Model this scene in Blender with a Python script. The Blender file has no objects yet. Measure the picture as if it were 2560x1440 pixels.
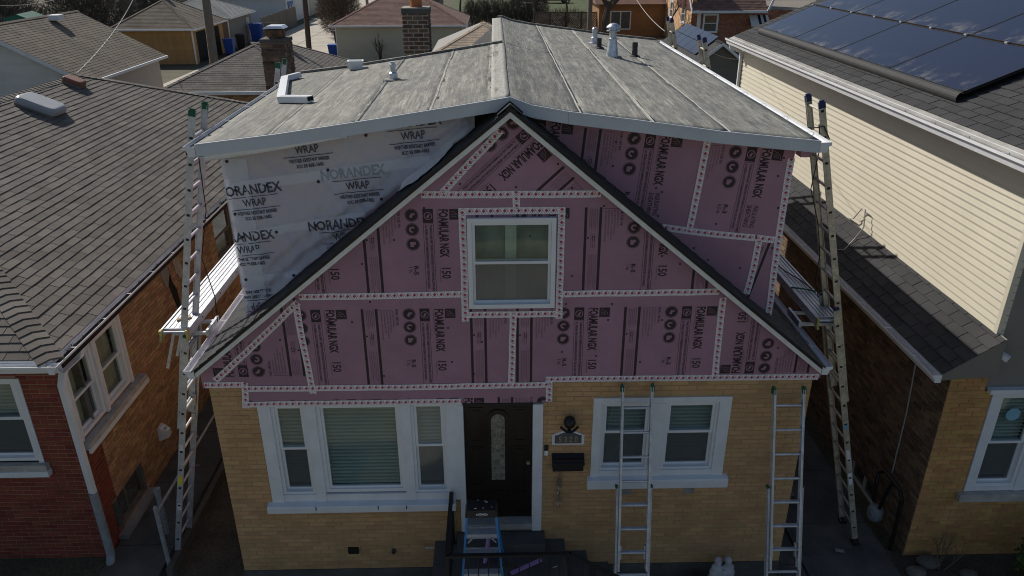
import bpy, bmesh, math, random
from mathutils import Vector, Matrix
from math import sin, cos, pi, radians, sqrt, atan2
random.seed(7)
sc = bpy.context.scene
C = sc.collection

# ---------------------------------------------------------------- camera, sky, sun, exposure
CAM = Vector((0, -7.8, 8.0)); FPX = 1900.0
_p, _y, _r = radians(24.5), radians(1.2), radians(0.15)
FW = Vector((sin(_y)*cos(_p), cos(_y)*cos(_p), -sin(_p)))
_R = Vector((cos(_y), -sin(_y), 0)); _U = _R.cross(FW)
RT = cos(_r)*_R - sin(_r)*_U; UP = sin(_r)*_R + cos(_r)*_U
cd = bpy.data.cameras.new('camera'); cam = bpy.data.objects.new('camera', cd); C.objects.link(cam)
cd.sensor_width = 36; cd.lens = 36*FPX/2560; cd.clip_start = .1; cd.clip_end = 1000
cam.matrix_world = Matrix(((RT.x, UP.x, -FW.x, CAM.x), (RT.y, UP.y, -FW.y, CAM.y), (RT.z, UP.z, -FW.z, CAM.z), (0, 0, 0, 1)))
sc.camera = cam
SUN = Vector((-.88, .95, 1.0)).normalized()          # towards the sun: behind and to the left of the house
w = bpy.data.worlds.new('World'); sc.world = w; w.use_nodes = True
nt = w.node_tree; sky = nt.nodes.new('ShaderNodeTexSky'); sky.sky_type = 'NISHITA'; sky.sun_disc = False
sky.sun_elevation = math.asin(SUN.z); sky.sun_rotation = atan2(SUN.x, SUN.y)
sky.air_density = 1.0; sky.dust_density = 1.3; sky.ozone_density = 1.2
nt.links.new(sky.outputs[0], nt.nodes['Background'].inputs[0]); nt.nodes['Background'].inputs[1].default_value = .068
sl = bpy.data.lights.new('sun', 'SUN'); so = bpy.data.objects.new('sun', sl); C.objects.link(so)
sl.energy = 4.0; sl.angle = radians(.53); sl.color = (1, .95, .87)
so.rotation_euler = (-SUN).to_track_quat('-Z', 'Y').to_euler(); so.location = (-20, 22, 30)
sc.view_settings.view_transform = 'Standard'; sc.view_settings.look = 'None'
sc.view_settings.exposure = 0.10; sc.view_settings.gamma = 1.0; sc.view_settings.use_curve_mapping = False
sc.render.engine = 'CYCLES'; sc.cycles.max_bounces = 8; sc.cycles.transparent_max_bounces = 12
sc.cycles.use_denoising = True; sc.cycles.filter_width = 1.05

def ray(x, y): return FW + RT*((x-1280)/FPX) - UP*((y-720)/FPX)
def on_y(x, y, Y): r = ray(x, y); return CAM + r*((Y-CAM.y)/r.y)
def on_x(x, y, X): r = ray(x, y); return CAM + r*((X-CAM.x)/r.x)
def on_z(x, y, Z): r = ray(x, y); return CAM + r*((Z-CAM.z)/r.z)
def project(P):
    d = P-CAM; z = d.dot(FW)
    return (1280+FPX*d.dot(RT)/z, 720-FPX*d.dot(UP)/z, z)
def score(P):                       # how large a small piece at P shows in the photograph
    x, y, z = project(P)
    return 1/z if z > 0 and 8 < x < 2552 and 8 < y < 1432 else 0

# ---------------------------------------------------------------- materials
MATS = {}
def nodes(name):
    m = bpy.data.materials.new(name); m.use_nodes = True; MATS[name] = m
    n = m.node_tree.nodes; return m, n, m.node_tree.links, n['Principled BSDF']
def mat(name, col, rough=.65, var=.15, scale=5, bump=0, bscale=80, rnd=0, metal=0, spec=.4, stretch=(1, 1, 1), col2=None, fine=0, hue=0):
    """one surface: base colour, broad mottling, per-piece variation, fine speckle and relief"""
    m, n, l, b = nodes(name)
    geo = n.new('ShaderNodeNewGeometry'); mp = n.new('ShaderNodeMapping'); mp.inputs['Scale'].default_value = stretch
    l.new(geo.outputs['Position'], mp.inputs[0])
    nz = n.new('ShaderNodeTexNoise'); nz.inputs['Scale'].default_value = scale; nz.inputs['Detail'].default_value = 7; nz.inputs['Roughness'].default_value = .62
    l.new(mp.outputs[0], nz.inputs['Vector'])
    cr = n.new('ShaderNodeValToRGB'); cr.color_ramp.elements[0].position = .34; cr.color_ramp.elements[1].position = .68
    c2 = col2 or tuple(c*(1+var) for c in col)
    c1 = col if col2 else tuple(c*(1-var) for c in col)
    cr.color_ramp.elements[0].color = (*c1, 1); cr.color_ramp.elements[1].color = (*c2, 1)
    l.new(nz.outputs['Fac'], cr.inputs[0]); out = cr.outputs[0]
    if rnd or hue:
        oi = n.new('ShaderNodeObjectInfo'); ad = n.new('ShaderNodeMath'); ad.operation = 'ADD'
        l.new(geo.outputs['Random Per Island'], ad.inputs[0]); l.new(oi.outputs['Random'], ad.inputs[1])
        fr = n.new('ShaderNodeMath'); fr.operation = 'FRACT'; l.new(ad.outputs[0], fr.inputs[0])
        mr = n.new('ShaderNodeMapRange'); mr.inputs['To Min'].default_value = 1-rnd; mr.inputs['To Max'].default_value = 1+rnd
        l.new(fr.outputs[0], mr.inputs[0])
        hs = n.new('ShaderNodeHueSaturation'); l.new(out, hs.inputs['Color']); l.new(mr.outputs[0], hs.inputs['Value'])
        if hue:
            m7 = n.new('ShaderNodeMath'); m7.operation = 'MULTIPLY'; m7.inputs[1].default_value = 7.31; l.new(fr.outputs[0], m7.inputs[0])
            f2 = n.new('ShaderNodeMath'); f2.operation = 'FRACT'; l.new(m7.outputs[0], f2.inputs[0])
            m2 = n.new('ShaderNodeMapRange'); m2.inputs['To Min'].default_value = .5-hue; m2.inputs['To Max'].default_value = .5+hue
            l.new(f2.outputs[0], m2.inputs[0]); l.new(m2.outputs[0], hs.inputs['Hue'])
        out = hs.outputs[0]
    if fine:
        n2 = n.new('ShaderNodeTexNoise'); n2.inputs['Scale'].default_value = bscale; n2.inputs['Detail'].default_value = 3
        l.new(geo.outputs['Position'], n2.inputs['Vector'])
        mr = n.new('ShaderNodeMapRange'); mr.inputs['From Min'].default_value = .3; mr.inputs['From Max'].default_value = .7
        mr.inputs['To Min'].default_value = 1-fine; mr.inputs['To Max'].default_value = 1+fine; l.new(n2.outputs['Fac'], mr.inputs[0])
        vm = n.new('ShaderNodeVectorMath'); vm.operation = 'SCALE'; l.new(out, vm.inputs[0]); l.new(mr.outputs[0], vm.inputs['Scale']); out = vm.outputs[0]
    l.new(out, b.inputs['Base Color'])
    b.inputs['Roughness'].default_value = rough; b.inputs['Metallic'].default_value = metal; b.inputs['Specular IOR Level'].default_value = spec
    if bump:
        n3 = n.new('ShaderNodeTexNoise'); n3.inputs['Scale'].default_value = bscale; n3.inputs['Detail'].default_value = 4
        l.new(mp.outputs[0], n3.inputs['Vector'])
        bp = n.new('ShaderNodeBump'); bp.inputs['Strength'].default_value = bump; bp.inputs['Distance'].default_value = .01
        l.new(n3.outputs['Fac'], bp.inputs['Height']); l.new(bp.outputs[0], b.inputs['Normal'])
    return m
def glass(name, tint=(.86, .90, .88), rough=.03, ior=1.52, mesh=0):
    m, n, l, b = nodes(name); n.remove(b)
    fr = n.new('ShaderNodeFresnel'); gb = n.new('ShaderNodeNewGeometry'); mr = n.new('ShaderNodeMapRange'); mr.inputs['To Min'].default_value = ior; mr.inputs['To Max'].default_value = 1/ior
    l.new(gb.outputs['Backfacing'], mr.inputs[0]); l.new(mr.outputs[0], fr.inputs['IOR'])      # both faces of a thin pane reflect alike
    tr = n.new('ShaderNodeBsdfTransparent'); tr.inputs[0].default_value = (*tint, 1)
    gl = n.new('ShaderNodeBsdfGlossy'); gl.inputs['Roughness'].default_value = rough; gl.inputs['Color'].default_value = (.95, .97, 1, 1)
    geo = n.new('ShaderNodeNewGeometry'); nz = n.new('ShaderNodeTexNoise'); nz.inputs['Scale'].default_value = 2.2
    l.new(geo.outputs['Position'], nz.inputs['Vector']); bp = n.new('ShaderNodeBump'); bp.inputs['Strength'].default_value = .03; bp.inputs['Distance'].default_value = .05
    l.new(nz.outputs['Fac'], bp.inputs['Height']); l.new(bp.outputs[0], gl.inputs['Normal'])
    if mesh:                      # insect screen behind the glass
        df = n.new('ShaderNodeBsdfDiffuse'); df.inputs[0].default_value = (.22, .23, .24, 1); m0 = n.new('ShaderNodeMixShader'); m0.inputs[0].default_value = mesh
        l.new(tr.outputs[0], m0.inputs[1]); l.new(df.outputs[0], m0.inputs[2]); tr = m0
    mx = n.new('ShaderNodeMixShader'); l.new(fr.outputs[0], mx.inputs[0]); l.new(tr.outputs[0], mx.inputs[1]); l.new(gl.outputs[0], mx.inputs[2])
    l.new(mx.outputs[0], n['Material Output'].inputs['Surface']); return m

# ---------------------------------------------------------------- mesh helpers
class MB:
    def __init__(s): s.v = []; s.f = []; s.uv = {}
    def poly(s, pts):
        i = len(s.v); s.v += [Vector(p) for p in pts]; s.f.append(tuple(range(i, i+len(pts)))); return s
    def hexa(s, p):                 # 8 corners: 0-3 bottom ring, 4-7 top ring
        i = len(s.v); s.v += [Vector(q) for q in p]
        s.f += [tuple(i+k for k in q) for q in ((3, 2, 1, 0), (4, 5, 6, 7), (0, 1, 5, 4), (1, 2, 6, 5), (2, 3, 7, 6), (3, 0, 4, 7))]; return s
    def box(s, x0, y0, z0, x1, y1, z1):
        return s.hexa([(x0, y0, z0), (x1, y0, z0), (x1, y1, z0), (x0, y1, z0), (x0, y0, z1), (x1, y0, z1), (x1, y1, z1), (x0, y1, z1)])
    def fbox(s, fr, u0, u1, z0, z1, n0, n1):
        q = fr.pt
        return s.hexa([q(u0, z0, n1), q(u1, z0, n1), q(u1, z0, n0), q(u0, z0, n0), q(u0, z1, n1), q(u1, z1, n1), q(u1, z1, n0), q(u0, z1, n0)])
    def beam(s, p, q, w, h, up=(0, 0, 1)):
        p, q, up = Vector(p), Vector(q), Vector(up); d = (q-p).normalized()
        a = d.cross(up).normalized(); b = a.cross(d); a *= w/2; b *= h/2
        return s.hexa([p-a-b, p+a-b, q+a-b, q-a-b, p-a+b, p+a+b, q+a+b, q-a+b])
    def prism(s, ring, off):        # closed polygon (3-D points) swept by off
        off = Vector(off); i = len(s.v); n = len(ring)
        s.v += [Vector(p) for p in ring]+[Vector(p)+off for p in ring]
        s.f += [tuple(range(i+n-1, i-1, -1)), tuple(range(i+n, i+2*n))]
        s.f += [(i+k, i+(k+1) % n, i+n+(k+1) % n, i+n+k) for k in range(n)]; return s
    def tube(s, pts, r, n=6, r2=None, caps=True):
        pts = [Vector(p) for p in pts]; base = len(s.v); k = len(pts); a = None
        for j, p in enumerate(pts):
            d = (pts[min(j+1, k-1)]-pts[max(j-1, 0)]).normalized()
            if a is None: a = d.orthogonal().normalized()
            else: a = (a-d*a.dot(d)).normalized()
            b = d.cross(a); rr = r if r2 is None else r+(r2-r)*j/(k-1)
            s.v += [p+a*(cos(2*pi*t/n)*rr)+b*(sin(2*pi*t/n)*rr) for t in range(n)]
        for j in range(k-1):
            for t in range(n):
                i0 = base+j*n; s.f.append((i0+t, i0+(t+1) % n, i0+n+(t+1) % n, i0+n+t))
        if caps: s.f += [tuple(base+t for t in reversed(range(n))), tuple(base+(k-1)*n+t for t in range(n))]
        return s
    def lathe(s, c, prof, n=12):    # profile of (radius, height) turned about the vertical through c
        c = Vector(c); base = len(s.v)
        for r, z in prof: s.v += [c+Vector((r*cos(2*pi*t/n), r*sin(2*pi*t/n), z)) for t in range(n)]
        for j in range(len(prof)-1):
            for t in range(n):
                i0 = base+j*n; s.f.append((i0+t, i0+(t+1) % n, i0+n+(t+1) % n, i0+n+t))
        s.f += [tuple(base+t for t in reversed(range(n))), tuple(base+(len(prof)-1)*n+t for t in range(n))]; return s
    def mesh(s, name, smooth=False):
        me = bpy.data.meshes.new(name); me.from_pydata([tuple(v) for v in s.v], [], s.f)
        if smooth:
            for p in me.polygons: p.use_smooth = True
        if s.uv:
            uvl = me.uv_layers.new(name='UVMap')
            for p in me.polygons:
                for li in p.loop_indices: uvl.data[li].uv = s.uv.get(me.loops[li].vertex_index, (0, 0))
        return me
    def build(s, name, m, parent=None, smooth=False, kind=None, label=None):
        return link(s.mesh(name, smooth), name, m, parent, kind, label)
def link(me, name, m, parent=None, kind=None, label=None):
    if m is not None and not me.materials: me.materials.append(MATS[m] if isinstance(m, str) else m)
    o = bpy.data.objects.new(name, me); C.objects.link(o); adopt(o, parent)
    if kind: o['kind'] = kind
    if label: o['label'] = label
    return o
def adopt(o, parent):
    if parent is not None:
        o.parent = parent
        o.matrix_parent_inverse = Matrix.Translation(-Vector(parent.location)) if parent.type == 'EMPTY' else Matrix()
def thing(name, label, cat, loc=(0, 0, 0), group=None):
    o = bpy.data.objects.new(name, None); o.empty_display_size = .2; C.objects.link(o); o.location = loc
    o['label'] = label; o['category'] = cat
    if group: o['group'] = group
    return o
def tag(o, label, cat, group=None):
    o['label'] = label; o['category'] = cat
    if group: o['group'] = group
    return o
def copy_tree(root, off, label, group=None):
    r = root.copy(); C.objects.link(r); r.location = Vector(root.location)+Vector(off); r['label'] = label
    if group: r['group'] = group
    for ch in root.children:
        c = ch.copy(); C.objects.link(c); c.parent = r
        for g in ch.children:
            d = g.copy(); C.objects.link(d); d.parent = c
    return r
class Fr:                            # frame on a vertical wall: u along it, z up, n outwards
    def __init__(s, o, u, n): s.o = Vector((o[0], o[1], 0)); s.u = Vector((u[0], u[1], 0)).normalized(); s.n = Vector((n[0], n[1], 0)).normalized()
    def pt(s, u, z, n=0): return s.o+s.u*u+s.n*n+Vector((0, 0, z))

def clip2(poly, a, b):               # keep the part of poly to the left of a->b
    out = []; n = len(poly)
    sd = lambda p: (b[0]-a[0])*(p[1]-a[1])-(b[1]-a[1])*(p[0]-a[0])
    for i in range(n):
        p, q = poly[i], poly[(i+1) % n]; sp, sq = sd(p), sd(q)
        if sp >= 0: out.append(p)
        if sp*sq < 0:
            t = sp/(sp-sq); out.append((p[0]+(q[0]-p[0])*t, p[1]+(q[1]-p[1])*t))
    return out
def area2(p): return .5*sum(p[i][0]*p[(i+1) % len(p)][1]-p[(i+1) % len(p)][0]*p[i][1] for i in range(len(p))) if len(p) > 2 else 0
def clip_conv(poly, conv):
    if area2(conv) < 0: conv = conv[::-1]
    for i in range(len(conv)):
        if len(poly) < 3: return []
        poly = clip2(poly, conv[i], conv[(i+1) % len(conv)])
    return poly

def brick_wall(parent, fr, W, z0, z1, holes, m, mortar, n_ind=0, bl=.203, bh=.0575, gap=.0095, proud=.008, reveal=.14, u_start=0, cut=None, brick='brick', wall='wall', course0=0):
    """wall slab with openings, and bricks laid in running bond on its face; the largest in view are parts of their own"""
    us = sorted({0, W, *[h[0] for h in holes], *[h[1] for h in holes]}); zs = sorted({z0, z1, *[h[2] for h in holes], *[h[3] for h in holes]})
    us = [u for u in us if 0 <= u <= W]; zs = [z for z in zs if z0 <= z <= z1]
    mb = MB()
    for i in range(len(us)-1):
        for j in range(len(zs)-1):
            uc, zc = (us[i]+us[i+1])/2, (zs[j]+zs[j+1])/2
            if any(h[0] < uc < h[1] and h[2] < zc < h[3] for h in holes): continue
            mb.poly([fr.pt(us[i], zs[j]), fr.pt(us[i+1], zs[j]), fr.pt(us[i+1], zs[j+1]), fr.pt(us[i], zs[j+1])])
    for (a, b, c, d) in holes:
        for (p, q, r_, s_) in ((a, c, a, d), (b, d, b, c), (a, d, b, d), (b, c, a, c)):
            mb.poly([fr.pt(p, q), fr.pt(r_, s_), fr.pt(r_, s_, -reveal), fr.pt(p, q, -reveal)])
    mb.build(wall, mortar, parent)
    full, rest = [], MB(); k = 0; z = z0+gap*.5
    while z < z1-.012:
        v0, v1 = z, min(z+bh, z1); iv = [(0, W)]
        for h in holes:
            if h[2] < v1-.012 and h[3] > v0+.012:
                iv = [x for (a, b) in iv for x in ((a, min(b, h[0])), (max(a, h[1]), b)) if x[1]-x[0] > .03]
        u = -((k+course0) % 2)*(bl+gap)/2+u_start-random.uniform(0, .004)
        while u < W:
            for (a, b) in iv:
                p, q = max(u, a), min(u+bl, b)
                if q-p < .03: continue
                pr = proud*random.uniform(.55, 1.15); c = fr.pt((p+q)/2, (v0+v1)/2)
                if cut and not cut((p+q)/2, (v0+v1)/2): continue
                j = random.uniform(-.0012, .0012)
                if q-p > bl-.001 and v1-v0 > bh-.001: full.append((score(c), p, q, v0+j, v1+j, pr))
                else: addbrick(rest, fr, p, q, v0, v1, pr)
            u += bl+gap
        z += bh+gap; k += 1
    full.sort(key=lambda t: -t[0]); n_ind = min(n_ind, sum(1 for t in full if t[0] > 0))
    for t in full[n_ind:]: addbrick(rest, fr, *t[1:])
    if n_ind:
        mb = MB(); e = .0022
        addbrick(mb, Fr((0, 0), fr.u, fr.n), -bl/2, bl/2, -bh/2, bh/2, proud)
        me = mb.mesh(brick); me.materials.append(MATS[m])
        for t in full[:n_ind]:
            o = link(me, brick, None, None); o.location = fr.pt((t[1]+t[2])/2, (t[3]+t[4])/2, t[5]-proud); adopt(o, parent)
    if rest.v: rest.build('brickwork', m, parent, kind='stuff')
def addbrick(mb, fr, p, q, a, b, pr):
    e = .0025; P = fr.pt; i = len(mb.v)
    mb.v += [P(p, a), P(q, a), P(q, b), P(p, b), P(p+e, a+e, pr), P(q-e, a+e, pr), P(q-e, b-e, pr), P(p+e, b-e, pr)]
    mb.f += [(i+4, i+5, i+6, i+7), (i, i+1, i+5, i+4), (i+1, i+2, i+6, i+5), (i+2, i+3, i+7, i+6), (i+3, i, i+4, i+7)]

def shingles(parent, O, ud, vd, polys, m, n_ind=0, tab=.305, exp=.142, th=.011, skip=None, name='shingle', rest='shingling', gap=.005, stagger=.5):
    """courses of tabs with a thick lower edge, laid up a roof plane; the largest in view are parts of their own"""
    O, ud, vd = Vector(O), Vector(ud).normalized(), Vector(vd).normalized(); nd = ud.cross(vd)
    if nd.z < 0: nd = -nd
    e = exp+.012; full, mb = [], MB()
    for poly in polys:
        u0 = min(p[0] for p in poly); u1 = max(p[0] for p in poly); v0 = min(p[1] for p in poly); v1 = max(p[1] for p in poly)
        k0 = int(math.floor(v0/exp)); k = k0
        while k*exp < v1:
            rr = random.Random(k*7919); u = u0-(k*stagger % 1)*tab-rr.uniform(0, .05)
            while u < u1:
                w = tab-gap; R = [(u, k*exp), (u+w, k*exp), (u+w, k*exp+e), (u, k*exp+e)]
                c = O+ud*(u+w/2)+vd*(k*exp+e/2)
                if not (skip and skip(c)):
                    Q = clip_conv(R, poly)
                    if len(Q) == 4 and abs(area2(Q))-w*e > -1e-6: full.append((score(c), u, k*exp))
                    elif len(Q) > 2 and abs(area2(Q)) > .002:
                        H = lambda v: th*max(.06, 1-(v-k*exp)/e)
                        top = [O+ud*a+vd*b+nd*H(b) for a, b in Q]; i = len(mb.v); n = len(Q)
                        mb.v += top+[O+ud*a+vd*b-nd*.002 for a, b in Q]; mb.f.append(tuple(range(i, i+n)))
                        mb.f += [(i+n+t, i+n+(t+1) % n, i+(t+1) % n, i+t) for t in range(n)]
                u += tab
            k += 1
    full.sort(key=lambda t: -t[0]); n_ind = min(n_ind, sum(1 for t in full if t[0] > 0)); w = tab-gap
    loc = [(0, 0, 0), (w, 0, 0), (w, 0, th), (0, 0, th), (0, e, .0008), (w, e, .0008)]; fc = [(3, 2, 5, 4), (0, 1, 2, 3), (0, 3, 4), (1, 5, 2)]
    for s_, u, v in full[n_ind:]:
        i = len(mb.v); dz = random.uniform(-.22, .25)*th; dy = random.uniform(-.003, .003)
        mb.v += [O+ud*(u+a)+vd*(v+b+(dy if b == 0 else 0))+nd*(c+(dz if c > .005 else 0)) for a, b, c in loc]; mb.f += [tuple(i+t for t in q) for q in fc]
    if mb.v: mb.build(rest, m, parent, kind='stuff')
    if n_ind:
        q = MB(); q.v = [ud*a+vd*b+nd*c for a, b, c in loc]; q.f = fc; me = q.mesh(name); me.materials.append(MATS[m])
        for s_, u, v in full[:n_ind]:
            o = link(me, name, None, None); o.location = O+ud*u+vd*(v+random.uniform(-.003, .003))+nd*random.uniform(-.2, .22)*th; adopt(o, parent)

# flat lettering and print, as 2-D meshes
_tc = {}
def text2(s, size, xs=1.0, bold=0.0, align='LEFT'):
    key = (s, size, xs, bold, align)
    if key not in _tc:
        cu = bpy.data.curves.new('t', 'FONT'); cu.body = s; cu.size = size; cu.offset = bold; cu.resolution_u = 2; cu.align_x = align
        ob = bpy.data.objects.new('t', cu); me = bpy.data.meshes.new_from_object(ob)
        _tc[key] = ([(v.co.x*xs, v.co.y) for v in me.vertices], [tuple(p.vertices) for p in me.polygons])
        bpy.data.objects.remove(ob); bpy.data.meshes.remove(me); bpy.data.curves.remove(cu)
    return _tc[key]
def width2(t): return max(p[0] for p in t[0])-min(p[0] for p in t[0])
class P2:                            # a 2-D drawing made of faces
    def __init__(s): s.v = []; s.f = []
    def add(s, vf, fn):
        i = len(s.v); s.v += [fn(*p) for p in vf[0]]; s.f += [tuple(i+k for k in q) for q in vf[1]]; return s
    def rect(s, x0, y0, x1, y1): return s.add(([(x0, y0), (x1, y0), (x1, y1), (x0, y1)], [(0, 1, 2, 3)]), lambda x, y: (x, y))
    def frame(s, x0, y0, x1, y1, t): s.rect(x0, y0, x0+t, y1); s.rect(x1-t, y0, x1, y1); s.rect(x0+t, y0, x1-t, y0+t); return s.rect(x0+t, y1-t, x1-t, y1)
    def disc(s, x, y, r, n=20): return s.add(([(x+r*cos(2*pi*k/n), y+r*sin(2*pi*k/n)) for k in range(n)], [tuple(range(n))]), lambda a, b: (a, b))
    def ring(s, x, y, r, t, a0=0, a1=2*pi, n=22):
        v = []; f = []
        for k in range(n+1):
            a = a0+(a1-a0)*k/n; v += [(x+r*cos(a), y+r*sin(a)), (x+(r-t)*cos(a), y+(r-t)*sin(a))]
            if k: f.append((2*k-2, 2*k, 2*k+1, 2*k-1))
        return s.add((v, f), lambda a, b: (a, b))
    def down(s, txt, size, x, y, xs=1.0, bold=0.0, fit=None):       # text read downwards, letter tops to the right
        t = text2(txt, size, xs, bold); k = fit/width2(t) if fit else 1.0
        return s.add(t, lambda a, b: (x+b, y-a*k))
    def line(s, txt, size, x, y, xs=1.0, bold=0.0, fit=None, center=False):
        t = text2(txt, size, xs, bold, 'CENTER' if center else 'LEFT'); k = fit/width2(t) if fit else 1.0
        return s.add(t, lambda a, b: (x+a*k, y+b))
    def clipped(s, conv, holes=()):
        bm = bmesh.new(); vs = [bm.verts.new((x, y, 0)) for x, y in s.v]
        for q in s.f:
            try: bm.faces.new([vs[k] for k in q])
            except ValueError: pass
        if area2(conv) < 0: conv = conv[::-1]
        def cut(a, b, clear):
            n = Vector((b[1]-a[1], -(b[0]-a[0]), 0))
            bmesh.ops.bisect_plane(bm, geom=bm.verts[:]+bm.edges[:]+bm.faces[:], plane_co=(a[0], a[1], 0), plane_no=n, clear_outer=clear)
        for i in range(len(conv)): cut(conv[i], conv[(i+1) % len(conv)], True)
        for (x0, y0, x1, y1) in holes:
            for a, b in (((x0, y0), (x1, y0)), ((x1, y0), (x1, y1)), ((x1, y1), (x0, y1)), ((x0, y1), (x0, y0))): cut(a, b, False)
            kill = [q for q in bm.faces if x0 < q.calc_center_median().x < x1 and y0 < q.calc_center_median().y < y1]
            bmesh.ops.delete(bm, geom=kill, context='FACES')
        bm.verts.ensure_lookup_table(); bm.verts.index_update()
        r = P2(); r.v = [(v.co.x, v.co.y) for v in bm.verts]; r.f = [tuple(v.index for v in q.verts) for q in bm.faces]; bm.free(); return r
    def diced(s, step):
        bm = bmesh.new(); vs = [bm.verts.new((x, y, 0)) for x, y in s.v]
        for q in s.f:
            try: bm.faces.new([vs[k] for k in q])
            except ValueError: pass
        for ax in (0, 1):
            c = [p[ax] for p in s.v]; k = min(c)+step
            while k < max(c):
                n = Vector((1, 0, 0)) if ax == 0 else Vector((0, 1, 0)); bmesh.ops.bisect_plane(bm, geom=bm.verts[:]+bm.edges[:]+bm.faces[:], plane_co=n*k, plane_no=n); k += step
        bm.verts.index_update(); r = P2(); r.v = [(v.co.x, v.co.y) for v in bm.verts]; r.f = [tuple(v.index for v in q.verts) for q in bm.faces]; bm.free(); return r
    def build(s, name, m, fn, parent):
        if not s.f: return None
        mb = MB(); mb.v = [Vector(fn(x, y)) for x, y in s.v]; mb.f = s.f
        return mb.build(name, m, parent, kind='stuff')
    def moved(s, fn):
        r = P2(); r.v = [fn(x, y) for x, y in s.v]; r.f = s.f; return r

# ---------------------------------------------------------------- surfaces
mat('mortar_tan', (.42, .285, .155), .9, .12, 9, bump=.3)
mat('mortar_grey', (.21, .185, .155), .9, .15, 9, bump=.3)
mat('mortar_dark', (.17, .14, .12), .9, .2, 7, bump=.3)
mat('mortar_red', (.34, .2, .15), .9, .2, 7, bump=.3)
mat('brick_tan', (.51, .315, .155), .85, .12, 2.2, bump=.35, bscale=120, rnd=.11, hue=.007, fine=.1)
mat('brick_orange', (.40, .245, .13), .85, .13, 9, bump=.5, bscale=90, rnd=.26, hue=.02, fine=.15)
mat('brick_red', (.21, .05, .03), .8, .15, 4, bump=.35, bscale=120, rnd=.2, hue=.01, fine=.1)
mat('brick_honey', (.5, .275, .1), .82, .14, 4, bump=.35, bscale=120, rnd=.16, hue=.012, fine=.1)
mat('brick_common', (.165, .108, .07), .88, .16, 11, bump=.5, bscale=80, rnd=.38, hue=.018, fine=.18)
mat('brick_sooty', (.15, .095, .065), .88, .4, 5, bump=.5, bscale=80, rnd=.4, hue=.02, fine=.18)
mat('brick_umber', (.12, .075, .05), .9, .35, 12, bump=.6, bscale=60, rnd=.3, hue=.02, fine=.2)
mat('brick_far', (.36, .13, .07), .85, .25, 5, rnd=.25, hue=.015)
mat('brick_peach', (.6, .36, .2), .85, .2, 5, rnd=.2, hue=.015)
mat('mortar_pale', (.42, .38, .33), .9, .2, 15, bump=.4)
mat('concrete', (.3, .29, .27), .9, .25, 1.6, bump=.25, bscale=60, fine=.12)
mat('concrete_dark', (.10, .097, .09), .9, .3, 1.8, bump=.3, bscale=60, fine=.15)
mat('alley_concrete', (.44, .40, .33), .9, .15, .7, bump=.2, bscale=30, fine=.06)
mat('stone_sill', (.42, .40, .37), .85, .2, 6, bump=.3, fine=.12)
mat('soil', (.055, .045, .035), .95, .4, 2.5, bump=.8, bscale=25, fine=.3, col2=(.10, .085, .06))
mat('lawn', (.06, .058, .032), .95, .3, .5, bump=.8, bscale=18, fine=.35, col2=(.12, .105, .065))
mat('lawn_green', (.065, .085, .03), .95, .3, .8, bump=.8, bscale=18, fine=.3)
mat('foam_pink', (.37, .208, .278), .7, .085, 2.1, bump=.12, bscale=9, rnd=.05, fine=.025)
mat('foam_violet', (.42, .27, .55), .8, .1, 5)
mat('print_ink', (.042, .026, .032), .7, .1, 9)
mat('print_ghost', (.42, .21, .27), .8, .1, 9)
mat('wrap_ink', (.055, .06, .085), .6, .1, 9)
mat('wrap_ink_faint', (.30, .33, .40), .6, .1, 9)
mat('white_trim', (.70, .72, .75), .5, .07, 4, bump=.06, fine=.03)
mat('white_metal', (.72, .73, .75), .38, .06, 3, fine=.03)
mat('white_vinyl', (.74, .76, .78), .42, .04, 3)
mat('fascia_metal', (.52, .56, .62), .42, .08, 1.7, bump=.05, bscale=4)
mat('cream_wood', (.70, .70, .67), .6, .1, 6, bump=.1, fine=.05)
mat('shingle_black', (.035, .036, .038), .92, .2, 5, bump=.5, bscale=220, rnd=.25, fine=.3)
mat('shingle_grey', (.135, .13, .125), .95, .12, 2.2, bump=.6, bscale=220, rnd=.14, fine=.22)
mat('shingle_slate', (.2, .21, .21), .95, .12, 3, bump=.5, bscale=220, rnd=.12, fine=.2)
mat('shingle_brown', (.150, .133, .115), .95, .16, 1.4, bump=.6, bscale=220, rnd=.2, hue=.012, fine=.25)
mat('shingle_umber', (.16, .13, .10), .95, .25, .9, bump=.5, bscale=200, rnd=.12, fine=.2)
mat('shingle_rust', (.21, .125, .10), .95, .15, 2, bump=.5, bscale=200, rnd=.15, hue=.01, fine=.15)
mat('shingle_tan', (.46, .36, .26), .95, .15, 2, rnd=.14, fine=.15)
mat('shingle_charcoal', (.046, .046, .048), .95, .15, 2, bump=.5, bscale=220, rnd=.14, fine=.25)
mat('siding_cream', (.60, .56, .45), .55, .035, 1.2, rnd=.02, fine=.02)
mat('siding_grey', (.20, .185, .165), .6, .05, 2, rnd=.03)
mat('siding_taupe', (.17, .155, .13), .65, .06, 2, rnd=.04)
mat('siding_white', (.62, .6, .56), .6, .06, 2, rnd=.03)
mat('siding_beige', (.52, .47, .36), .6, .05, 2, rnd=.03)
mat('siding_rose', (.50, .42, .36), .6, .05, 2, rnd=.03)
mat('siding_orange', (.42, .235, .085), .75, .15, 3, stretch=(1, 1, .15), rnd=.06)
mat('siding_brown', (.28, .145, .06), .7, .12, 3, rnd=.08)
mat('aluminium', (.52, .54, .58), .42, .16, 8, metal=.45, bump=.08, bscale=40, fine=.1)
mat('aluminium_dirty', (.52, .48, .40), .5, .25, 9, metal=.55, bump=.12, bscale=40, fine=.2)
mat('aluminium_plank', (.52, .54, .57), .5, .14, 10, metal=.45, bump=.3, bscale=90, fine=.06)
mat('galvanized', (.56, .60, .66), .35, .2, 10, metal=.7, bump=.1)
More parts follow.
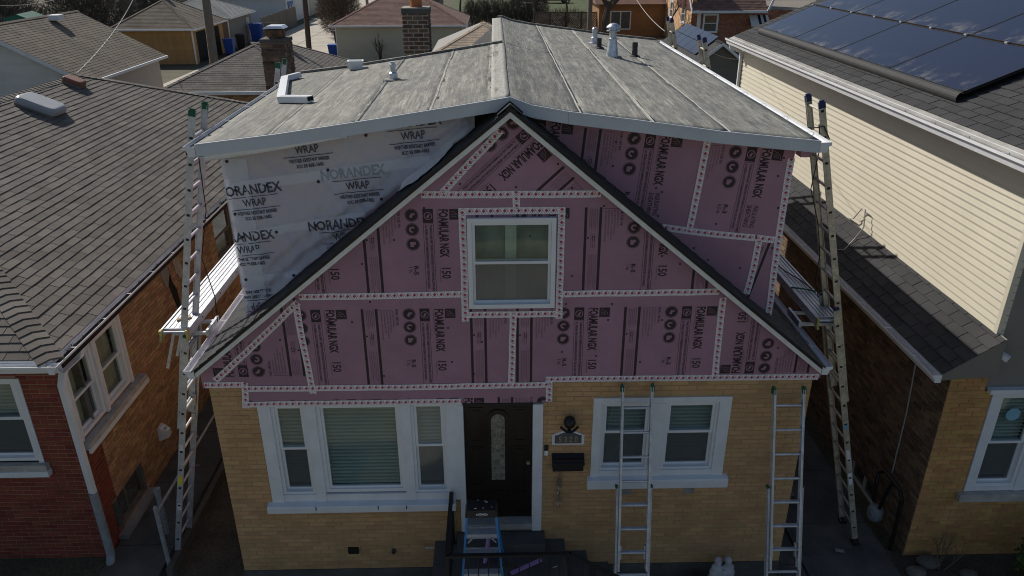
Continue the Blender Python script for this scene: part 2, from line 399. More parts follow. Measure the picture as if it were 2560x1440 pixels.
mat('plastic_green', (.01, .10, .05), .5, .15, 10)
mat('plastic_blue', (.012, .035, .16), .5, .15, 10)
mat('plastic_navy', (.01, .02, .09), .5, .15, 10)
mat('plastic_black', (.014, .014, .015), .55, .3, 10, fine=.3)
mat('plastic_white', (.72, .73, .74), .45, .05, 8)
mat('yellow_cast', (.5, .42, .14), .6, .2, 12)
mat('label_yellow', (.65, .6, .05), .6, .1, 10)
mat('label_white', (.7, .7, .72), .6, .1, 10)
mat('ladder_blue', (.035, .22, .50), .5, .12, 9, fine=.08)
mat('iron_black', (.012, .012, .013), .45, .3, 12)
mat('door_brown', (.013, .008, .006), .4, .25, 5, stretch=(6, 6, .6), bump=.08)
mat('lead_came', (.36, .34, .28), .4, .1, 9, metal=.4)
mat('brass', (.42, .36, .2), .35, .1, 9, metal=.7)
mat('plaque_grey', (.10, .10, .105), .7, .15, 12)
mat('paint_white', (.7, .71, .74), .6, .1, 20)
mat('blind_slat', (.68, .71, .65), .55, .05, 3, rnd=.04)
mat('room_dark', (.05, .054, .05), .9, .3, 2)
mat('curtain', (.55, .53, .44), .8, .15, 5, stretch=(6, 6, .4))
mat('stud', (.55, .6, .52), .8, .15, 6)
mat('drywall_back', (.24, .28, .24), .8, .4, 2.6)
mat('dried_plant', (.24, .18, .12), .9, .4, 30)
mat('wood_grey', (.19, .165, .135), .9, .3, 3, stretch=(5, 5, .4), bump=.4, rnd=.14, fine=.15)
mat('wood_pole', (.2, .165, .13), .9, .25, 4, stretch=(6, 6, .3), bump=.5, fine=.2)
mat('wood_pole_dark', (.09, .06, .045), .9, .25, 4, stretch=(6, 6, .3), bump=.5, fine=.2)
mat('wood_raw', (.45, .33, .2), .8, .2, 8)
mat('bark', (.10, .08, .065), .95, .3, 8)
mat('twig_brown', (.16, .115, .085), .95, .3, 1.5, rnd=.3)
mat('twig_grey', (.12, .105, .085), .95, .35, 1.2, rnd=.3)
mat('leaf_green', (.06, .09, .02), .9, .4, 3, rnd=.3)
mat('clay', (.42, .15, .06), .85, .2, 12)
mat('rust_metal', (.22, .11, .055), .85, .5, 14, col2=(.05, .04, .035))
mat('rubber_black', (.02, .02, .021), .7, .3, 12)
mat('pipe_cast', (.05, .05, .05), .8, .5, 20, bump=.5, bscale=40)
mat('bin_blue', (.016, .06, .30), .5, .12, 5)
mat('bin_black', (.016, .016, .018), .6, .15, 5)
mat('box_white', (.78, .79, .79), .5, .05, 9)
mat('skylight', (.36, .37, .38), .35, .07, 6, spec=.5)
mat('vent_red', (.21, .085, .06), .6, .12, 6)
mat('meter_grey', (.28, .3, .32), .55, .15, 10)
mat('statue_stone', (.45, .45, .47), .85, .25, 14, bump=.4)
mat('garage_white', (.66, .67, .68), .6, .06, 2)
mat('door_blue', (.05, .17, .42), .6, .1, 3)
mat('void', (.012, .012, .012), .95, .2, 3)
mat('tarp_green', (.02, .14, .10), .6, .3, 3)
mat('tar_stain', (.015, .013, .012), .9, .3, 10)  # also the black for the shade painted in the dormer gutter
mat('sticker_blue', (.2, .42, .55), .6, .1, 8)
mat('terracotta_dark', (.1, .035, .025), .9, .2, 3)
mat('cable_black', (.01, .01, .01), .6, .1, 3)
mat('cable_pale', (.4, .39, .37), .6, .2, 30)
mat('patch_grey', (.27, .26, .24), .9, .25, 8)
glass('pane_glass'); glass('pane_screen', (.72, .74, .72), .08, mesh=.3); mat('lead_glass', (.2, .19, .155), .25, .5, 14, bump=.5, bscale=40, spec=.6)
mat('chain_dark', (.07, .075, .08), .6, .3, 9)
mat('stone_dark', (.14, .13, .115), .9, .3, 9, bump=.4)

def membrane():
    m, n, l, b = nodes('membrane')
    geo = n.new('ShaderNodeNewGeometry')
    def noise(scale, st, det=8, rough=.65):
        mp = n.new('ShaderNodeMapping'); mp.inputs['Scale'].default_value = st; l.new(geo.outputs['Position'], mp.inputs[0])
        z = n.new('ShaderNodeTexNoise'); z.inputs['Scale'].default_value = scale; z.inputs['Detail'].default_value = det; z.inputs['Roughness'].default_value = rough
        l.new(mp.outputs[0], z.inputs['Vector']); return z.outputs['Fac']
    def ramp(fac, a, b_, c0, c1):
        r = n.new('ShaderNodeValToRGB'); r.color_ramp.elements[0].position = a; r.color_ramp.elements[1].position = b_
        r.color_ramp.elements[0].color = (*c0, 1); r.color_ramp.elements[1].color = (*c1, 1); l.new(fac, r.inputs[0]); return r.outputs[0]
    def mix(f, a, b_):
        x = n.new('ShaderNodeMix'); x.data_type = 'RGBA'; l.new(f, x.inputs['Factor']); l.new(a, x.inputs['A']); l.new(b_, x.inputs['B']); return x.outputs['Result']
    c = ramp(noise(5.5, (2.4, .42, 1), 14, .8), .38, .62, (.105, .105, .098), (.30, .288, .245))
    st = ramp(noise(6, (3.4, .16, 1), 14, .8), .53, .59, (0, 0, 0), (.85,)*3)
    li = ramp(noise(30, (1, .6, 1)), .3, .7, (.28, .275, .245), (.5, .49, .43))
    c = mix(st, c, li)
    dk = ramp(noise(2.0, (1.7, .6, 1), 14, .8), .50, .60, (0, 0, 0), (.8,)*3); dc = ramp(noise(40, (1, 1, 1)), .3, .7, (.10, .105, .107), (.16, .163, .16))
    c = mix(dk, c, dc)
    ln = ramp(noise(34, (3.2, .05, 1), 5, .6), .57, .64, (0, 0, 0), (.55,)*3); lc_ = ramp(noise(60, (1, 1, 1)), .3, .7, (.36, .35, .31), (.46, .45, .40)); c = mix(ln, c, lc_)
    ld = ramp(noise(30, (3.0, .06, 2), 5, .6), .6, .68, (0, 0, 0), (.5,)*3); lk = ramp(noise(50, (1, 1, 1)), .3, .7, (.10, .10, .10), (.15, .15, .145)); c = mix(ld, c, lk)
    sp = ramp(noise(19, (1, .7, 1), 9, .75), .64, .70, (0, 0, 0), (.75,)*3); sc_ = ramp(noise(60, (1, 1, 1)), .3, .7, (.42, .41, .37), (.5, .49, .44))
    c = mix(sp, c, sc_)
    oi = n.new('ShaderNodeObjectInfo'); mr = n.new('ShaderNodeMapRange'); mr.inputs['To Min'].default_value = .84; mr.inputs['To Max'].default_value = 1.06; l.new(oi.outputs['Random'], mr.inputs[0])
    vm = n.new('ShaderNodeVectorMath'); vm.operation = 'SCALE'; l.new(c, vm.inputs[0]); l.new(mr.outputs[0], vm.inputs['Scale'])
    l.new(vm.outputs[0], b.inputs['Base Color']); b.inputs['Roughness'].default_value = .8; b.inputs['Specular IOR Level'].default_value = .3
    bp = n.new('ShaderNodeBump'); bp.inputs['Strength'].default_value = .3; bp.inputs['Distance'].default_value = .006
    l.new(noise(45, (1.4, .6, 1), 6), bp.inputs['Height']); l.new(bp.outputs[0], b.inputs['Normal'])
membrane()
mat('membrane_pale', (.25, .245, .22), .8, .4, 16, stretch=(1.6, .7, 1), col2=(.40, .39, .35), bump=.15, bscale=30, fine=.2); mat('print_pink', (.36, .2, .27), .75, .06, 3)
def tape_mat():
    """white seam tape with a repeated red lozenge and grey strokes, printed along its length (UV in repeats)"""
    m, n, l, b = nodes('seam_tape')
    tc = n.new('ShaderNodeUVMap'); sx = n.new('ShaderNodeSeparateXYZ'); l.new(tc.outputs[0], sx.inputs[0])
    def mth(op, a, b_=None, c=None):
        x = n.new('ShaderNodeMath'); x.operation = op
        for i, q in enumerate((a, b_, c)):
            if q is None: continue
            if isinstance(q, (int, float)): x.inputs[i].default_value = q
            else: l.new(q, x.inputs[i])
        return x.outputs[0]
    u, v = sx.outputs[0], sx.outputs[1]
    fu = mth('FRACT', u); dv = mth('ABSOLUTE', mth('SUBTRACT', v, .52))
    d = mth('ADD', mth('MULTIPLY', mth('ABSOLUTE', mth('SUBTRACT', fu, .32)), 1.05), dv); dia = mth('LESS_THAN', d, .29)
    f2 = mth('FRACT', mth('ADD', mth('ADD', u, mth('MULTIPLY', v, -.35)), .25)); band = mth('LESS_THAN', dv, .36)
    s1 = mth('MULTIPLY', mth('LESS_THAN', mth('ABSOLUTE', mth('SUBTRACT', f2, .78)), .045), band)
    f3 = mth('FRACT', mth('ADD', u, mth('MULTIPLY', v, .9))); s2 = mth('MULTIPLY', mth('LESS_THAN', mth('ABSOLUTE', mth('SUBTRACT', f3, .25)), .05), mth('LESS_THAN', dv, .46))
    gr = mth('MINIMUM', mth('ADD', s1, s2), 1.0)
    def mixc(f, a, c):
        x = n.new('ShaderNodeMix'); x.data_type = 'RGBA'; l.new(f, x.inputs['Factor'])
        if isinstance(a, tuple): x.inputs['A'].default_value = (*a, 1)
        else: l.new(a, x.inputs['A'])
        x.inputs['B'].default_value = (*c, 1); return x.outputs['Result']
    c = mixc(gr, (.74, .72, .75), (.36, .22, .32)); c = mixc(dia, c, (.40, .03, .085))
    l.new(c, b.inputs['Base Color']); b.inputs['Roughness'].default_value = .4
tape_mat()
def wrap_mat(name, alpha, col):
    m, n, l, b = nodes(name); geo = n.new('ShaderNodeNewGeometry')
    nz = n.new('ShaderNodeTexNoise'); nz.inputs['Scale'].default_value = 1.6; nz.inputs['Detail'].default_value = 6; l.new(geo.outputs['Position'], nz.inputs['Vector'])
    mr = n.new('ShaderNodeMapRange'); mr.inputs['To Min'].default_value = alpha-.14; mr.inputs['To Max'].default_value = alpha+.14; l.new(nz.outputs['Fac'], mr.inputs[0])
    b.inputs['Base Color'].default_value = (*col, 1); b.inputs['Roughness'].default_value = .38
    n2 = n.new('ShaderNodeTexNoise'); n2.inputs['Scale'].default_value = 5; n2.inputs['Detail'].default_value = 5; n2.inputs['Distortion'].default_value = .8; l.new(geo.outputs['Position'], n2.inputs['Vector'])
    bp = n.new('ShaderNodeBump'); bp.inputs['Strength'].default_value = .8; bp.inputs['Distance'].default_value = .03; l.new(n2.outputs['Fac'], bp.inputs['Height']); l.new(bp.outputs[0], b.inputs['Normal'])
    tr = n.new('ShaderNodeBsdfTransparent'); mx = n.new('ShaderNodeMixShader'); l.new(mr.outputs[0], mx.inputs[0]); l.new(tr.outputs[0], mx.inputs[1]); l.new(b.outputs[0], mx.inputs[2])
    l.new(mx.outputs[0], n['Material Output'].inputs['Surface'])
wrap_mat('house_wrap', .52, (.76, .80, .88)); wrap_mat('wrap_tape', .5, (.80, .84, .92)); wrap_mat('wrap_flap', .97, (.74, .76, .8))
def solar_mat():
    m, n, l, b = nodes('solar_cell'); geo = n.new('ShaderNodeNewGeometry')
    def noise(scale, st, det=6):
        mp = n.new('ShaderNodeMapping'); mp.inputs['Scale'].default_value = st; l.new(geo.outputs['Position'], mp.inputs[0])
        z = n.new('ShaderNodeTexNoise'); z.inputs['Scale'].default_value = scale; z.inputs['Detail'].default_value = det; z.inputs['Roughness'].default_value = .7; l.new(mp.outputs[0], z.inputs['Vector']); return z.outputs['Fac']
    uv = n.new('ShaderNodeUVMap'); sx = n.new('ShaderNodeSeparateXYZ'); l.new(uv.outputs[0], sx.inputs[0])
    r = n.new('ShaderNodeValToRGB'); r.color_ramp.elements[0].position = .5; r.color_ramp.elements[1].position = .7; l.new(noise(3.2, (1, 1.2, 1), 9), r.inputs[0])
    # washed-down dust gathers along the lower edge of each module
    e = n.new('ShaderNodeMapRange'); e.inputs['From Min'].default_value = .34; e.inputs['From Max'].default_value = .0; l.new(sx.outputs[1], e.inputs[0])
    m1 = n.new('ShaderNodeMath'); m1.operation = 'MULTIPLY'; l.new(r.outputs[0], m1.inputs[0]); l.new(e.outputs[0], m1.inputs[1])
    r2 = n.new('ShaderNodeValToRGB'); r2.color_ramp.elements[0].position = .66; r2.color_ramp.elements[1].position = .8; r2.color_ramp.elements[1].color = (.25, .25, .25, 1); l.new(noise(2.2, (.6, 3.5, 1)), r2.inputs[0])
    m2 = n.new('ShaderNodeMath'); m2.operation = 'MAXIMUM'; l.new(m1.outputs[0], m2.inputs[0]); l.new(r2.outputs[0], m2.inputs[1])
    m3 = n.new('ShaderNodeMath'); m3.operation = 'MULTIPLY_ADD'; m3.inputs[1].default_value = .42; m3.inputs[2].default_value = .02; l.new(m2.outputs[0], m3.inputs[0])
    mx = n.new('ShaderNodeMix'); mx.data_type = 'RGBA'; l.new(m3.outputs[0], mx.inputs['Factor']); mx.inputs['A'].default_value = (.010, .015, .040, 1); mx.inputs['B'].default_value = (.42, .39, .35, 1)
    l.new(mx.outputs['Result'], b.inputs['Base Color'])
    rr = n.new('ShaderNodeMath'); rr.operation = 'MULTIPLY_ADD'; rr.inputs[1].default_value = .5; rr.inputs[2].default_value = .12; l.new(m2.outputs[0], rr.inputs[0]); l.new(rr.outputs[0], b.inputs['Roughness']); b.inputs['Specular IOR Level'].default_value = .3
solar_mat()

# ---------------------------------------------------------------- the ground
def flat(name, pts, z, m, kind='structure'):
    mb = MB(); mb.poly([(x, y, z) for x, y in pts]); return mb.build(name, m, kind=kind)
flat('ground', [(-400, -60), (400, -60), (400, 600), (-400, 600)], 0, 'lawn')
flat('soil_bed', [(-5.58, -3), (-3.5, -3), (-3.5, 14), (-5.58, 14)], .004, 'soil')
flat('front_bed', [(4.9, -3), (9, -3), (9, .38), (4.9, .38)], .004, 'soil')
def slabs(name, x0, x1, y0, y1, step, m, h=.06, z0=0):
    y = y0; k = 0
    while y < y1-.01:
        q = min(y+step, y1); mb = MB()
        mb.box(x0+random.uniform(-.006, .006), y+.006, z0-.03, x1+random.uniform(-.006, .006), q-.006, z0+h+random.uniform(-.006, .006)); o = mb.build(name, m, kind='structure'); y = q; k += 1
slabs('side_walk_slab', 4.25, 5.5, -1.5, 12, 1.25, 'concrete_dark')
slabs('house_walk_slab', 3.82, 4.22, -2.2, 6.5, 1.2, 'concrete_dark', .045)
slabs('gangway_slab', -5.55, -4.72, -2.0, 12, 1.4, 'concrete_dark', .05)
mat('dry_grass', (.27, .235, .13), .95, .3, .6, fine=.3, bscale=20); mat('asphalt', (.09, .09, .09), .9, .2, 1, fine=.1)
flat('front_lawn', [(-40, -9.5), (40, -9.5), (40, -3.2), (-40, -3.2)], .005, 'dry_grass'); flat('sidewalk', [(-40, -11.2), (40, -11.2), (40, -9.5), (-40, -9.5)], .02, 'alley_concrete')
flat('parkway', [(-40, -13.2), (40, -13.2), (40, -11.2), (-40, -11.2)], .006, 'dry_grass'); flat('street', [(-40, -22), (40, -22), (40, -13.2), (-40, -13.2)], .01, 'asphalt'); flat('far_lawn', [(-40, -34), (40, -34), (40, -22), (-40, -22)], .006, 'dry_grass')
flat('front_walk', [(-1.6, -9.5), (1.9, -9.5), (1.9, -1.25), (-1.6, -1.25)], .012, 'alley_concrete')
flat('alley', [(-20.6, 30), (-13.2, 30), (-13.2, 260), (-20.6, 260)], .012, 'alley_concrete')
for k in range(16):
    mb = MB(); y = 34+k*9; mb.box(-20.5, y, .0, -13.3, y+.05, .0165); mb.build('alley_joint', 'concrete_dark', kind='structure')
mb = MB(); mb.box(-16.95, 30, .0, -16.9, 260, .017); mb.build('alley_joint', 'concrete_dark', kind='structure')
flat('apron', [(-13.2, 52), (-11.0, 52), (-11.0, 64), (-13.2, 64)], .011, 'alley_concrete')
flat('back_lawn', [(-6, 84), (16, 84), (16, 140), (-6, 140)], .01, 'lawn_green')
flat('back_yard_path', [(-3.2, 11), (2.5, 11), (2.5, 19), (-3.2, 19)], .01, 'concrete')
flat('near_yard', [(-13, 13.5), (-7, 13.5), (-7, 23), (-13, 23)], .01, 'soil')

# ---------------------------------------------------------------- shared builders
from mathutils import noise as mnoise
def gutter(parent, x, y0, y1, z, side, m='white_metal', name='gutter', w=.12, h=.105):
    p = [(0, 0), (0, -h), (w*.62, -h), (w*.75, -h*.45), (w, -h*.25), (w, .004)]
    q = [(w-.005, .004), (w-.005, -h*.22), (w*.75-.006, -h*.42), (w*.6, -h+.005), (.005, -h+.005), (.005, 0)]
    mb = MB(); mb.prism([(x+side*a, y0, z+b) for a, b in p+q], (0, y1-y0, 0))
    o = mb.build(name, m, parent)
    mb = MB(); s = sorted((x+side*.003, x+side*(w-.003)))
    mb.prism([(x+side*a, y0-.002, z+b) for a, b in p], (0, .004, 0)); mb.build('end_cap', m, o)
    mb = MB(); mb.prism([(x+side*a, y1-.002, z+b) for a, b in p], (0, .004, 0)); mb.build('end_cap', m, o)
    k = y0+.5
    while k < y1-.2:
        q2 = MB(); q2.beam((x+side*.004, k, z-.004), (x+side*(w-.004), k, z-.002), .012, .004); q2.build('hanger', m, o); k += .8
    return o
def rtube(mb, pts, w, h, up=(0, 0, 1)):      # mitred rectangular tube
    pts = [Vector(p) for p in pts]; up = Vector(up).normalized(); i = len(mb.v); n = len(pts)
    for j, p in enumerate(pts):
        d0 = (p-pts[j-1]).normalized() if j else None; d1 = (pts[j+1]-p).normalized() if j < n-1 else None
        d = ((d0 or d1)+(d1 or d0)).normalized(); k = 1/max(.35, d.dot(d0 or d1))
        a = d.cross(up).normalized()*(w/2*k); b = up*(h/2)
        mb.v += [p-a-b, p+a-b, p+a+b, p-a+b]
    for j in range(n-1):
        for t in range(4): mb.f.append((i+4*j+t, i+4*j+(t+1) % 4, i+4*j+4+(t+1) % 4, i+4*j+4+t))
    mb.f += [(i+3, i+2, i+1, i), tuple(i+4*(n-1)+t for t in range(4))]; return mb
def pane_box(parent, fr, u0, u1, z0, z1, n, m='pane_glass'):
    MB().fbox(fr, u0, u1, z0, z1, n-.004, n).build('pane', m, parent)
def bars(mb, fr, u0, u1, z0, z1, t, n0, n1, tb=None):
    tb = tb or t
    mb.fbox(fr, u0, u0+t, z0, z1, n0, n1); mb.fbox(fr, u1-t, u1, z0, z1, n0, n1)
    mb.fbox(fr, u0+t, u1-t, z0, z0+tb, n0, n1-.0006); mb.fbox(fr, u0+t, u1-t, z1-t, z1, n0, n1-.0006); return mb
def blinds(parent, fr, u0, u1, z0, z1, n, pitch=.053, m='blind_slat', tilt=.36):
    w = .05; dz = sin(tilt)*w/2; dn = cos(tilt)*w/2; u = (u1-u0)
    me = MB(); f0 = Fr((0, 0), fr.u, fr.n)
    me.prism([f0.pt(0, -dz, dn), f0.pt(0, 0, .004), f0.pt(0, dz, -dn), f0.pt(0, dz+.0015, -dn), f0.pt(0, .0015, .006), f0.pt(0, -dz+.0015, dn)], f0.u*u)
    me = me.mesh('slat'); me.materials.append(MATS[m]); z = z1-.03
    while z > z0+.02:
        o = link(me, 'slat', None); o.location = fr.pt(u0, z, n); adopt(o, parent); z -= pitch
def room(parent, fr, u0, u1, z0, z1, n0, n1, m='room_dark', name='interior'):
    mb = MB(); q = fr.pt
    for pts in ([(u0, z0, n1), (u1, z0, n1), (u1, z1, n1), (u0, z1, n1)], [(u0, z0, n0), (u0, z1, n0), (u0, z1, n1), (u0, z0, n1)], [(u1, z0, n0), (u1, z0, n1), (u1, z1, n1), (u1, z1, n0)],
                [(u0, z0, n0), (u0, z0, n1), (u1, z0, n1), (u1, z0, n0)], [(u0, z1, n0), (u1, z1, n0), (u1, z1, n1), (u0, z1, n1)]):
        mb.poly([q(*p) for p in pts])
    return mb.build(name, m, parent)
def double_hung(parent, fr, u0, u1, z0, z1, n=0.0, zm=None, blind=True, back='room_dark', frame=.05, sash=.04, deep=.35, screen=True, fm='white_vinyl', blind_tilt=.36):
    """frame with an upper and a lower sash, panes, blind and what is behind it"""
    zm = zm or (z0+z1)/2; mb = bars(MB(), fr, u0, u1, z0, z1, frame, n-.11, n)
    win = mb.build('window', fm, parent); a, b, c, d = u0+frame, u1-frame, z0+frame, z1-frame
    bars(MB(), fr, a+.001, b-.001, zm-.02, d, sash, n-.055, n-.02).build('sash', fm, win)
    bars(MB(), fr, a+.001, b-.001, c, zm+.018, sash*.9, n-.09, n-.057).build('sash', fm, win)
    pane_box(win, fr, a+sash, b-sash, zm+sash-.02, d-sash, n-.036)
    pane_box(win, fr, a+sash, b-sash, c+sash, zm+.018-sash, n-.072, 'pane_screen' if screen else 'pane_glass')
    if blind: blinds(win, fr, a+.012, b-.012, c+.02, d, n-.118, tilt=blind_tilt)
    room(win, fr, u0, u1, z0, z1, n-.11, n-deep, back)
    return win
def picture_window(parent, fr, u0, u1, z0, z1, n=0.0, frame=.05):
    win = bars(MB(), fr, u0, u1, z0, z1, frame, n-.11, n).build('window', 'white_vinyl', parent)
    bars(MB(), fr, u0+frame+.001, u1-frame-.001, z0+frame, z1-frame, .03, n-.07, n-.025).build('sash', 'white_vinyl', win)
    pane_box(win, fr, u0+frame+.03, u1-frame-.03, z0+frame+.03, z1-frame-.03, n-.045)
    blinds(win, fr, u0+frame+.012, u1-frame-.012, z0+frame+.02, z1-frame, n-.105)
    room(win, fr, u0, u1, z0, z1, n-.11, n-.35); return win

# ---------------------------------------------------------------- the house being re-sided
house = thing('house', 'tan brick house with pink foam sheathing on its gable and a flat grey roof', 'house', (.17, 0, 0))
FF = Fr((0, 0), (1, 0), (0, -1))                     # front face: u is X
RX = .147                                            # ridge
ZL = lambda x: 6.50-.815*(RX-x); ZR = lambda x: 6.50-.83*(x-RX)
XL, XR = -3.49, 3.785                                 # main eaves
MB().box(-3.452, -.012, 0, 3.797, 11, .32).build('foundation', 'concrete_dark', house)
MB().box(-3.44, .16, .32, -3.2, 11, 3.45).build('side_wall', 'brick_tan', house)
MB().box(3.55, .16, .32, 3.785, 11, 3.42).build('side_wall', 'brick_tan', house)
MB().box(-3.2, 10.8, .32, 3.55, 11, 3.45).build('rear_wall', 'brick_tan', house)
H1 = (-2.89, -.475, 1.44, 2.94); H2 = (-.475, .535, .93, 2.94); H3 = (1.165, 2.825, 1.75, 2.965)
brick_wall(house, Fr((-3.44, 0), (1, 0), (0, -1)), 7.225, .32, 3.22, [(a+3.44, b+3.44, c, d) for a, b, c, d in (H1, H2, H3)], 'brick_tan', 'mortar_tan', 300, proud=.006, reveal=.16)
# repair patches under the right window, stains and small fittings on the brick
for x in (1.55, 2.36):
    MB().fbox(FF, x, x+.15, 1.5, 1.6, .004, .0085).build('mortar_patch', 'patch_grey', house)
MB().fbox(FF, -2.02, -1.88, .60, .70, 0, .03).build('wall_vent', 'plastic_black', house)
o = MB(); o.tube([FF.pt(-1.42, .64, 0), FF.pt(-1.42, .62, .05)], .028, 10); o.build('pipe_stub', 'pipe_cast', house)
MB().fbox(FF, -1.0, -.88, .655, .672, .004, .012).build('wood_sliver', 'label_white', house)

# roof of the old house: two slabs, rake boards, shingles, gutters
def slab(xe, zf, name):
    t = .105; ring = [(RX, -.15, zf(RX)), (xe, -.15, zf(xe)), (xe, -.15, zf(xe)-t), (RX, -.15, zf(RX)-t)]
    return MB().prism(ring, (0, 9.35, 0)).build(name, 'void', house)
rl = slab(XL, ZL, 'roof_slope'); rr_ = slab(XR, ZR, 'roof_slope')
def rake(xe, zf, sgn):
    ring = [(RX, -.15, zf(RX)-.045), (xe, -.15, zf(xe)-.045), (xe, -.15, zf(xe)-.108), (RX, -.15, zf(RX)-.108)]
    r = MB().prism(ring, (0, -.028, 0)).build('rake_board', 'cream_wood', house)
    ring = [(RX, -.1505, zf(RX)+.004), (xe, -.1505, zf(xe)+.004), (xe, -.1505, zf(xe)-.043), (RX, -.1505, zf(RX)-.043)]
    MB().prism(ring, (0, -.036, 0)).build('drip_edge', 'plastic_black', house)
rake(XL, ZL, -1); rake(XR, ZR, 1)
vL = Vector((RX-XL, 0, ZL(RX)-ZL(XL))); vR = Vector((RX-XR, 0, ZR(RX)-ZR(XR)))
LV, RV = vL.length, vR.length
inL = lambda c: c.y > .30 and c.y < 4.5 and c.x > -2.86
inR = lambda c: c.y > .30 and c.y < 8.8 and c.x < 3.17
shingles(house, (XL-.03, -.2, ZL(XL-.03)+.002), (0, 1, 0), vL, [[(0, 0), (9.4, 0), (9.4, LV+.06), (0, LV+.06)]], 'shingle_charcoal', 220, skip=inL)
shingles(house, (XR+.03, -.2, ZR(XR+.03)+.002), (0, 1, 0), vR, [[(0, 0), (9.4, 0), (9.4, RV+.06), (0, RV+.06)]], 'shingle_charcoal', 80, skip=inR)
# ridge caps at the front peak
for k in range(3):
    y = -.2+k*.14; z = 6.525+.004*k
    MB().prism([(RX-.13, y, z-.095), (RX, y, z+.012), (RX+.13, y, z-.097), (RX+.13, y, z-.107), (RX, y, z), (RX-.13, y, z-.105)], (0, .2, -.012)).build('ridge_cap', 'shingle_charcoal', house)
gutter(house, XL-.012, -.17, 5.6, ZL(XL)-.02, -1, 'white_metal'); gutter(house, XR+.012, -.17, 9.2, ZR(XR)-.02, 1, 'white_metal')
# leaves and twigs lying in the right eave
for k in range(26):
    y = random.uniform(.2, 2.6); x = XR+random.uniform(-.22, .05); a = random.uniform(0, 3.1); z = ZR(min(x, XR))+.03
    p = Vector((x, y, z)); q = p+Vector((cos(a)*.09, sin(a)*.12, random.uniform(-.01, .04)))
    MB().tube([p, (p+q)/2+Vector((0, 0, .01)), q], .005, 4).build('dead_leaf', 'dried_plant', house)

# low-sloped dormer roof
PROF = [(-3.10, 6.10), (-2.26, 6.198), (-1.175, 6.354), (0.0, 6.535), (.148, 6.56), (.372, 6.477), (.741, 6.41), (1.486, 6.315), (2.327, 6.197), (3.39, 6.088)]
def zr(x):
    for (a, za), (b, zb) in zip(PROF, PROF[1:]):
        if x <= b or b == PROF[-1][0]: return za+(zb-za)*(x-a)/(b-a)
def deck(x0, x1, y0, y1, name):
    xs = [x0]+[p[0] for p in PROF if x0 < p[0] < x1]+[x1]
    ring = [(x, y0, zr(x)) for x in xs]+[(x, y0, zr(x)-.10) for x in reversed(xs)]
    return MB().prism(ring, (0, y1-y0, 0)).build(name, 'cream_wood', house)
DL, DR = 4.6, 8.95
deck(-3.09, .147, 0.0, DL, 'dormer_deck'); deck(.147, 3.38, 0.0, DR, 'dormer_deck')
def sheet(x0, x1, y0, y1, lift, seed):
    nx, ny = max(4, int((x1-x0)/.11)), 42; mb = MB()
    f = lambda x, y, k: mnoise.noise(Vector((x*k, y*k*.45, seed)))
    for j in range(ny+1):
        y = y0+(y1-y0)*j/ny
        for i in range(nx+1):
            t = i/nx; a = x0+.012*f(0.3, y, .9); b = x1+.012*f(3.3, y, .9); x = a+(b-a)*t
            mb.v.append(Vector((x, y, zr(max(-3.1, min(3.39, x)))+.006+lift*(1 if i in (0, nx) else .4)+.006*abs(f(x, y, 2.2))+.0025*f(x, y, 8))))
    for j in range(ny):
        for i in range(nx):
            k = j*(nx+1)+i; mb.f.append((k, k+1, k+nx+2, k+nx+1))
    b0 = len(mb.v); edge = [i for i in range(nx+1)]+[j*(nx+1)+nx for j in range(1, ny+1)]+[ny*(nx+1)+i for i in range(nx-1, -1, -1)]+[j*(nx+1) for j in range(ny-1, 0, -1)]
    mb.v += [mb.v[e]-Vector((0, 0, .012)) for e in edge]; n = len(edge)
    mb.f += [(edge[t], b0+t, b0+(t+1) % n, edge[(t+1) % n]) for t in range(n)]
    return mb.build('membrane_sheet', 'membrane', house, smooth=True)
for k, (a, b) in enumerate(((-3.10, -2.28), (-2.34, -1.40), (-1.46, -.62), (-.68, -.02))): sheet(a, b, -.02, DL+.02, .002+.002*(k % 2), k)
for k, (a, b) in enumerate(((-.08, .90), (.86, 1.66), (1.60, 2.45), (2.40, 3.40))): sheet(a, b, -.02, (DR+.02) if k else DL+.02, .002+.002*((k+1) % 2), 10+k)
sheet(.06, .90, DL+.0, DR+.02, .006, 31)
o = sheet(-.05, .142, -.03, DR+.03, .008, 44); o.name = 'ridge_strip'; o.data.materials[0] = MATS['membrane_pale']
# pale lap sealant along the seams
for k, (x, y1) in enumerate(((-2.31, DL), (-1.43, DL), (-.65, DL), (.88, DR), (1.63, DR), (2.43, DR))):
    mb = MB(); n = 90
    for i in range(n+1):
        y = -.015+(y1)*i/n; c = x+.016*mnoise.noise(Vector((k*3.1, y*.9, 1)))+.006*mnoise.noise(Vector((k*3.1, y*5, 1))); h = .011+.006*abs(mnoise.noise(Vector((k, y*4, 2)))); z = zr(c)+.016
        mb.v += [Vector((c-h, y, zr(c-h)+.012)), Vector((c, y, z+.004)), Vector((c+h, y, zr(c+h)+.012))]
    for i in range(n): a = 3*i; mb.f += [(a, a+1, a+4, a+3), (a+1, a+2, a+5, a+4)]
    mb.build('seam_sealant', 'membrane_pale', house)
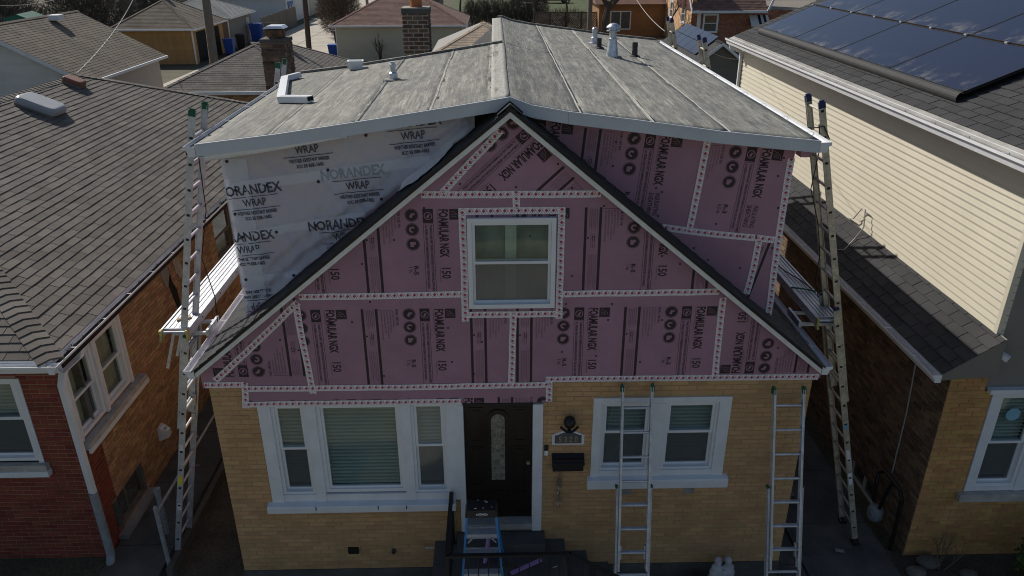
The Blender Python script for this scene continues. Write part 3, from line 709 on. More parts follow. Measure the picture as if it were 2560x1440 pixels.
# raised gravel stops at the back of each dormer roof
for (a, b, y) in ((-3.10, .12, DL), (.06, 3.40, DR)):
    xs = [a]+[p[0] for p in PROF if a < p[0] < b]+[b]
    ring = [(x, y-.02, zr(max(-3.1, min(3.39, x)))+.045) for x in xs]+[(x, y-.02, zr(max(-3.1, min(3.39, x)))-.10) for x in reversed(xs)]
    MB().prism(ring, (0, .07, 0)).build('roof_edge_strip', 'membrane', house)
def fascia(x0, x1, name='fascia'):
    xs = [x0]+[p[0] for p in PROF if x0 < p[0] < x1]+[x1]
    ring = [(x, -.022, zr(max(-3.1, min(3.39, x)))+.018) for x in xs]+[(x, -.022, zr(max(-3.1, min(3.39, x)))-.112) for x in reversed(xs)]
    o = MB().prism(ring, (0, -.014, 0)).build(name, 'fascia_metal', house)
    ring = [(x, -.036, zr(max(-3.1, min(3.39, x)))+.018) for x in xs]+[(x, -.036, zr(max(-3.1, min(3.39, x)))+.004) for x in reversed(xs)]
    MB().prism(ring, (0, -.008, 0)).build('drip_lip', 'fascia_metal', o)
fascia(-3.09, RX-.001); fascia(RX+.001, .742); fascia(.744, 3.385)
MB().box(-3.09, -.02, 5.975, -2.935, .25, 5.985).build('soffit', 'white_metal', house)
gutter(house, -3.095, -.035, DL, 6.09, -1, name='dormer_gutter'); MB().box(-3.20, -.02, 6.0, -3.10, DL-.02, 6.06).build('gutter_silt_shade', 'tar_stain', house); gutter(house, 3.387, -.035, DR, 6.085, 1, name='dormer_gutter')  # black strip in the left dormer gutter paints its inner shade
# dormer walls
DY = .25
def wall_poly(pts, y0, y1, name, m='foam_pink'): return MB().prism([(x, y0, z) for x, z in pts], (0, y1-y0, 0)).build(name, m, house)
wall_poly([(-2.93, ZL(-2.93)-.1), (-2.93, zr(-2.93)-.1), (-1.175, zr(-1.175)-.1), (-.30, zr(-.3)-.1), (-.30, ZL(-.30)-.1)], DY, DY+.12, 'dormer_wall')
wall_poly([(-.30, ZL(-.30)-.1), (-.30, zr(-.3)-.1), (.13, 6.44), (.13, ZL(.13)-.1)], DY+.02, DY+.1, 'open_framing', 'void')
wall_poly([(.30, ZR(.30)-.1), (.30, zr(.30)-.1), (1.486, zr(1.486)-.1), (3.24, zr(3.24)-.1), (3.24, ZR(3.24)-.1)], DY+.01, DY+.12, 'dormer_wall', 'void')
MB().box(-2.93, DY+.121, 3.6, -2.8, DL-.1, 6.02).build('dormer_wall', 'foam_pink', house)
MB().box(3.11, DY+.121, 3.5, 3.24, DR-.1, 6.0).build('dormer_wall', 'foam_pink', house)
MB().box(-2.8, DL-.22, 3.6, 0.0, DL-.1, 6.1).build('dormer_wall', 'siding_white', house)
MB().box(.2, DR-.22, 3.6, 3.11, DR-.1, 6.1).build('dormer_wall', 'siding_white', house)

# ---- foam boards: panels, their print, and the tape over the joints
def unit(kind):
    """one repeat of the maker's print on a board; origin at the top of the main name, y upwards"""
    d = P2(); rv = P2(); d.rev = rv
    d.down('FOAMULAR NGX', .135, -.05, -.155, xs=.62, bold=.0055, fit=.555)
    d.down('HIGH PERFORMANCE XPS INSULATION', .018, -.072, -.165, fit=.30)
    # maker's mark: dark square with a pale arc left open
    def mark(x, y, s): 
        d.rect(x-s, y-s, x+s, y+s); rv.ring(x-s*.75, y-s*.9, s*1.5, s*.07, .05, pi/2, 10); rv.line('Owens', s*.42, x-s*.7, y-s*.1, fit=s*.8); rv.line('Corning', s*.42, x-s*.7, y-s*.5, fit=s*.95)
    mark(.122, -.215, .06)
    d.rect(-.225, -.31, -.112, -.15); rv.ring(-.168, -.23, .045, .008); rv.add(([(-.19, -.25), (-.165, -.255), (-.145, -.21), (-.17, -.215)], [(0, 1, 2, 3)]), lambda x, y: (x, y))
    d.frame(-.225, -1.17, -.112, -.318, .0045)
    d.down('FOAMULAR NGX NEXT GENERATION EXTRUDED POLYSTYRENE INSULATION MEETS', .036, -.155, -.335, bold=.0012, fit=.80)
    d.down('ALL FEDERAL AND STATE EMISSION REGULATIONS IN THE USA AND CANADA.', .036, -.205, -.335, bold=.0012, fit=.76)
    for k, y in enumerate((-.22, -.385, -.555)):
        d.ring(-.345, y, .074, .006)
        d.disc(-.345, y, .064)
        if k == 0: rv.add(([(-.37, y-.02), (-.345, y-.035), (-.33, y), (-.345, y+.03)], [(0, 1, 2, 3)]), lambda a, b: (a, b)); rv.disc(-.322, y+.012, .014, 8)
        elif k == 1: rv.ring(-.345, y, .036, .02, .6, 5.0, 10)
        else: rv.rect(-.375, y-.03, -.335, y+.028); rv.rect(-.335, y-.005, -.315, y+.028)
    d.down('FOR USE IN:', .042, -.498, -.155, xs=.8, bold=.0008, fit=.205)
    for k, s in enumerate(('FOUNDATION WALLS', 'EXTERIOR WALLS', 'CAVITY WALLS', 'CRAWLSPACES', 'GENERAL APPLICATION')):
        d.down(s, .024, -.535-.033*k, -.178, fit=.2+.045*(k % 3)+.03*k)
    d.rect(-.69, -.168, -.525, -.164)
    d.rect(-.73, -1.17, -.70, -.15); d.rect(-.89, -1.17, -.86, -.15)
    for k, x in enumerate((-.755, -.775, -.795, -.815, -.835)):
        for (a, b) in ((.165, .37+.03*(k % 2)), (.45, .62), (.70, 1.13-.04*(k % 3))):
            if k in (0, 4) and a == .45: continue
            d.down(('COMBUSTIBLE PRODUCT READ ALL SAFETY INFORMATION', 'CLASSIFIED', 'INSTALL ACCORDING TO LOCAL CODE AND THE TECHNICAL BULLETIN')[0 if a < .3 else 1 if a < .6 else 2], .014, x, -a, fit=b-a)
    d.disc(-.845, -.5, .012); d.frame(-.80, -.53, -.765, -.48, .006)
    if kind == 'A':
        d.down('150', .135, -.04, -.82, xs=.6, bold=.003, fit=.13); d.down('COMPRESSIVE STRENGTH', .016, -.065, -.835, fit=.18)
        d.down('R-5', .07, -.35, -.81, xs=.75, bold=.0022, fit=.105); d.down('1 in.', .06, -.405, -.815, bold=.0008, fit=.075)
    else:
        d.down('INSULATING', .075, -.01, -.80, xs=.7, bold=.0012, fit=.26); d.down('SHEATHING', .075, -.085, -.80, xs=.7, bold=.0012, fit=.26)
        d.down('R-3', .07, -.35, -.81, xs=.75, bold=.0022, fit=.105); d.down('0.5 in.', .06, -.415, -.815, bold=.0008, fit=.115)
    return d
UA, UB = unit('A'), unit('B')
def panel(pts, y, units=(), holes=(), name='foam_panel', thick=.026, ghosts=None):
    """board in the plane Y = y; units: (drawing, x, z, turn in degrees)"""
    p = MB().prism([(a, y, b) for a, b in pts], (0, -thick, 0)).build(name, 'foam_pink', house)
    allp = P2(); allp.rev = P2()
    for (d, x, z, a) in units:
        c, s = cos(radians(a)), sin(radians(a))
        q = d.moved(lambda u, v: (x+u*c-v*s, z+u*s+v*c)); allp.add((q.v, q.f), lambda a, b: (a, b)); q = d.rev.moved(lambda u, v: (x+u*c-v*s, z+u*s+v*c)); allp.rev.add((q.v, q.f), lambda a, b: (a, b))
    return p, allp
def gable(pts): return clip_conv(pts, [(RX, 6.40), (-4.2, 6.40-.815*(RX+4.2)), (-4.2, 2.0), (4.2, 2.0), (4.2, 6.40-.83*(4.2-RX))])
def inset(x0, x1, z0, z1, e=.0015): return [(x0+e, z0+e), (x1-e, z0+e), (x1-e, z1-e), (x0+e, z1-e)]
WIN = (-.325, 4.222, .645, 5.30)
FY = -.002; TH = .026; PY = FY-TH-.0012
def panel_c(pts, units, y=FY, conv=None, holes=(), thick=TH):
    p, d = panel(pts, y, units, thick=thick)
    rv = d.rev.clipped(conv or pts, holes); d = d.clipped(conv or pts, holes); d.build('printed_lettering', 'print_ink', lambda a, b: (a, y-thick-.0012, b), p)
    rv.build('printed_icons', 'print_pink', lambda a, b: (a, y-thick-.0018, b), p); return p
def notch(poly, rect):              # cut the window opening out of a board (opening reaches one or more board edges)
    x0, z0, x1, z1 = rect; px0 = min(p[0] for p in poly); px1 = max(p[0] for p in poly); pz0 = min(p[1] for p in poly); pz1 = max(p[1] for p in poly)
    return poly
S1, S2 = 4.365, 5.55
sp = 1.235
# bottom strip over the window and door
panel_c(inset(-3.05, .63, 2.935, 3.166), [(UA, -.36-k*sp, 3.166, 0) for k in range(3)]+[(UA, -.36+sp, 3.166, 0)])
# left corner, cut along the diagonal tape
dia = ((-3.36, 3.29), (-2.26, 4.225))
lc = gable(inset(-3.5, -2.26, 3.195, S1)); lc2 = clip2(lc, dia[1], dia[0]); lc1 = clip2(lc, dia[0], dia[1])
for q in (lc1, lc2):
    if area2(q) < 0: q.reverse()
inv = lambda x, z: (UA, x, z, 180)
for q in (lc1, lc2): panel_c(q, [inv(-3.16, 3.195)])
# second row: left and right of the joint under the window
z = S1
row = inset(-2.26, .165, 3.166, S1)
def row_panel(x0, x1, z0, z1, cuts, units):
    """board outline with the window corner taken out"""
    e = .0015; a, b, c, d = x0+e, x1-e, z0+e, z1-e; wx0, wz0, wx1, wz1 = WIN
    if cuts == 'top_right': pts = [(a, c), (b, c), (b, wz0), (wx0, wz0), (wx0, d), (a, d)]
    elif cuts == 'top_left': pts = [(a, c), (b, c), (b, d), (wx1, d), (wx1, wz0), (a, wz0)]
    elif cuts == 'low_right': pts = [(a, c), (wx0, c), (wx0, wz1), (b, wz1), (b, d), (a, d)]
    else: pts = [(a, wz1), (wx1, wz1), (wx1, c), (b, c), (b, d), (a, d)]
    conv = gable([(a, c), (b, c), (b, d), (a, d)])
    if cuts == 'low_right': pts = [(wx0, c), (wx0, wz1), (b, wz1), (b, d)]+[p for p in conv if p[0] < wx0 or p[1] > wz1][:0]+[(conv_top(conv)[0]), (conv_low(conv)[0])]
    if cuts == 'low_left': pts = [(a, d), (a, wz1), (wx1, wz1), (wx1, c), conv_low(conv)[1], conv_top(conv)[1]]
    return panel_c(pts, units, conv=conv, holes=[WIN])
def conv_top(c):
    z = max(p[1] for p in c); t = sorted([p for p in c if p[1] > z-1e-4]); return t[0], t[-1]
def conv_low(c):
    z = min(p[1] for p in c); t = sorted([p for p in c if p[1] < z+1e-4]); return t[0], t[-1]
row_panel(-2.26, .165, 3.166, S1, 'top_right', [(UA, -.665+k*sp, S1, 0) for k in (-1, 0, 1)])
row_panel(.165, 2.57, 3.225, S1, 'top_left', [(UA, 1.10+k*sp, S1-.01, 0) for k in (0, 1)])
panel_c(gable(inset(2.57, 3.86, 3.225, S1)), [inv(2.82, 3.15)])
xa = on_y(1111, 590, PY).x
row_panel(-2.4, .209, S1, S2, 'low_right', [(UA, xa+k*sp, S2, 0) for k in (-2, -1, 0, 1)])
xb = on_y(1657, 650, PY).x
row_panel(.209, 2.6, S1, S2, 'low_left', [(UA, xb+k*sp, S2, 0) for k in (-1, 0, 1)])
ap = gable(inset(-1.2, 1.4, S2, 6.6)); dia2 = ((-.72, 5.53), (.06, 6.25))
ap1 = clip2(ap, dia2[0], dia2[1]); ap2 = clip2(ap, dia2[1], dia2[0])
A = on_y(1345, 368, PY)
for q in (ap1, ap2):
    if len(q) > 2: panel_c(q, [(UA, A.x+.14, A.z+.155, -47), (UA, A.x+.14+sp*cos(radians(-47)), A.z+.155+sp*sin(radians(-47)), -47)])
# dormer boards, laid parallel to the low roof
DFY = DY+.008; tl = -5.2
def dorm(px): return [(on_y(x, y, DFY-.02).x, on_y(x, y, DFY-.02).z) for x, y in px]
lim = [(.30, zr(.30)-.10), (.30, ZR(.30)-.02), (3.243, ZR(3.243)-.02), (3.243, zr(3.243)-.09), (1.486, zr(1.486)-.10)]
def rot_line(p, a): return (p, (p[0]+cos(radians(a)), p[1]+sin(radians(a))))
jv = (2.24, 5.5); jh = (2.2, 5.02); js = (2.98, 4.62)
q_top = clip2(lim, *rot_line(jh, tl-1)); q_low = clip2(lim, rot_line(jh, tl-1)[1], rot_line(jh, tl-1)[0])
d1 = clip2(q_top, *rot_line(jv, 90+tl-1)); d2 = clip2(q_top, *rot_line(jv, 270+tl-1))
d3 = clip2(q_low, *rot_line(js, 90-8)); d4 = clip2(q_low, *rot_line(js, 270-8))
def dpt(x, y): q = on_y(x, y, DFY-.02); return q
ub = []
for (x, y) in ((1667, 338), (1920, 372), (1392, 305)):
    q = dpt(x, y); t = radians(tl); ub.append((UB, q.x-.155*sin(t), q.z+.155*cos(t), tl))
panel_c(d1, [ub[0], ub[2]], y=DFY, conv=d1, thick=.018); panel_c(d2, [ub[1]], y=DFY, conv=d2, thick=.018)
q = dpt(1960, 700); panel_c(d3, [(UB, q.x, q.z+.5, 84)], y=DFY, conv=d3, thick=.018); panel_c(d4, [(UB, 3.9, 5.1, tl-8)], y=DFY, conv=d4, thick=.018)
# loose bracket of board at the right corner of the dormer soffit
MB().fbox(FF, 3.245, 3.35, 5.90, 5.972, -.24, -.08).build('foam_offcut', 'foam_pink', house)

# seam tape
TN = [0]
def tape(pts, y, wd=.078, name='seam_tape'):
    """strip along (x, z) points in front of the plane Y = y"""
    TN[0] += 1; y = y-.0025-.0007*(TN[0] % 7); P = []
    for (a, b) in zip(pts, pts[1:]):
        n = max(2, int(Vector((b[0]-a[0], b[1]-a[1])).length/.18)); P += [(a[0]+(b[0]-a[0])*k/n, a[1]+(b[1]-a[1])*k/n) for k in range(n)]
    P.append(pts[-1]); mb = MB(); s = random.uniform(0, 1)
    for i, p in enumerate(P):
        q = P[min(i+1, len(P)-1)]; r = P[max(i-1, 0)]; d = Vector((q[0]-r[0], q[1]-r[1])).normalized(); nx, nz = -d.y, d.x
        j = random.uniform(-.003, .003); h = wd/2
        if i: s += Vector((p[0]-P[i-1][0], p[1]-P[i-1][1])).length/.075
        for k, t in enumerate((-h+j, h+j)):
            mb.v.append(Vector((p[0]+nx*t, y-random.uniform(0, .0004), p[1]+nz*t))); mb.uv[len(mb.v)-1] = (s, k)
    mb.f = [(2*i, 2*i+2, 2*i+3, 2*i+1) for i in range(len(P)-1)]
    n = len(mb.v); mb.v += [v+Vector((0, .0015, 0)) for v in mb.v]
    for i in range(n): mb.uv[n+i] = mb.uv[i]
    e = [2*i for i in range(len(P))]+[2*i+1 for i in range(len(P)-1, -1, -1)]
    mb.f += [(e[t], n+e[t], n+e[(t+1) % len(e)], e[(t+1) % len(e)]) for t in range(len(e))]
    return mb.build(name, 'seam_tape', house)
def gp(*px): return [(on_y(x, y, PY).x, on_y(x, y, PY).z) for x, y in px]
for px in (((1052, 487), (1290, 486), (1503, 484)), ((1290, 478), (1291, 522)), ((748, 742), (950, 740), (1170, 735)), ((1398, 735), (1600, 732), (1798, 729)), ((1283, 784), (1278, 962)),
           ((741, 765), (756, 850), (784, 984)), ((1808, 744), (1796, 850), (1787, 943)), ((538, 952), (640, 858), (745, 755)), ((1106, 482), (1180, 402), (1252, 326)),
           ((511, 963), (612, 961)), ((612, 956), (615, 1020)), ((610, 1011), (900, 1007), (1153, 1003)), ((617, 972), (1000, 968), (1374, 961)), ((1373, 944), (1372, 1004)), ((1364, 948), (1700, 945), (2046, 942))):
    tape(gp(*px), PY)
x0, z0, x1, z1 = -.37, 4.128, .70, 5.37
for a, b in (((x0-.038, z1), (x1+.038, z1)), ((x0-.038, z0), (x1+.038, z0)), ((x0, z1+.03), (x0, z0-.085)), ((x1, z1+.03), (x1, z0-.06))): tape([a, b], PY)
dq = lambda *px: [(on_y(x, y, DFY-.02).x, on_y(x, y, DFY-.02).z) for x, y in px]
for px in (((1770, 348), (1748, 460), (1722, 580)), ((1655, 568), (1790, 586), (1942, 600)), ((1978, 396), (1955, 540), (1935, 680), (1921, 788)), ((1898, 602), (1884, 670), (1866, 735))): tape(dq(*px), DFY-.0185)
# board fasteners
ft = MB(); ft.lathe((0, 0, 0), [(.012, 0), (.012, .003), (.005, .0035)], 8); fm = ft.mesh('fastener'); fm.materials.append(MATS['print_ink'])
for px in ((840, 800), (1033, 1000 - 260), (905, 660), (1290, 468), (1655, 640), (1060, 520), (1205, 855), (1430, 690), (1510, 515), (1120, 820), (1405, 880), (1530, 760), (1520, 800), (1600, 905), (1655, 800), (1835, 880),
           (1890, 770), (1325, 590), (985, 600), (925, 755), (1060, 745), (960, 940), (700, 850), (555, 945), (660, 925), (1130, 905), (1185, 935), (1700, 660), (1580, 560), (1640, 470), (1345, 372), (1278, 300), (1395, 410), (1150, 460), (1430, 470), (880, 805), (1490, 890), (1945, 870), (1810, 800), (1415, 760)):
    q = on_y(px[0], px[1], PY); o = link(fm, 'fastener', None); o.location = (q.x, PY+.001, q.z); o.rotation_euler = (pi/2, 0, 0); adopt(o, house)
for px in ((1540, 355), (1532, 415), (1655, 480), (1645, 540), (1760, 390), (1945, 440), (1960, 395), (1945, 520), (1725, 560), (1790, 560), (1850, 590), (1890, 590), (1735, 620), (1770, 650), (1850, 670), (1930, 620)):
    q = on_y(px[0], px[1], DFY-.02); o = link(fm, 'fastener', None); o.location = (q.x, DFY-.0185, q.z); o.rotation_euler = (pi/2, 0, 0); adopt(o, house)

# ---- loose house wrap on the left dormer wall
def wr(x, z):
    b = ZL(x)+.02; h = max(0, z-b); n = mnoise.noise
    fold = math.exp(-h/.28)*(.5+.5*sin(h*30+3.2*n(Vector((x*1.2, z*1.2, 0)))+x*1.5))
    k = .010+.010*n(Vector((x*1.5, z*1.5, 4)))+.006*n(Vector((x*5, z*2.2, 9)))+.034*(1-abs(n(Vector(((x+z*.8)*3.2, (z-x*.8)*.9, 2))))*2.2)**3*.5+.016*abs(n(Vector(((x-z*.5)*7, (z+x*.6)*1.6, 6))))+.055*fold*min(1, (x+2.95)/.5)
    k += .16*max(0, (x+1.0)/.95)**2*(.55+.45*sin(z*14+x*7))
    return DY-.012-max(.002, k)
TX = lambda x: zr(x)-.085
nx, nz = 170, 90; mb = MB(); WX0, WX1 = -2.945, -.22
for i in range(nx+1):
    x = WX0+(WX1-WX0)*i/nx; zb = ZL(x)+.03+.02*mnoise.noise(Vector((x*3, 0, 1))); zt = TX(x)
    for j in range(nz+1): z = zb+(zt-zb)*j/nz; mb.v.append(Vector((x, wr(x, z), z)))
for i in range(nx):
    for j in range(nz): k = i*(nz+1)+j; mb.f.append((k, k+nz+1, k+nz+2, k+1))
wrap = mb.build('house_wrap', 'house_wrap', house, smooth=True)
def wgrid(p0, p1, wd, name='wrap_seam_strip', off=.006):
    q = MB(); n = 26; d = Vector((p1[0]-p0[0], p1[1]-p0[1])).normalized(); a = (-d.y*wd/2, d.x*wd/2)
    for i in range(n+1):
        t = i/n
        for s_ in (-1, -.33, .33, 1):
            x = p0[0]+(p1[0]-p0[0])*t+a[0]*s_; z = p0[1]+(p1[1]-p0[1])*t+a[1]*s_; z = max(z, ZL(x)+.05); q.v.append(Vector((x, wr(x, z)-off, z)))
    for i in range(n):
        for s_ in range(3): k = i*4+s_; q.f.append((k, k+4, k+5, k+1))
    return q.build(name, 'wrap_tape', wrap, smooth=True)
# loose end of the wrap lying over the shingles, in the sun
q = MB(); n1, n2 = 26, 8
for i in range(n1+1):
    t = i/n1; x = -1.02+.74*t
    for j in range(n2+1):
        s_ = j/n2; xx = x-.05*s_+.03*mnoise.noise(Vector((t*4, s_*2, 5))); y = .20-(.25*sin(pi*min(1, t*1.15))**.7+.04)*s_; q.v.append(Vector((xx, y, ZL(xx)+.03+.05*(1-s_)**2+.035*abs(mnoise.noise(Vector((t*7, s_*2.5, 3))))+.02*(1-s_)*t)))
for i in range(n1):
    for j in range(n2): k = i*(n2+1)+j; q.f.append((k, k+1, k+n2+2, k+n2+1))
q.build('wrap_flap', 'wrap_flap', wrap, smooth=True)
q = MB()
for i in range(31):
    x = -3.02+1.5*i/30; zt = TX(max(-2.93, x))+.0; h = .05*(1-i/30)+.012
    q.v += [Vector((x, -.012-.02*abs(mnoise.noise(Vector((x*4, 0, 7)))), zr(x)-.105)), Vector((x, -.03-.03*abs(mnoise.noise(Vector((x*3, 1, 7)))), zr(x)-.112-h)), Vector((x, .10, zr(x)-.118-h*.5))]
for i in range(30):
    k = 3*i; q.f += [(k, k+3, k+4, k+1), (k+1, k+4, k+5, k+2)]
q.build('wrap_flap', 'wrap_flap', wrap, smooth=True)
wp = lambda x, y: (on_y(x, y, DY-.03).x, on_y(x, y, DY-.03).z)
wgrid(wp(570, 470), wp(1078, 398), .11); wgrid(wp(588, 592), wp(915, 536), .09); wgrid(wp(612, 699), wp(765, 678), .07)
wgrid((-2.80, 4.15), (-2.80, 5.90), .26)
def wrap_text(px, norandex=1, turn=-1, flip=False, faint=False):
    c0 = wp(*px); d, fd = P2(), P2()
    d.line('WRAP', .122, 0, -.042, xs=1.0, bold=.0016, fit=.255, center=True)
    d.rect(-.27, .062, .27, .069); d.rect(-.27, -.076, .27, -.069)
    d.line('WEATHER RESISTANT BARRIER', .055, 0, -.135, bold=.0016, fit=.44, center=True); d.line('ICC ES ESR-1602', .05, 0, -.195, bold=.0018, fit=.29, center=True)
    if norandex: (fd if faint else d).line('NORANDEX', .155, -.03, .095, bold=.003, fit=.70, center=True)
    a = radians(6 if not flip else 186); t = lambda u, v: (c0[0]+u*cos(a)-v*sin(a), c0[1]+u*sin(a)+v*cos(a))
    conv = [(-2.93, ZL(-2.93)+.04), (-.15, ZL(-.15)+.04), (-.15, TX(-.15)-.03), (-2.93, TX(-2.93)-.01)]
    for q, m in ((d, 'wrap_ink'), (fd, 'wrap_ink_faint')):
        if q.f: q.moved(t).clipped(conv).diced(.035).build('printed_lettering', m, lambda x, z: (x, wr(x, z)-.0095, z), wrap)
wrap_text((767, 372)); wrap_text((1033, 337)); wrap_text((637, 505)); wrap_text((895, 462), faint=True); wrap_text((622, 622)); wrap_text((862, 588)); wrap_text((655, 762), flip=True)
for px in ((568, 403), (915, 338), (820, 425), (797, 453), (1063, 414), (955, 494), (588, 535), (668, 463), (590, 475), (790, 562), (908, 545), (692, 579), (615, 699), (737, 684), (607, 592)):
    x, z = wp(*px); o = link(fm, 'fastener', None); o.location = (x, wr(x, z)-.008, z); o.rotation_euler = (pi/2, 0, 0); o.scale = (1.5, 1.5, 1.5); adopt(o, house)

# ---- windows, door
def sill(x0, x1, z0, z1, proud, m='white_trim'):
    return MB().prism([(x0, .05, z1+.02), (x0, -proud+.01, z1-.015), (x0, -proud, z1-.03), (x0, -proud+.004, z0), (x0, .05, z0)], (x1-x0, 0, 0)).build('sill', m, house)
# three-part front window
mb = MB(); mb.fbox(FF, -2.905, -2.76, 1.49, 2.925, -.05, .025); mb.fbox(FF, -2.34, -2.22, 1.47, 2.925, -.05, .022); mb.fbox(FF, -1.185, -1.08, 1.47, 2.925, -.05, .022); mb.fbox(FF, -.64, -.445, 1.50, 2.925, -.05, .024)
for k, (a, b, c) in enumerate(((-2.905, -2.755, .025), (-2.345, -2.215, .022), (-1.19, -1.075, .022), (-.645, -.445, .024))):
    MB().fbox(FF, a, b, 1.475, 2.932, -.06, c).build('window_trim', 'white_trim', house)
double_hung(house, FF, -2.755, -2.345, 1.58, 2.93, -.01, zm=2.275, frame=.035, sash=.033)
picture_window(house, FF, -2.215, -1.19, 1.60, 2.93, -.01, frame=.045)
double_hung(house, FF, -1.075, -.645, 1.58, 2.93, -.01, zm=2.295, frame=.035, sash=.033)
MB().fbox(FF, -2.755, -.645, 1.475, 1.58, -.1, .01).build('window_apron', 'white_trim', house)
sill(-2.965, -.566, 1.355, 1.47, .10)
# pair of windows right of the door
for a, b, c, d in ((1.15, 1.255, 1.80, 2.975), (1.875, 2.045, 1.80, 2.89), (2.695, 2.838, 1.80, 2.973)): MB().fbox(FF, a, b, c, d, -.06, .022).build('window_trim', 'white_trim', house)
MB().fbox(FF, 1.255, 2.695, 2.892, 2.972, -.06, .021).build('window_trim', 'white_trim', house)
double_hung(house, FF, 1.257, 1.873, 1.885, 2.89, -.01, zm=2.45, frame=.03, sash=.035); double_hung(house, FF, 2.047, 2.693, 1.885, 2.89, -.01, zm=2.44, frame=.03, sash=.035)
MB().fbox(FF, 1.255, 2.695, 1.80, 1.885, -.1, .012).build('window_apron', 'white_trim', house)
sill(1.11, 2.905, 1.652, 1.80, .09)
# gable window
gw = double_hung(house, FF, WIN[0]+.002, WIN[2]-.002, WIN[1]+.002, WIN[3]-.002, .075, zm=4.78, blind=False, back='drywall_back', frame=.05, sash=.032, deep=.16, screen=True)
MB().fbox(FF, .09, .215, WIN[1]+.03, WIN[3]-.03, -.084, -.05).build('stud', 'stud', gw)
# door: leaf with raised panels and an arched light, jambs, threshold
for a, b in ((-.505, -.435), (.415, .538)): MB().fbox(FF, a, b, .945, 2.905, -.12, .03).build('door_jamb', 'white_trim', house)
MB().fbox(FF, -.435, .415, 2.885, 2.925, -.12, .02).build('door_head', 'plastic_black', house)
door = MB().fbox(FF, -.435, .415, 1.09, 2.885, -.13, -.085).build('door', 'door_brown', house)
def arch(cx, w, z0, z1, n0, n1, seg=12):
    pts = [(cx-w, z0), (cx+w, z0)]+[(cx+w*cos(pi*k/seg), z1-w+w*sin(pi*k/seg)) for k in range(seg+1)]
    return [FF.pt(u, z, n0) for u, z in pts], FF.n*(n1-n0)
for cx, w, z0, z1, n in ((-.015, .135, 1.62, 2.77, -.07), ):
    r, o = arch(cx, w, z0, z1, -.085, n); MB().prism(r, o).build('light_surround', 'door_brown', door)
r, o = arch(-.015, .085, 1.71, 2.71, -.07, -.064); MB().prism(r, o).build('leaded_pane', 'lead_glass' if 'lead_glass' in MATS else 'pane_screen', door)
for (a, b, c, d) in ((-.37, -.20, 2.30, 2.80), (.17, .34, 2.30, 2.80), (-.37, -.20, 1.62, 2.22), (.17, .34, 1.62, 2.22), (-.37, -.20, 1.17, 1.52), (.17, .34, 1.17, 1.52), (-.15, .12, 1.17, 1.52)):
    bars(MB(), FF, a, b, c, d, .018, -.085, -.077).build('panel_moulding', 'door_brown', door)
    MB().fbox(FF, a+.04, b-.04, c+.04, d-.04, -.085, -.079).build('raised_panel', 'door_brown', door)
lc_ = P2(); cxx = -.015
for z in (2.62, 2.05, 1.83):
    for s_ in (-1, 1): lc_.add(([(cxx, z-.05), (cxx+.003, z-.045), (cxx+s_*.03, z), (cxx+s_*.034, z), ], [(0, 1, 3, 2)]), lambda x, y: (x, y)); lc_.add(([(cxx+s_*.03, z), (cxx+s_*.034, z), (cxx, z+.05), (cxx+.004, z+.05)], [(0, 1, 3, 2)]), lambda x, y: (x, y))
for z in (2.05, 1.83): lc_.rect(cxx-.085, z-.002, cxx-.032, z+.002); lc_.rect(cxx+.032, z-.002, cxx+.085, z+.002)
for k in range(5):
    a = .9*(k-2)/2
    lc_.ring(cxx+.035*sin(a), 2.28+.02*cos(a), .032, .005, 0, 2*pi, 10)
lc_.ring(cxx, 2.18, .05, .005, pi, 2*pi, 10); lc_.rect(cxx-.02, 2.36, cxx-.016, 2.52); lc_.rect(cxx+.016, 2.36, cxx+.02, 2.52)
lc_.build('leaded_pattern', 'lead_came', lambda x, z: FF.pt(x, z, -.0625), door)
MB().tube([FF.pt(.365, 1.98, -.085), FF.pt(.365, 1.98, -.04)], .025, 10).build('handle', 'brass', door)
MB().prism([(-.435, .13, 1.09), (-.435, -.03, 1.06), (-.435, -.05, .985), (-.435, .13, .985)], (.85, 0, 0)).build('threshold', 'concrete', house)
# old fasteners left in the sill, caulk streaks
for x in (-2.35, -1.56, -1.2): MB().fbox(FF, x, x+.012, 1.40, 1.455, .1, .104).build('sill_crack', 'iron_black', house)

# ---- chimneys and roof vents
def chimney(x0, x1, y0, y1, z0, z1, m, mortar, n_ind, bh, gap, bl, proud=.012, faces=('front',), label=None):
    e = .02; core = MB().box(x0+e, y0+e, z0, x1-e, y1-e, z1).build('chimney', mortar, house)
    if label: core['label'] = label
    brick_wall(core, Fr((x0+e*.4, y0+e*.4), (1, 0), (0, -1)), x1-x0-.8*e, z0, z1, [], m, mortar, n_ind, bl=bl, bh=bh, gap=gap, proud=proud, wall='chimney_face')
    brick_wall(core, Fr((x1-e*.4, y0+e*.4), (0, 1), (1, 0)), y1-y0-.8*e, z0, z1, [], m, mortar, 0, bl=bl, bh=bh, gap=gap, proud=proud, wall='chimney_face', course0=1)
    brick_wall(core, Fr((x0+e*.4, y1-e*.4), (0, -1), (-1, 0)), y1-y0-.8*e, z0, z1, [], m, mortar, 0, bl=bl, bh=bh, gap=gap, proud=proud, wall='chimney_face', course0=1)
    return core
c1 = chimney(-4.0, -3.555, 5.8, 6.24, 0, 6.44, 'brick_sooty', 'mortar_dark', 60, .058, .011, .195)
MB().box(-4.005, 5.795, 6.44, -3.55, 6.245, 6.50).build('crown', 'concrete_dark', c1)
MB().lathe((-3.77, 6.03, 6.49), [(.17, .01), (.16, .03), (.13, .06), (.12, .07), (.12, .15)], 4).build('flue', 'rust_metal', c1)
MB().prism([(-3.95, 5.86, 6.66), (-3.59, 5.86, 6.66), (-3.65, 5.90, 6.70), (-3.89, 5.90, 6.70)], (0, .34, 0)).build('rain_cap', 'galvanized', c1)
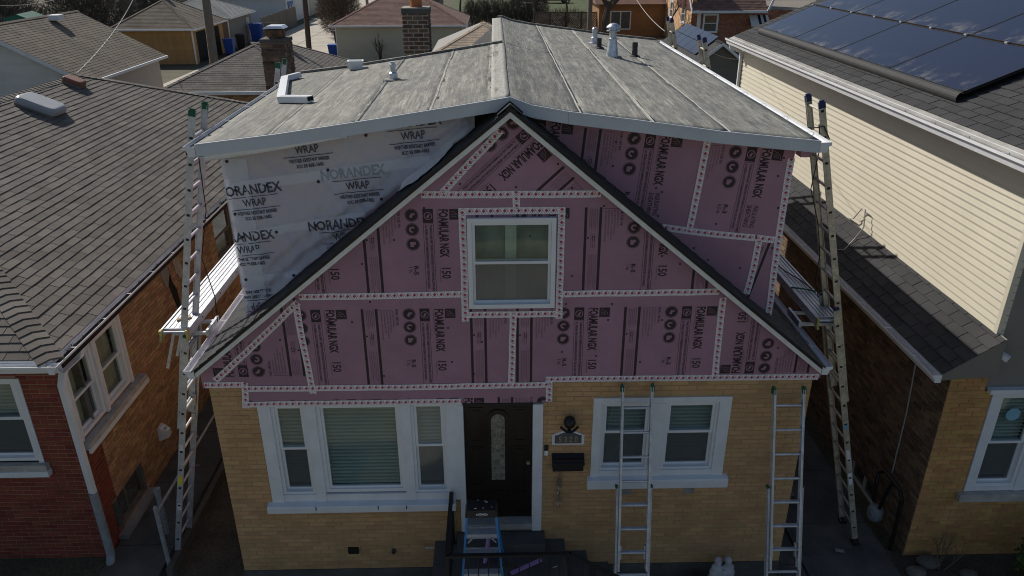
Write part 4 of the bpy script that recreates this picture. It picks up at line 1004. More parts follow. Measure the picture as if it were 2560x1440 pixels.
for dx in (-.15, .15): MB().box(-3.77+dx-.012, 5.95, 6.6, -3.77+dx+.012, 5.98, 6.66).build('cap_leg', 'rust_metal', c1)
MB().box(-3.90, 5.90, 6.53, -3.64, 6.16, 6.64).build('spark_screen', 'rust_metal', c1)
c2 = chimney(-1.555, -1.115, 5.8, 6.24, 5.0, 6.90, 'brick_umber', 'mortar_pale', 120, .052, .017, .155, proud=.016)
MB().box(-1.568, 5.787, 6.90, -1.102, 6.253, 6.975).build('crown', 'concrete_dark', c2); MB().box(-1.565, 5.79, 6.976, -1.105, 6.25, 6.99).build('crown_cap', 'concrete', c2)
MB().lathe((-1.335, 6.02, 6.99), [(.105, 0), (.10, .03), (.095, .3), (.11, .31), (.11, .36), (.085, .36), (.085, .1)], 14).build('flue_pot', 'clay', c2)
def roof_pt(x, y): return Vector((x, y, zr(x)+.012))
p = roof_pt(1.938, 5.2)
MB().lathe(p, [(.17, -.02), (.16, .006), (.10, .012), (.098, .02)], 16).build('vent_flashing', 'membrane', house)
MB().lathe(p, [(.105, .01), (.10, .03), (.068, .26), (.068, .275), (.085, .275), (.085, .29), (.06, .30), (.06, .40), (.11, .405), (.11, .415), (.07, .42), (.07, .45), (.115, .455), (.11, .475), (.06, .515), (.01, .53)], 18).build('flue_vent', 'galvanized', house, smooth=False)
for (px, r, h, m) in (((1497, 130), .045, .17, 'pipe_cast'), ((1588, 140), .05, .23, 'pipe_cast')):
    q = CAM+ray(*px)*((6.25-CAM.z)/ray(*px).z); q = roof_pt(q.x+.04, q.y+.3)
    MB().lathe(q, [(r+.05, -.01), (r+.04, .01), (r, .03), (r, h*.5), (r*.94, h*.55), (r*.98, h), (r*.8, h), (r*.8, h-.06)], 12).build('pipe_vent', m, house)
q = roof_pt(1.86, 6.95)
MB().lathe(q, [(.13, -.01), (.12, .012), (.075, .02), (.07, .10), (.048, .115), (.045, .20), (.052, .205), (.052, .26), (.04, .275)], 14).build('pipe_vent', 'galvanized', house)
q = roof_pt(-1.346, 2.545)
MB().lathe(q, [(.15, -.01), (.14, .01), (.06, .014)], 14).build('vent_flashing', 'membrane', house)
MB().lathe(q, [(.058, .0), (.058, .03), (.06, .032), (.055, .085), (.036, .10), (.033, .16), (.043, .165), (.043, .20), (.03, .205), (.03, .225), (.033, .23)], 14).build('pipe_vent', 'galvanized', house)
for (x, y, w_, l_) in ():
    MB().poly([roof_pt(x-w_, y-l_*.6)+Vector((0, 0, .012)), roof_pt(x+w_, y-l_)+Vector((0, 0, .012)), roof_pt(x+w_*.8, y+l_)+Vector((0, 0, .012)), roof_pt(x-w_*.7, y+l_*.8)+Vector((0, 0, .012))]).build('membrane_patch', 'membrane', house)

# ---------------------------------------------------------------- neighbours: shared builders
def lap_siding(parent, fr, polys, exp, m, each=True, proud=.016, name='siding_board', rest='siding'):
    """horizontal lapped boards: each leans out to a shadow line at its lower edge"""
    allb = MB()
    for poly in polys:
        z0 = min(p[1] for p in poly); z1 = max(p[1] for p in poly); u0 = min(p[0] for p in poly); u1 = max(p[0] for p in poly); z = z0
        while z < z1-.004:
            Q = clip_conv([(u0, z), (u1, z), (u1, z+exp), (u0, z+exp)], poly)
            if len(Q) > 2 and abs(area2(Q)) > .0005:
                H = lambda b: .003+(proud-.003)*(1-(b-z)/exp); mb = MB() if each else allb; i = len(mb.v); n = len(Q)
                mb.v += [fr.pt(a, b, H(b)) for a, b in Q]+[fr.pt(a, b, -.004) for a, b in Q]
                mb.f.append(tuple(range(i, i+n))); mb.f += [(i+n+t, i+n+(t+1) % n, i+(t+1) % n, i+t) for t in range(n)]
                if each: mb.build(name, m, parent)
            z += exp
    if not each: allb.build(rest, m, parent, kind='stuff')
def hip_caps(parent, p, q, m, w=.15, step=.145, name='hip_cap', drop=.42, joined=False):
    p, q = Vector(p), Vector(q); d = (q-p); L = d.length; d.normalize(); s = d.cross(Vector((0, 0, 1))).normalized(); k = 0; allb = MB()
    n = s.cross(d)
    if n.z < 0: n = -n
    while k*step < L:
        mb = allb if joined else MB(); a = p+d*(k*step); i = len(mb.v)
        for t, h in ((0, .026), (step+.03, .010)):
            c = a+d*t
            mb.v += [c-s*w+n*(h-w*drop*.55), c+n*h, c+s*w+n*(h-w*drop*.55)]
        mb.v += [a-s*w+n*(-.01-w*drop*.55), a+n*(-.005), a+s*w+n*(-.01-w*drop*.55)]
        mb.f += [(i, i+1, i+4, i+3), (i+1, i+2, i+5, i+4), (i+6, i+7, i+1, i), (i+7, i+8, i+2, i+1)]
        if not joined: mb.build(name, m, parent)
        k += 1
    if joined: allb.build('hip_capping', m, parent, kind='stuff')
def gutter_x(parent, x0, x1, y, z, m='white_metal', name='gutter', w=.12, h=.105, side=-1):
    p = [(0, 0), (0, -h), (w*.62, -h), (w*.75, -h*.45), (w, -h*.25), (w, .004)]; q = [(w-.005, .004), (w-.005, -h*.22), (w*.75-.006, -h*.42), (w*.6, -h+.005), (.005, -h+.005), (.005, 0)]
    return MB().prism([(x0, y+side*a, z+b) for a, b in p+q], (x1-x0, 0, 0)).build(name, m, parent)

# ---------------------------------------------------------------- brick house on the left
lh = thing('house', 'orange and red brick house with a brown shingled hip roof, beside the gangway', 'house', (-9.6, 7, 0))
LX, LY = -5.58, .63
SF = Fr((LX, 0), (0, 1), (1, 0))
wins = [(.70, 2.2, 1.93, 3.08), (.98, 1.96, .12, .64), (6.4, 7.45, 2.08, 3.10)]
brick_wall(lh, Fr((LX, LY), (0, 1), (1, 0)), .49, 0, 3.30, [(.07, .49, 1.93, 3.08), (.35, .49, .12, .64)], 'brick_red', 'mortar_red', 60, wall='side_wall')
brick_wall(lh, Fr((LX, 1.12), (0, 1), (1, 0)), 13.1, 0, 3.30, [(-.001, 1.08, 1.93, 3.08), (-.001, .84, .12, .64), (5.28, 6.33, 2.08, 3.10)], 'brick_orange', 'mortar_grey', 120, wall='side_wall', proud=.010)
brick_wall(lh, Fr((-13.2, LY), (1, 0), (0, -1)), 7.62, 0, 3.30, [(5.4, 7.08, 1.68, 2.98)], 'brick_red', 'mortar_red', 120, wall='front_wall')
for (a, b) in ((.70, 1.40), (1.47, 2.2)):
    w_ = double_hung(lh, SF, a+.03, b-.0, 1.96, 3.07, .02, frame=.055, sash=.035, blind=False, back='room_dark', screen=False)
    MB().fbox(SF, a+.06, b-.06, 2.0, 3.04, -.135, -.128).build('curtain', 'curtain', w_)
MB().fbox(SF, 1.40, 1.47, 1.95, 3.08, -.06, .055).build('mullion', 'white_trim', lh); MB().fbox(SF, .685, .735, 1.94, 3.08, -.02, .04).build('window_trim', 'white_trim', lh); MB().fbox(SF, 2.2, 2.27, 1.94, 3.08, -.02, .04).build('window_trim', 'white_trim', lh)
MB().fbox(SF, .66, 1.5, 1.83, 1.93, -.05, .13).build('sill', 'stone_sill', lh); MB().fbox(SF, 1.508, 2.5, 1.83, 1.928, -.05, .128).build('sill', 'stone_sill', lh)
MB().fbox(SF, .655, 2.51, 1.78, 1.85, .10, .138).build('sill_edge', 'white_trim', lh)
w_ = bars(MB(), SF, .98, 1.96, .12, .64, .04, -.12, -.05).build('basement_window', 'wood_grey', lh); pane_box(w_, SF, 1.02, 1.92, .16, .60, -.08, 'pane_screen'); room(w_, SF, .98, 1.96, .12, .64, -.12, -.4, 'void')
MB().fbox(SF, 1.46, 1.49, .16, .60, -.1, -.06).build('mullion', 'wood_grey', w_)
MB().fbox(SF, .93, 2.02, .02, .115, -.05, .13).build('sill', 'concrete', lh)
double_hung(lh, SF, 6.4, 7.45, 2.1, 3.08, -.02, frame=.04, sash=.035, blind=False, fm='siding_taupe'); MB().fbox(SF, 6.34, 7.51, 2.0, 2.08, -.05, .08).build('sill', 'stone_sill', lh)
FL = Fr((0, LY), (1, 0), (0, -1))
for a, b in ((-6.98, -6.12), ): 
    w_ = double_hung(lh, FL, a-.8, b-.02, 1.70, 2.97, -.0, frame=.05, sash=.04, zm=2.36)
MB().fbox(FL, -6.145, -6.08, 1.68, 2.98, -.05, .02).build('window_trim', 'white_trim', lh)
MB().fbox(FL, -7.9, -6.02, 1.50, 1.585, -.05, .10).build('sill', 'white_trim', lh); MB().fbox(FL, -7.9, -6.03, 1.585, 1.68, -.05, .085).build('sill_top', 'stone_sill', lh)
# hip roof
E0 = Vector((-5.40, .30, 3.42)); HS = .42; HW = 4.3; YB = 14.8; RZ = 3.42+HS*HW; vl = HW*sqrt(1+HS*HS)
mb = MB(); A_, B_, C_, D_ = (-5.40, .30, 3.41), (-5.40, YB, 3.41), (-14.0, YB, 3.41), (-14.0, .30, 3.41); R0, R1 = (-9.70, .30+HW, RZ-.01), (-9.70, YB-HW, RZ-.01)
mb.poly([A_, B_, R1, R0]); mb.poly([C_, D_, R0, R1]); mb.poly([D_, A_, R0]); mb.poly([B_, C_, R1]); mb.poly([(x, y, 3.28) for x, y, z in (A_, D_, C_, B_)])
for p, q in ((A_, B_), (B_, C_), (C_, D_), (D_, A_)): mb.poly([p, q, (q[0], q[1], 3.28), (p[0], p[1], 3.28)])
mb.build('roof', 'white_metal', lh)
shingles(lh, E0, (0, 1, 0), (-1, 0, HS), [[(0, 0), (YB-.3, 0), (YB-.3-HW, vl), (HW, vl)]], 'shingle_brown', 270, tab=.305, exp=.135, th=.012, stagger=.37, gap=.010)
shingles(lh, E0, (-1, 0, 0), (0, 1, HS), [[(0, 0), (8.6, 0), (HW, vl)]], 'shingle_brown', 28, tab=.305, exp=.135, th=.0135, gap=.010)
hip_caps(lh, (-5.40, .30, 3.42), (-9.70, .3+HW, RZ), 'shingle_brown', w=.15); hip_caps(lh, (-5.40, YB, 3.42), (-9.70, YB-HW, RZ), 'shingle_brown', w=.14); hip_caps(lh, (-9.70, .3+HW, RZ), (-9.70, YB-HW, RZ), 'shingle_brown', w=.14, drop=.8)
gutter(lh, -5.395, .19, YB, 3.385, 1, 'white_metal', w=.11); gutter_x(lh, -13.9, -5.285, .295, 3.385, w=.11)
# debris in the gutter
mb = MB()
for k in range(90):
    y = random.uniform(.5, 9); x = -5.395+random.uniform(.02, .09); a = random.uniform(0, 6.3); z = 3.35+random.uniform(0, .02)
    mb.tube([(x, y, z), (x+cos(a)*.02, y+sin(a)*.08, z+random.uniform(.0, .05))], .007, 4)
mb.build('gutter_leaves', 'soil', lh, kind='stuff')
MB().box(-5.388, .34, 3.288, -5.294, 12, 3.352).build('gutter_silt_shade', 'tar_stain', lh)
rtube(MB(), [(-5.40, .98, 3.27), (-5.42, .9, 3.13), (-5.52, .66, 3.05), (-5.53, .575, 2.9), (-5.53, .575, 1.0)], .085, .065, (-.3, -.95, 0)).build('downspout', 'white_metal', lh)
MB().tube([(-5.52, .56, 1.2), (-5.52, .56, .12), (-5.48, .40, -.02)], .058, 12).build('drain_pipe', 'meter_grey', lh)
# skylight dome, vents on the roof
lp = lambda x, y, h=0: Vector((x, y, 3.42+HS*(-5.40-x)))+Vector((.387, 0, .922))*h
def roof_box(parent, cx, cy, hu, hv, h, m, name, taper=.06, base=None):
    ud, vd, nd = Vector((0, 1, 0)), Vector((-.922, 0, .387)), Vector((.387, 0, .922)); c = lp(cx, cy); mb = MB()
    rings = [(1.0, .0), (1.0, h*.55), (.96, h*.8), (.88, h*.97), (.8, h)]; N = 20; i0 = 0
    for s_, z in rings:
        for t in range(N):
            a = 2*pi*t/N; cu, su = cos(a), sin(a); e = .35
            mb.v.append(c+ud*(hu*s_*math.copysign(abs(cu)**e, cu))+vd*(hv*s_*math.copysign(abs(su)**e, su))+nd*(z+.06))
    for j in range(len(rings)-1):
        for t in range(N): mb.f.append((j*N+t, j*N+(t+1) % N, (j+1)*N+(t+1) % N, (j+1)*N+t))
    mb.f.append(tuple(range((len(rings)-1)*N, len(rings)*N))); o = mb.build(name, m, parent, smooth=False)
    q = MB(); P = [c+ud*(a*(hu*.92))+vd*(b*hv*.9) for a, b in ((-1, -1), (1, -1), (1, 1), (-1, 1))]
    q.hexa(P+[p+nd*.06 for p in P]); q.build('curb', 'siding_grey', o); return o
roof_box(lh, -9.10, 7.72, .30, .40, .13, 'skylight', 'roof_ventilator'); roof_box(lh, -9.42, 9.75, .17, .21, .10, 'vent_red', 'roof_vent')
# stains and fittings on the side wall
st = MB(); st.prism([SF.pt(u, z, .0105) for u, z in ((3.98, 3.0), (4.18, 3.02), (4.22, 2.72), (4.34, 2.5), (4.36, 2.2), (4.30, 1.95), (4.24, 2.15), (4.15, 2.4), (4.06, 2.7))], (.001, 0, 0)); st.build('tar_stain', 'tar_stain', lh)
st = MB(); st.prism([SF.pt(u, z, .011) for u, z in ((3.85, 3.16), (4.1, 3.18), (4.16, 2.9), (4.02, 2.72), (3.92, 2.76), (3.84, 2.95))], (.012, 0, 0)); st.build('mortar_patch', 'patch_grey', lh)
st = MB(); st.prism([SF.pt(u, z, .011) for u, z in ((4.35, 3.1), (4.62, 3.0), (4.7, 2.7), (4.55, 2.62), (4.42, 2.8))], (.006, 0, 0)); st.build('mortar_patch', 'mortar_pale', lh)
vh = MB(); vh.prism([SF.pt(2.62, .56, .0), SF.pt(2.82, .56, .0), SF.pt(2.80, .79, .0), SF.pt(2.64, .79, .0)], (.05, 0, 0)); v_ = vh.build('vent_hood', 'plastic_white', lh)
MB().hexa([SF.pt(2.63, .57, .051), SF.pt(2.81, .57, .051), SF.pt(2.79, .60, .16), SF.pt(2.66, .60, .16), SF.pt(2.64, .78, .051), SF.pt(2.80, .78, .051), SF.pt(2.77, .72, .16), SF.pt(2.68, .72, .16)]).build('hood_cone', 'plastic_white', v_)
MB().prism([SF.pt(2.68, .725, .135), SF.pt(2.76, .725, .135), SF.pt(2.76, .76, .085), SF.pt(2.68, .76, .085)], (.004, 0, .004)).build('sticker', 'sticker_blue', v_)

# ---------------------------------------------------------------- house with solar panels on the right
rh = thing('house', 'cream sided house over honey brick with solar panels on its grey roof', 'house', (8.6, 6, 0))
QX, QY = 5.75, .38; UX = 6.20; QB = 11.7
SR = Fr((QX, 0), (0, 1), (-1, 0)); FR_ = Fr((0, QY), (1, 0), (0, -1))
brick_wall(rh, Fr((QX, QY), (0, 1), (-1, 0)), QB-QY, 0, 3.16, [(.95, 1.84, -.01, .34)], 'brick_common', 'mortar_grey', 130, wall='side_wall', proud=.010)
brick_wall(rh, Fr((QX, QY), (1, 0), (0, -1)), .47, 2.7525, 2.97, [], 'brick_honey', 'mortar_tan', 6, wall='front_wall', bl=.19, bh=.06)
brick_wall(rh, Fr((QX, QY), (1, 0), (0, -1)), 4.77, 0, 2.75, [(.58, 2.47, 1.15, 2.75)], 'brick_honey', 'mortar_tan', 160, wall='front_wall', bl=.19, bh=.06)
w_ = bars(MB(), SR, 1.33, 2.22, .0, .34, .035, -.12, -.03).build('basement_window', 'siding_white', rh); pane_box(w_, SR, 1.36, 2.19, .03, .31, -.06, 'pane_screen'); MB().fbox(SR, 1.76, 1.80, .03, .31, -.1, -.03).build('mullion', 'siding_white', w_); room(w_, SR, 1.33, 2.22, 0, .34, -.12, -.3, 'void')
for a, b in ((6.34, 6.44), (7.02, 7.12), (7.66, 7.76), (8.0, 8.22)): MB().fbox(FR_, a, b, 1.15, 2.72, -.06, .02).build('window_trim', 'white_trim', rh)
for a, b in ((6.44, 7.02), (7.12, 7.66), (7.76, 8.0)): w_ = double_hung(rh, FR_, a, b, 1.22, 2.70, -.0, frame=.045, sash=.035, zm=1.93)
oc = MB(); oc.prism([FR_.pt(6.72+.10*cos(pi/8+k*pi/4), 2.36+.10*sin(pi/8+k*pi/4), -.03) for k in range(8)], (0, -.001, 0)); oc.build('window_sticker', 'sticker_blue', rh)
MB().fbox(FR_, 6.44, 8.0, 1.15, 1.22, -.08, .012).build('window_apron', 'white_trim', rh)
MB().fbox(FR_, 6.26, 8.3, 1.02, 1.14, -.05, .09).build('sill', 'stone_sill', rh); MB().fbox(FR_, 6.27, 8.3, 2.725, 2.79, -.05, .06).build('lintel', 'white_trim', rh)
lap_siding(rh, Fr((0, .42), (1, 0), (0, -1)), [[(6.23, 2.79), (9.6, 2.79), (9.6, 6.2), (6.23, 5.55)]], .102, 'siding_grey')
lap_siding(rh, Fr((0, .40), (1, 0), (0, -1)), [[(5.76, 2.97), (6.225, 2.97), (6.225, 3.48), (5.76, 3.17)]], .102, 'siding_grey')
MB().box(6.23, .432, 2.7, 9.6, QB, 5.7).build('upper_core', 'siding_grey', rh)
MB().fbox(FR_, 5.74, 6.23, 2.955, 2.985, -.05, .03).build('ledge', 'siding_grey', rh)
# skirt roof
SK0 = (5.53, .24, 3.09); sk = .70; skl = (UX-5.53)*sqrt(1+sk*sk)
MB().prism([(5.53, .25, 3.08), (UX+.02, .25, 3.08+.69*sk), (UX+.02, .25, 3.05), (5.53, .25, 2.99)], (0, QB-.2, 0)).build('skirt_roof', 'siding_grey', rh)
shingles(rh, SK0, (0, 1, 0), (1, 0, sk), [[(0, 0), (QB-.2, 0), (QB-.2, skl), (0, skl)]], 'shingle_charcoal', 130, tab=.32, exp=.15, th=.012, gap=.012)
gutter(rh, 5.525, .24, QB, 3.07, -1, 'white_metal')
MB().tube([(5.47, .35+k*.35, 3.055+.03*sin(k*1.7)) for k in range(24)], .007, 5).build('heat_cable', 'cable_pale', rh)
# cream siding: each board, some in two lengths
S2F = Fr((UX, 0), (0, 1), (-1, 0)); z = 3.55; k = 0
while z < 5.70:
    cuts = [.47]+sorted({2: [2.2], 5: [6.1], 8: [3.3], 11: [7.9], 13: [2.9], 16: [5.2], 18: [9.0]}.get(k, []))+[QB]
    for a, b in zip(cuts, cuts[1:]): lap_siding(rh, S2F, [[(a+.002, z), (b-.002, z), (b-.002, z+.102), (a+.002, z+.102)]], .102, 'siding_cream', proud=.021)
    z += .102; k += 1
MB().box(UX-.022, .405, 3.52, UX+.07, .475, 5.70).build('corner_post', 'siding_cream', rh); MB().box(UX-.022, QB, 3.5, UX+.05, QB+.06, 5.7).build('corner_post', 'white_metal', rh)
MB().box(UX-.012, .47, 3.54, UX+.02, QB, 3.552).build('starter_strip', 'siding_cream', rh)
# upper eave and roof
EX, EZ, US = 5.90, 5.80, .42
MB().box(EX, .12, 5.70, UX, QB+.2, 5.71).build('soffit', 'white_metal', rh)
MB().box(EX-.004, .12, 5.69, EX+.016, QB+.2, 5.815).build('fascia', 'white_metal', rh)
gutter(rh, EX-.006, .1, QB+.25, 5.80, -1, 'white_metal', w=.14, h=.13)
MB().prism([(EX, .1, EZ), (11.5, .1, EZ+US*(11.5-EX)), (11.5, .1, 5.72), (EX, .1, 5.72)], (0, QB+.12, 0)).build('roof', 'siding_grey', rh)
ul = 3.6
MB().prism([(EX-.05, .08, EZ-.022+.012), (EX+.14, .08, EZ+US*.14+.012), (EX+.14, .08, EZ+US*.14+.004), (EX-.05, .08, EZ-.025)], (0, QB+.16, 0)).build('drip_flashing', 'concrete', rh)
shingles(rh, (EX+.07, .08, EZ+US*.07+.012), (0, 1, 0), (1, 0, US), [[(0, 0), (QB+.16, 0), (QB+.16, 5.4), (0, 5.4)]], 'shingle_charcoal', 170, tab=.33, exp=.15, th=.014, stagger=.4, gap=.012)
rtube(MB(), [(5.84, QB+.05, 5.70), (5.88, QB+.03, 5.58), (6.12, QB+.03, 5.50), (6.15, QB+.03, 5.40), (6.15, QB+.03, 2.6)], .08, .06, (0, 1, 0)).build('downspout', 'white_metal', rh)
# solar array: modules on rails, clamps, rounded front skirt
un = Vector((-US, 0, 1)).normalized(); uv_ = Vector((1, 0, US)).normalized()
def up_(x, y, h=0): return Vector((x, y, EZ+US*(x-EX)))+un*h
def on_up(px, h=.13):
    r = ray(*px); p0 = up_(EX, 0, h); t = (p0-CAM).dot(un)/r.dot(un); return CAM+r*t
lo = on_up((2406, 231)); hi = on_up((1915, 64)); x0 = (lo.x+hi.x)/2; y_near = lo.y; y_far = min(hi.y, QB-.1); pw = (y_far-y_near)/4
mid = on_up((2410, 82)).x; rw = (mid-x0)*sqrt(1+US*US)
def module(y0, y1, s0, s1):
    P = lambda y, s, h: up_(x0, y, h)+uv_*s
    m_ = MB(); e = .008; fr_ = .022
    m_.v = [P(y0+e, s0+e, .13), P(y1-e, s0+e, .13), P(y1-e, s1-e, .13), P(y0+e, s1-e, .13)]; m_.f = [(0, 1, 2, 3)]; m_.uv = {0: (0, 0), 1: (1, 0), 2: (1, 1), 3: (0, 1)}
    p = m_.build('solar_panel', 'solar_cell', rh)
    f = MB()
    for a, b, c, d in ((y0+e, y0+e+.012, s0+e, s1-e), (y1-e-.012, y1-e, s0+e, s1-e), (y0+e+.012, y1-e-.012, s0+e, s0+e+.012), (y0+e+.012, y1-e-.012, s1-e-.012, s1-e)):
        f.hexa([P(a, c, .09), P(b, c, .09), P(b, d, .09), P(a, d, .09), P(a, c, .133), P(b, c, .133), P(b, d, .133), P(a, d, .133)])
    f.build('frame', 'plastic_black', p)
for r_ in range(3):
    for k in range(-1 if r_ else 0, 4): module(y_near+k*pw, y_near+(k+1)*pw, r_*(rw+.025), r_*(rw+.025)+rw)
for r_ in range(1, 3):
    for k in range(0, 9):
        y = y_near+k*pw/2+.1; a = up_(x0, y, .125)+uv_*(r_*(rw+.025)-.0125); MB().box(a.x-.02, a.y-.03, a.z, a.x+.02, a.y+.03, a.z+.02).build('clamp', 'aluminium', rh)
for r_ in range(1, 3):
    a = up_(x0, y_near-.05, .10)+uv_*(r_*(rw+.025)-.0125); b = up_(x0, y_far, .10)+uv_*(r_*(rw+.025)-.0125); MB().beam(a, b, .03, .03).build('rail', 'rust_metal', rh)
for k in range(9):
    y = y_near+k*pw/2+.06; a = up_(x0, y, .11)+uv_*(.02); MB().box(a.x-.012, a.y-.05, a.z, a.x+.012, a.y+.05, a.z+.03).build('clamp', 'plastic_black', rh)
sk_ = MB(); pr = [(-.012, .135)]+[(-.012-.10*sin(a), .045+.09*cos(a)) for a in [pi*k/10 for k in range(0, 8)]]
rg = [up_(x0, y_near, h)+uv_*s_ for s_, h in pr]; rg2 = [up_(x0, y_near, h)+uv_*(s_+.008) for s_, h in reversed(pr)]
sk_.prism(rg+rg2, (0, y_far-y_near, 0)); sk_.build('array_skirt', 'rubber_black', rh)
# gas meter with its black pipe loop, conduit, small lamp, loose cable
gm = thing('gas_meter', 'grey gas meter with black pipe loop on the right brick wall', 'gas meter', (5.6, .95, 0))
MB().lathe((5.56, .95, .17), [(.05, 0), (.10, .02), (.115, .08), (.115, .16), (.09, .22), (.04, .24)], 14).build('meter_body', 'meter_grey', gm, smooth=True)
MB().tube([(5.46, .87, .34), (5.43, .865, .34)], .045, 12).build('dial', 'meter_grey', gm)
MB().tube([(5.56, 1.06, .42), (5.56, 1.10, .70), (5.60, 1.16, .86), (5.62, 1.05, .96), (5.62, .62, .98), (5.62, .52, .9), (5.62, .50, .2), (5.62, .50, 0)], .028, 8).build('pipe', 'iron_black', gm)
MB().tube([(5.56, .88, .42), (5.58, .84, .75), (5.62, .80, .97)], .024, 8).build('pipe', 'iron_black', gm)
MB().tube([(5.60, 1.15, 2.98), (5.69, 1.14, 2.9), (5.715, 1.12, 2.75), (5.715, 1.05, 2.0), (5.715, 1.03, .95)], .011, 6).build('conduit', 'cable_pale', rh)
fl = MB(); c = on_y(2492, 882, .38); fl.lathe((c.x-.05, .35, c.z+.02), [(.05, 0), (.055, .03), (.04, .05)], 10); f_ = fl.build('flood_lamp', 'plastic_white', rh)
MB().beam((c.x-.02, .34, c.z+.03), (c.x+.07, .24, c.z-.02), .07, .07).build('lamp_head', 'plastic_white', f_)
skz = lambda x: 3.09+sk*(x-5.53)
lc2_ = [(6.16, 4.7, skz(6.16)+.05), (6.1, 4.4, skz(6.1)+.18), (6.12, 4.2, skz(6.12)+.42), (6.10, 4.05, skz(6.1)+.46), (6.08, 3.95, skz(6.08)+.2), (6.0, 4.0, skz(6.0)+.05), (5.8, 3.9, skz(5.8)+.02), (5.7, 4.1, skz(5.7)+.02)]
tag(MB().tube(lc2_, .011, 6).build('cable', 'cable_pale'), 'white cable looping up from the skirt roof below cream siding', 'cable')

# ---------------------------------------------------------------- ladders and planks
def ladder(label, foot, top, side, sections, cap=None, metal='aluminium', group=None, ends=True, name='extension_ladder', locks=True, spacing=.305, sticker=None):
    """sections: (from, to, offset outwards, width) in metres along the ladder"""
    foot, top, side = Vector(foot), Vector(top), Vector(side).normalized(); d = (top-foot).normalized(); n = d.cross(side).normalized()
    if n.z < 0: n = -n
    t = thing(name, label, 'ladder', foot, group); L = (top-foot).length
    for si, (s0, s1, off, wd) in enumerate(sections):
        for sg in (-1, 1):
            c = side*(sg*wd/2)+n*off; p, q = foot+d*s0+c, foot+d*s1+c
            mb = MB(); mb.beam(p, q, .008, .078, n)
            for f in (-1, 1): mb.beam(p+n*(f*.036)-side*(sg*.011), q+n*(f*.03)-side*(sg*.011), .0215, .006, n)
            mb.build('rail', metal, t)
            if cap and si == len(sections)-1:
                e = MB(); e.beam(q-d*.055, q+d*.012, .034, .076, n); e.beam(q+d*.0121, q+d*.034, .026, .052, n); e.build('end_cap', cap, t)
            elif cap:
                e = MB(); e.beam(q-d*.01, q+d*.02, .03, .07, n); e.build('end_cap', cap, t)
            if si == 0:
                e = MB(); e.beam(p-d*.005+n*.0, p+d*.09, .04, .078, n); e.box(p.x-.05, p.y-.05, p.z-.0, p.x+.05, p.y+.05, p.z+.022); e.build('foot', 'rubber_black', t)
        k = math.ceil((s0+.12)/spacing)
        while k*spacing < s1-.08:
            c = foot+d*(k*spacing)+n*off
            MB().tube([c-side*(wd/2-.004), c+side*(wd/2-.004)], .0165, 8).build('rung', metal, t)
            if ends:
                for sg in (-1, 1):
                    a = c+side*(sg*(wd/2+.003)); e = MB(); e.beam(a-side*(sg*.002), a+side*(sg*.0035), .036, .028, d); e.build('rung_end', 'plastic_black', t)
            k += 1
    if len(sections) > 1 and locks:
        s0, s1, off, wd = sections[-1]
        for sg in (-1, 1):
            c = foot+d*(s0+.14)+side*(sg*(wd/2-.03))+n*(off-.03); MB().beam(c, c+d*.17, .03, .05, n).build('rung_lock', 'galvanized', t)
    if sticker:
        for (s, sg, m, h) in sticker:
            s0, s1, off, wd = sections[0]; c = foot+d*s+side*(sg*(wd/2+.0055))+n*off; MB().beam(c-d*h/2, c+d*h/2, .0012, .05, n).build('sticker', m, t)
    return t
# two leaning on the front wall
for (xt, wd, zt, lab, xb) in ((1.652, .365, 3.165, 'extension ladder with green caps leaning across the paired front window', 1.60), (3.478, .365, 3.10, 'extension ladder with green caps leaning on brick at the right house corner', 3.505)):
    f = Vector((xb, -1.02, 0)); tp = Vector((xt, -.055, zt)); L = (tp-f).length
    ladder(lab, f, tp, (1, 0, 0), [(0, L*.62, .0, wd+.06), (L*.30, L, .036, wd)], 'plastic_green', 'aluminium', 'ladders leaning on the front wall', ends=False)
# side ladders standing in the gangways against the dormer eaves
def side_ladder(lab, xf, xt, zt, y, cap, metal, ext, secs=None, group='ladders leaning on the side eaves', sticker=None, wd=.40):
    f = Vector((xf, y, .06)); tp = Vector((xt, y, zt)); L = (tp-f).length
    return ladder(lab, f, tp, (0, -1, 0), [(0, L*ext, .0, wd+.055), (L*(ext-.22), L, .036, wd)], cap, metal, group, sticker=sticker)
side_ladder('tall extension ladder with green caps in the left gangway, near the plank end', -4.60, -3.265, 6.32, .80, 'plastic_green', 'aluminium', .56, sticker=[(1.35, 1, 'label_yellow', .16), (1.9, 1, 'label_white', .1), (.9, 1, 'label_white', .12)])
side_ladder('tall extension ladder with blue caps in the right gangway, rising past cream siding', 5.14, 3.565, 6.36, .80, 'plastic_navy', 'aluminium_dirty', .60, sticker=[(1.6, 1, 'label_white', .2), (2.1, 1, 'sticker_blue', .1), (1.2, 1, 'label_white', .2)])
side_ladder('ladder top with green caps beside the left brick chimney', -4.60, -3.262, 6.30, 4.40, 'plastic_green', 'aluminium', .56)
side_ladder('ladder top with blue caps at the right eave, nearer than the other', 5.14, 3.56, 6.46, 5.95, 'plastic_navy', 'aluminium_dirty', .60)
side_ladder('ladder top with blue caps at the far right corner of the flat roof', 5.14, 3.56, 6.54, 8.62, 'plastic_navy', 'aluminium_dirty', .60)
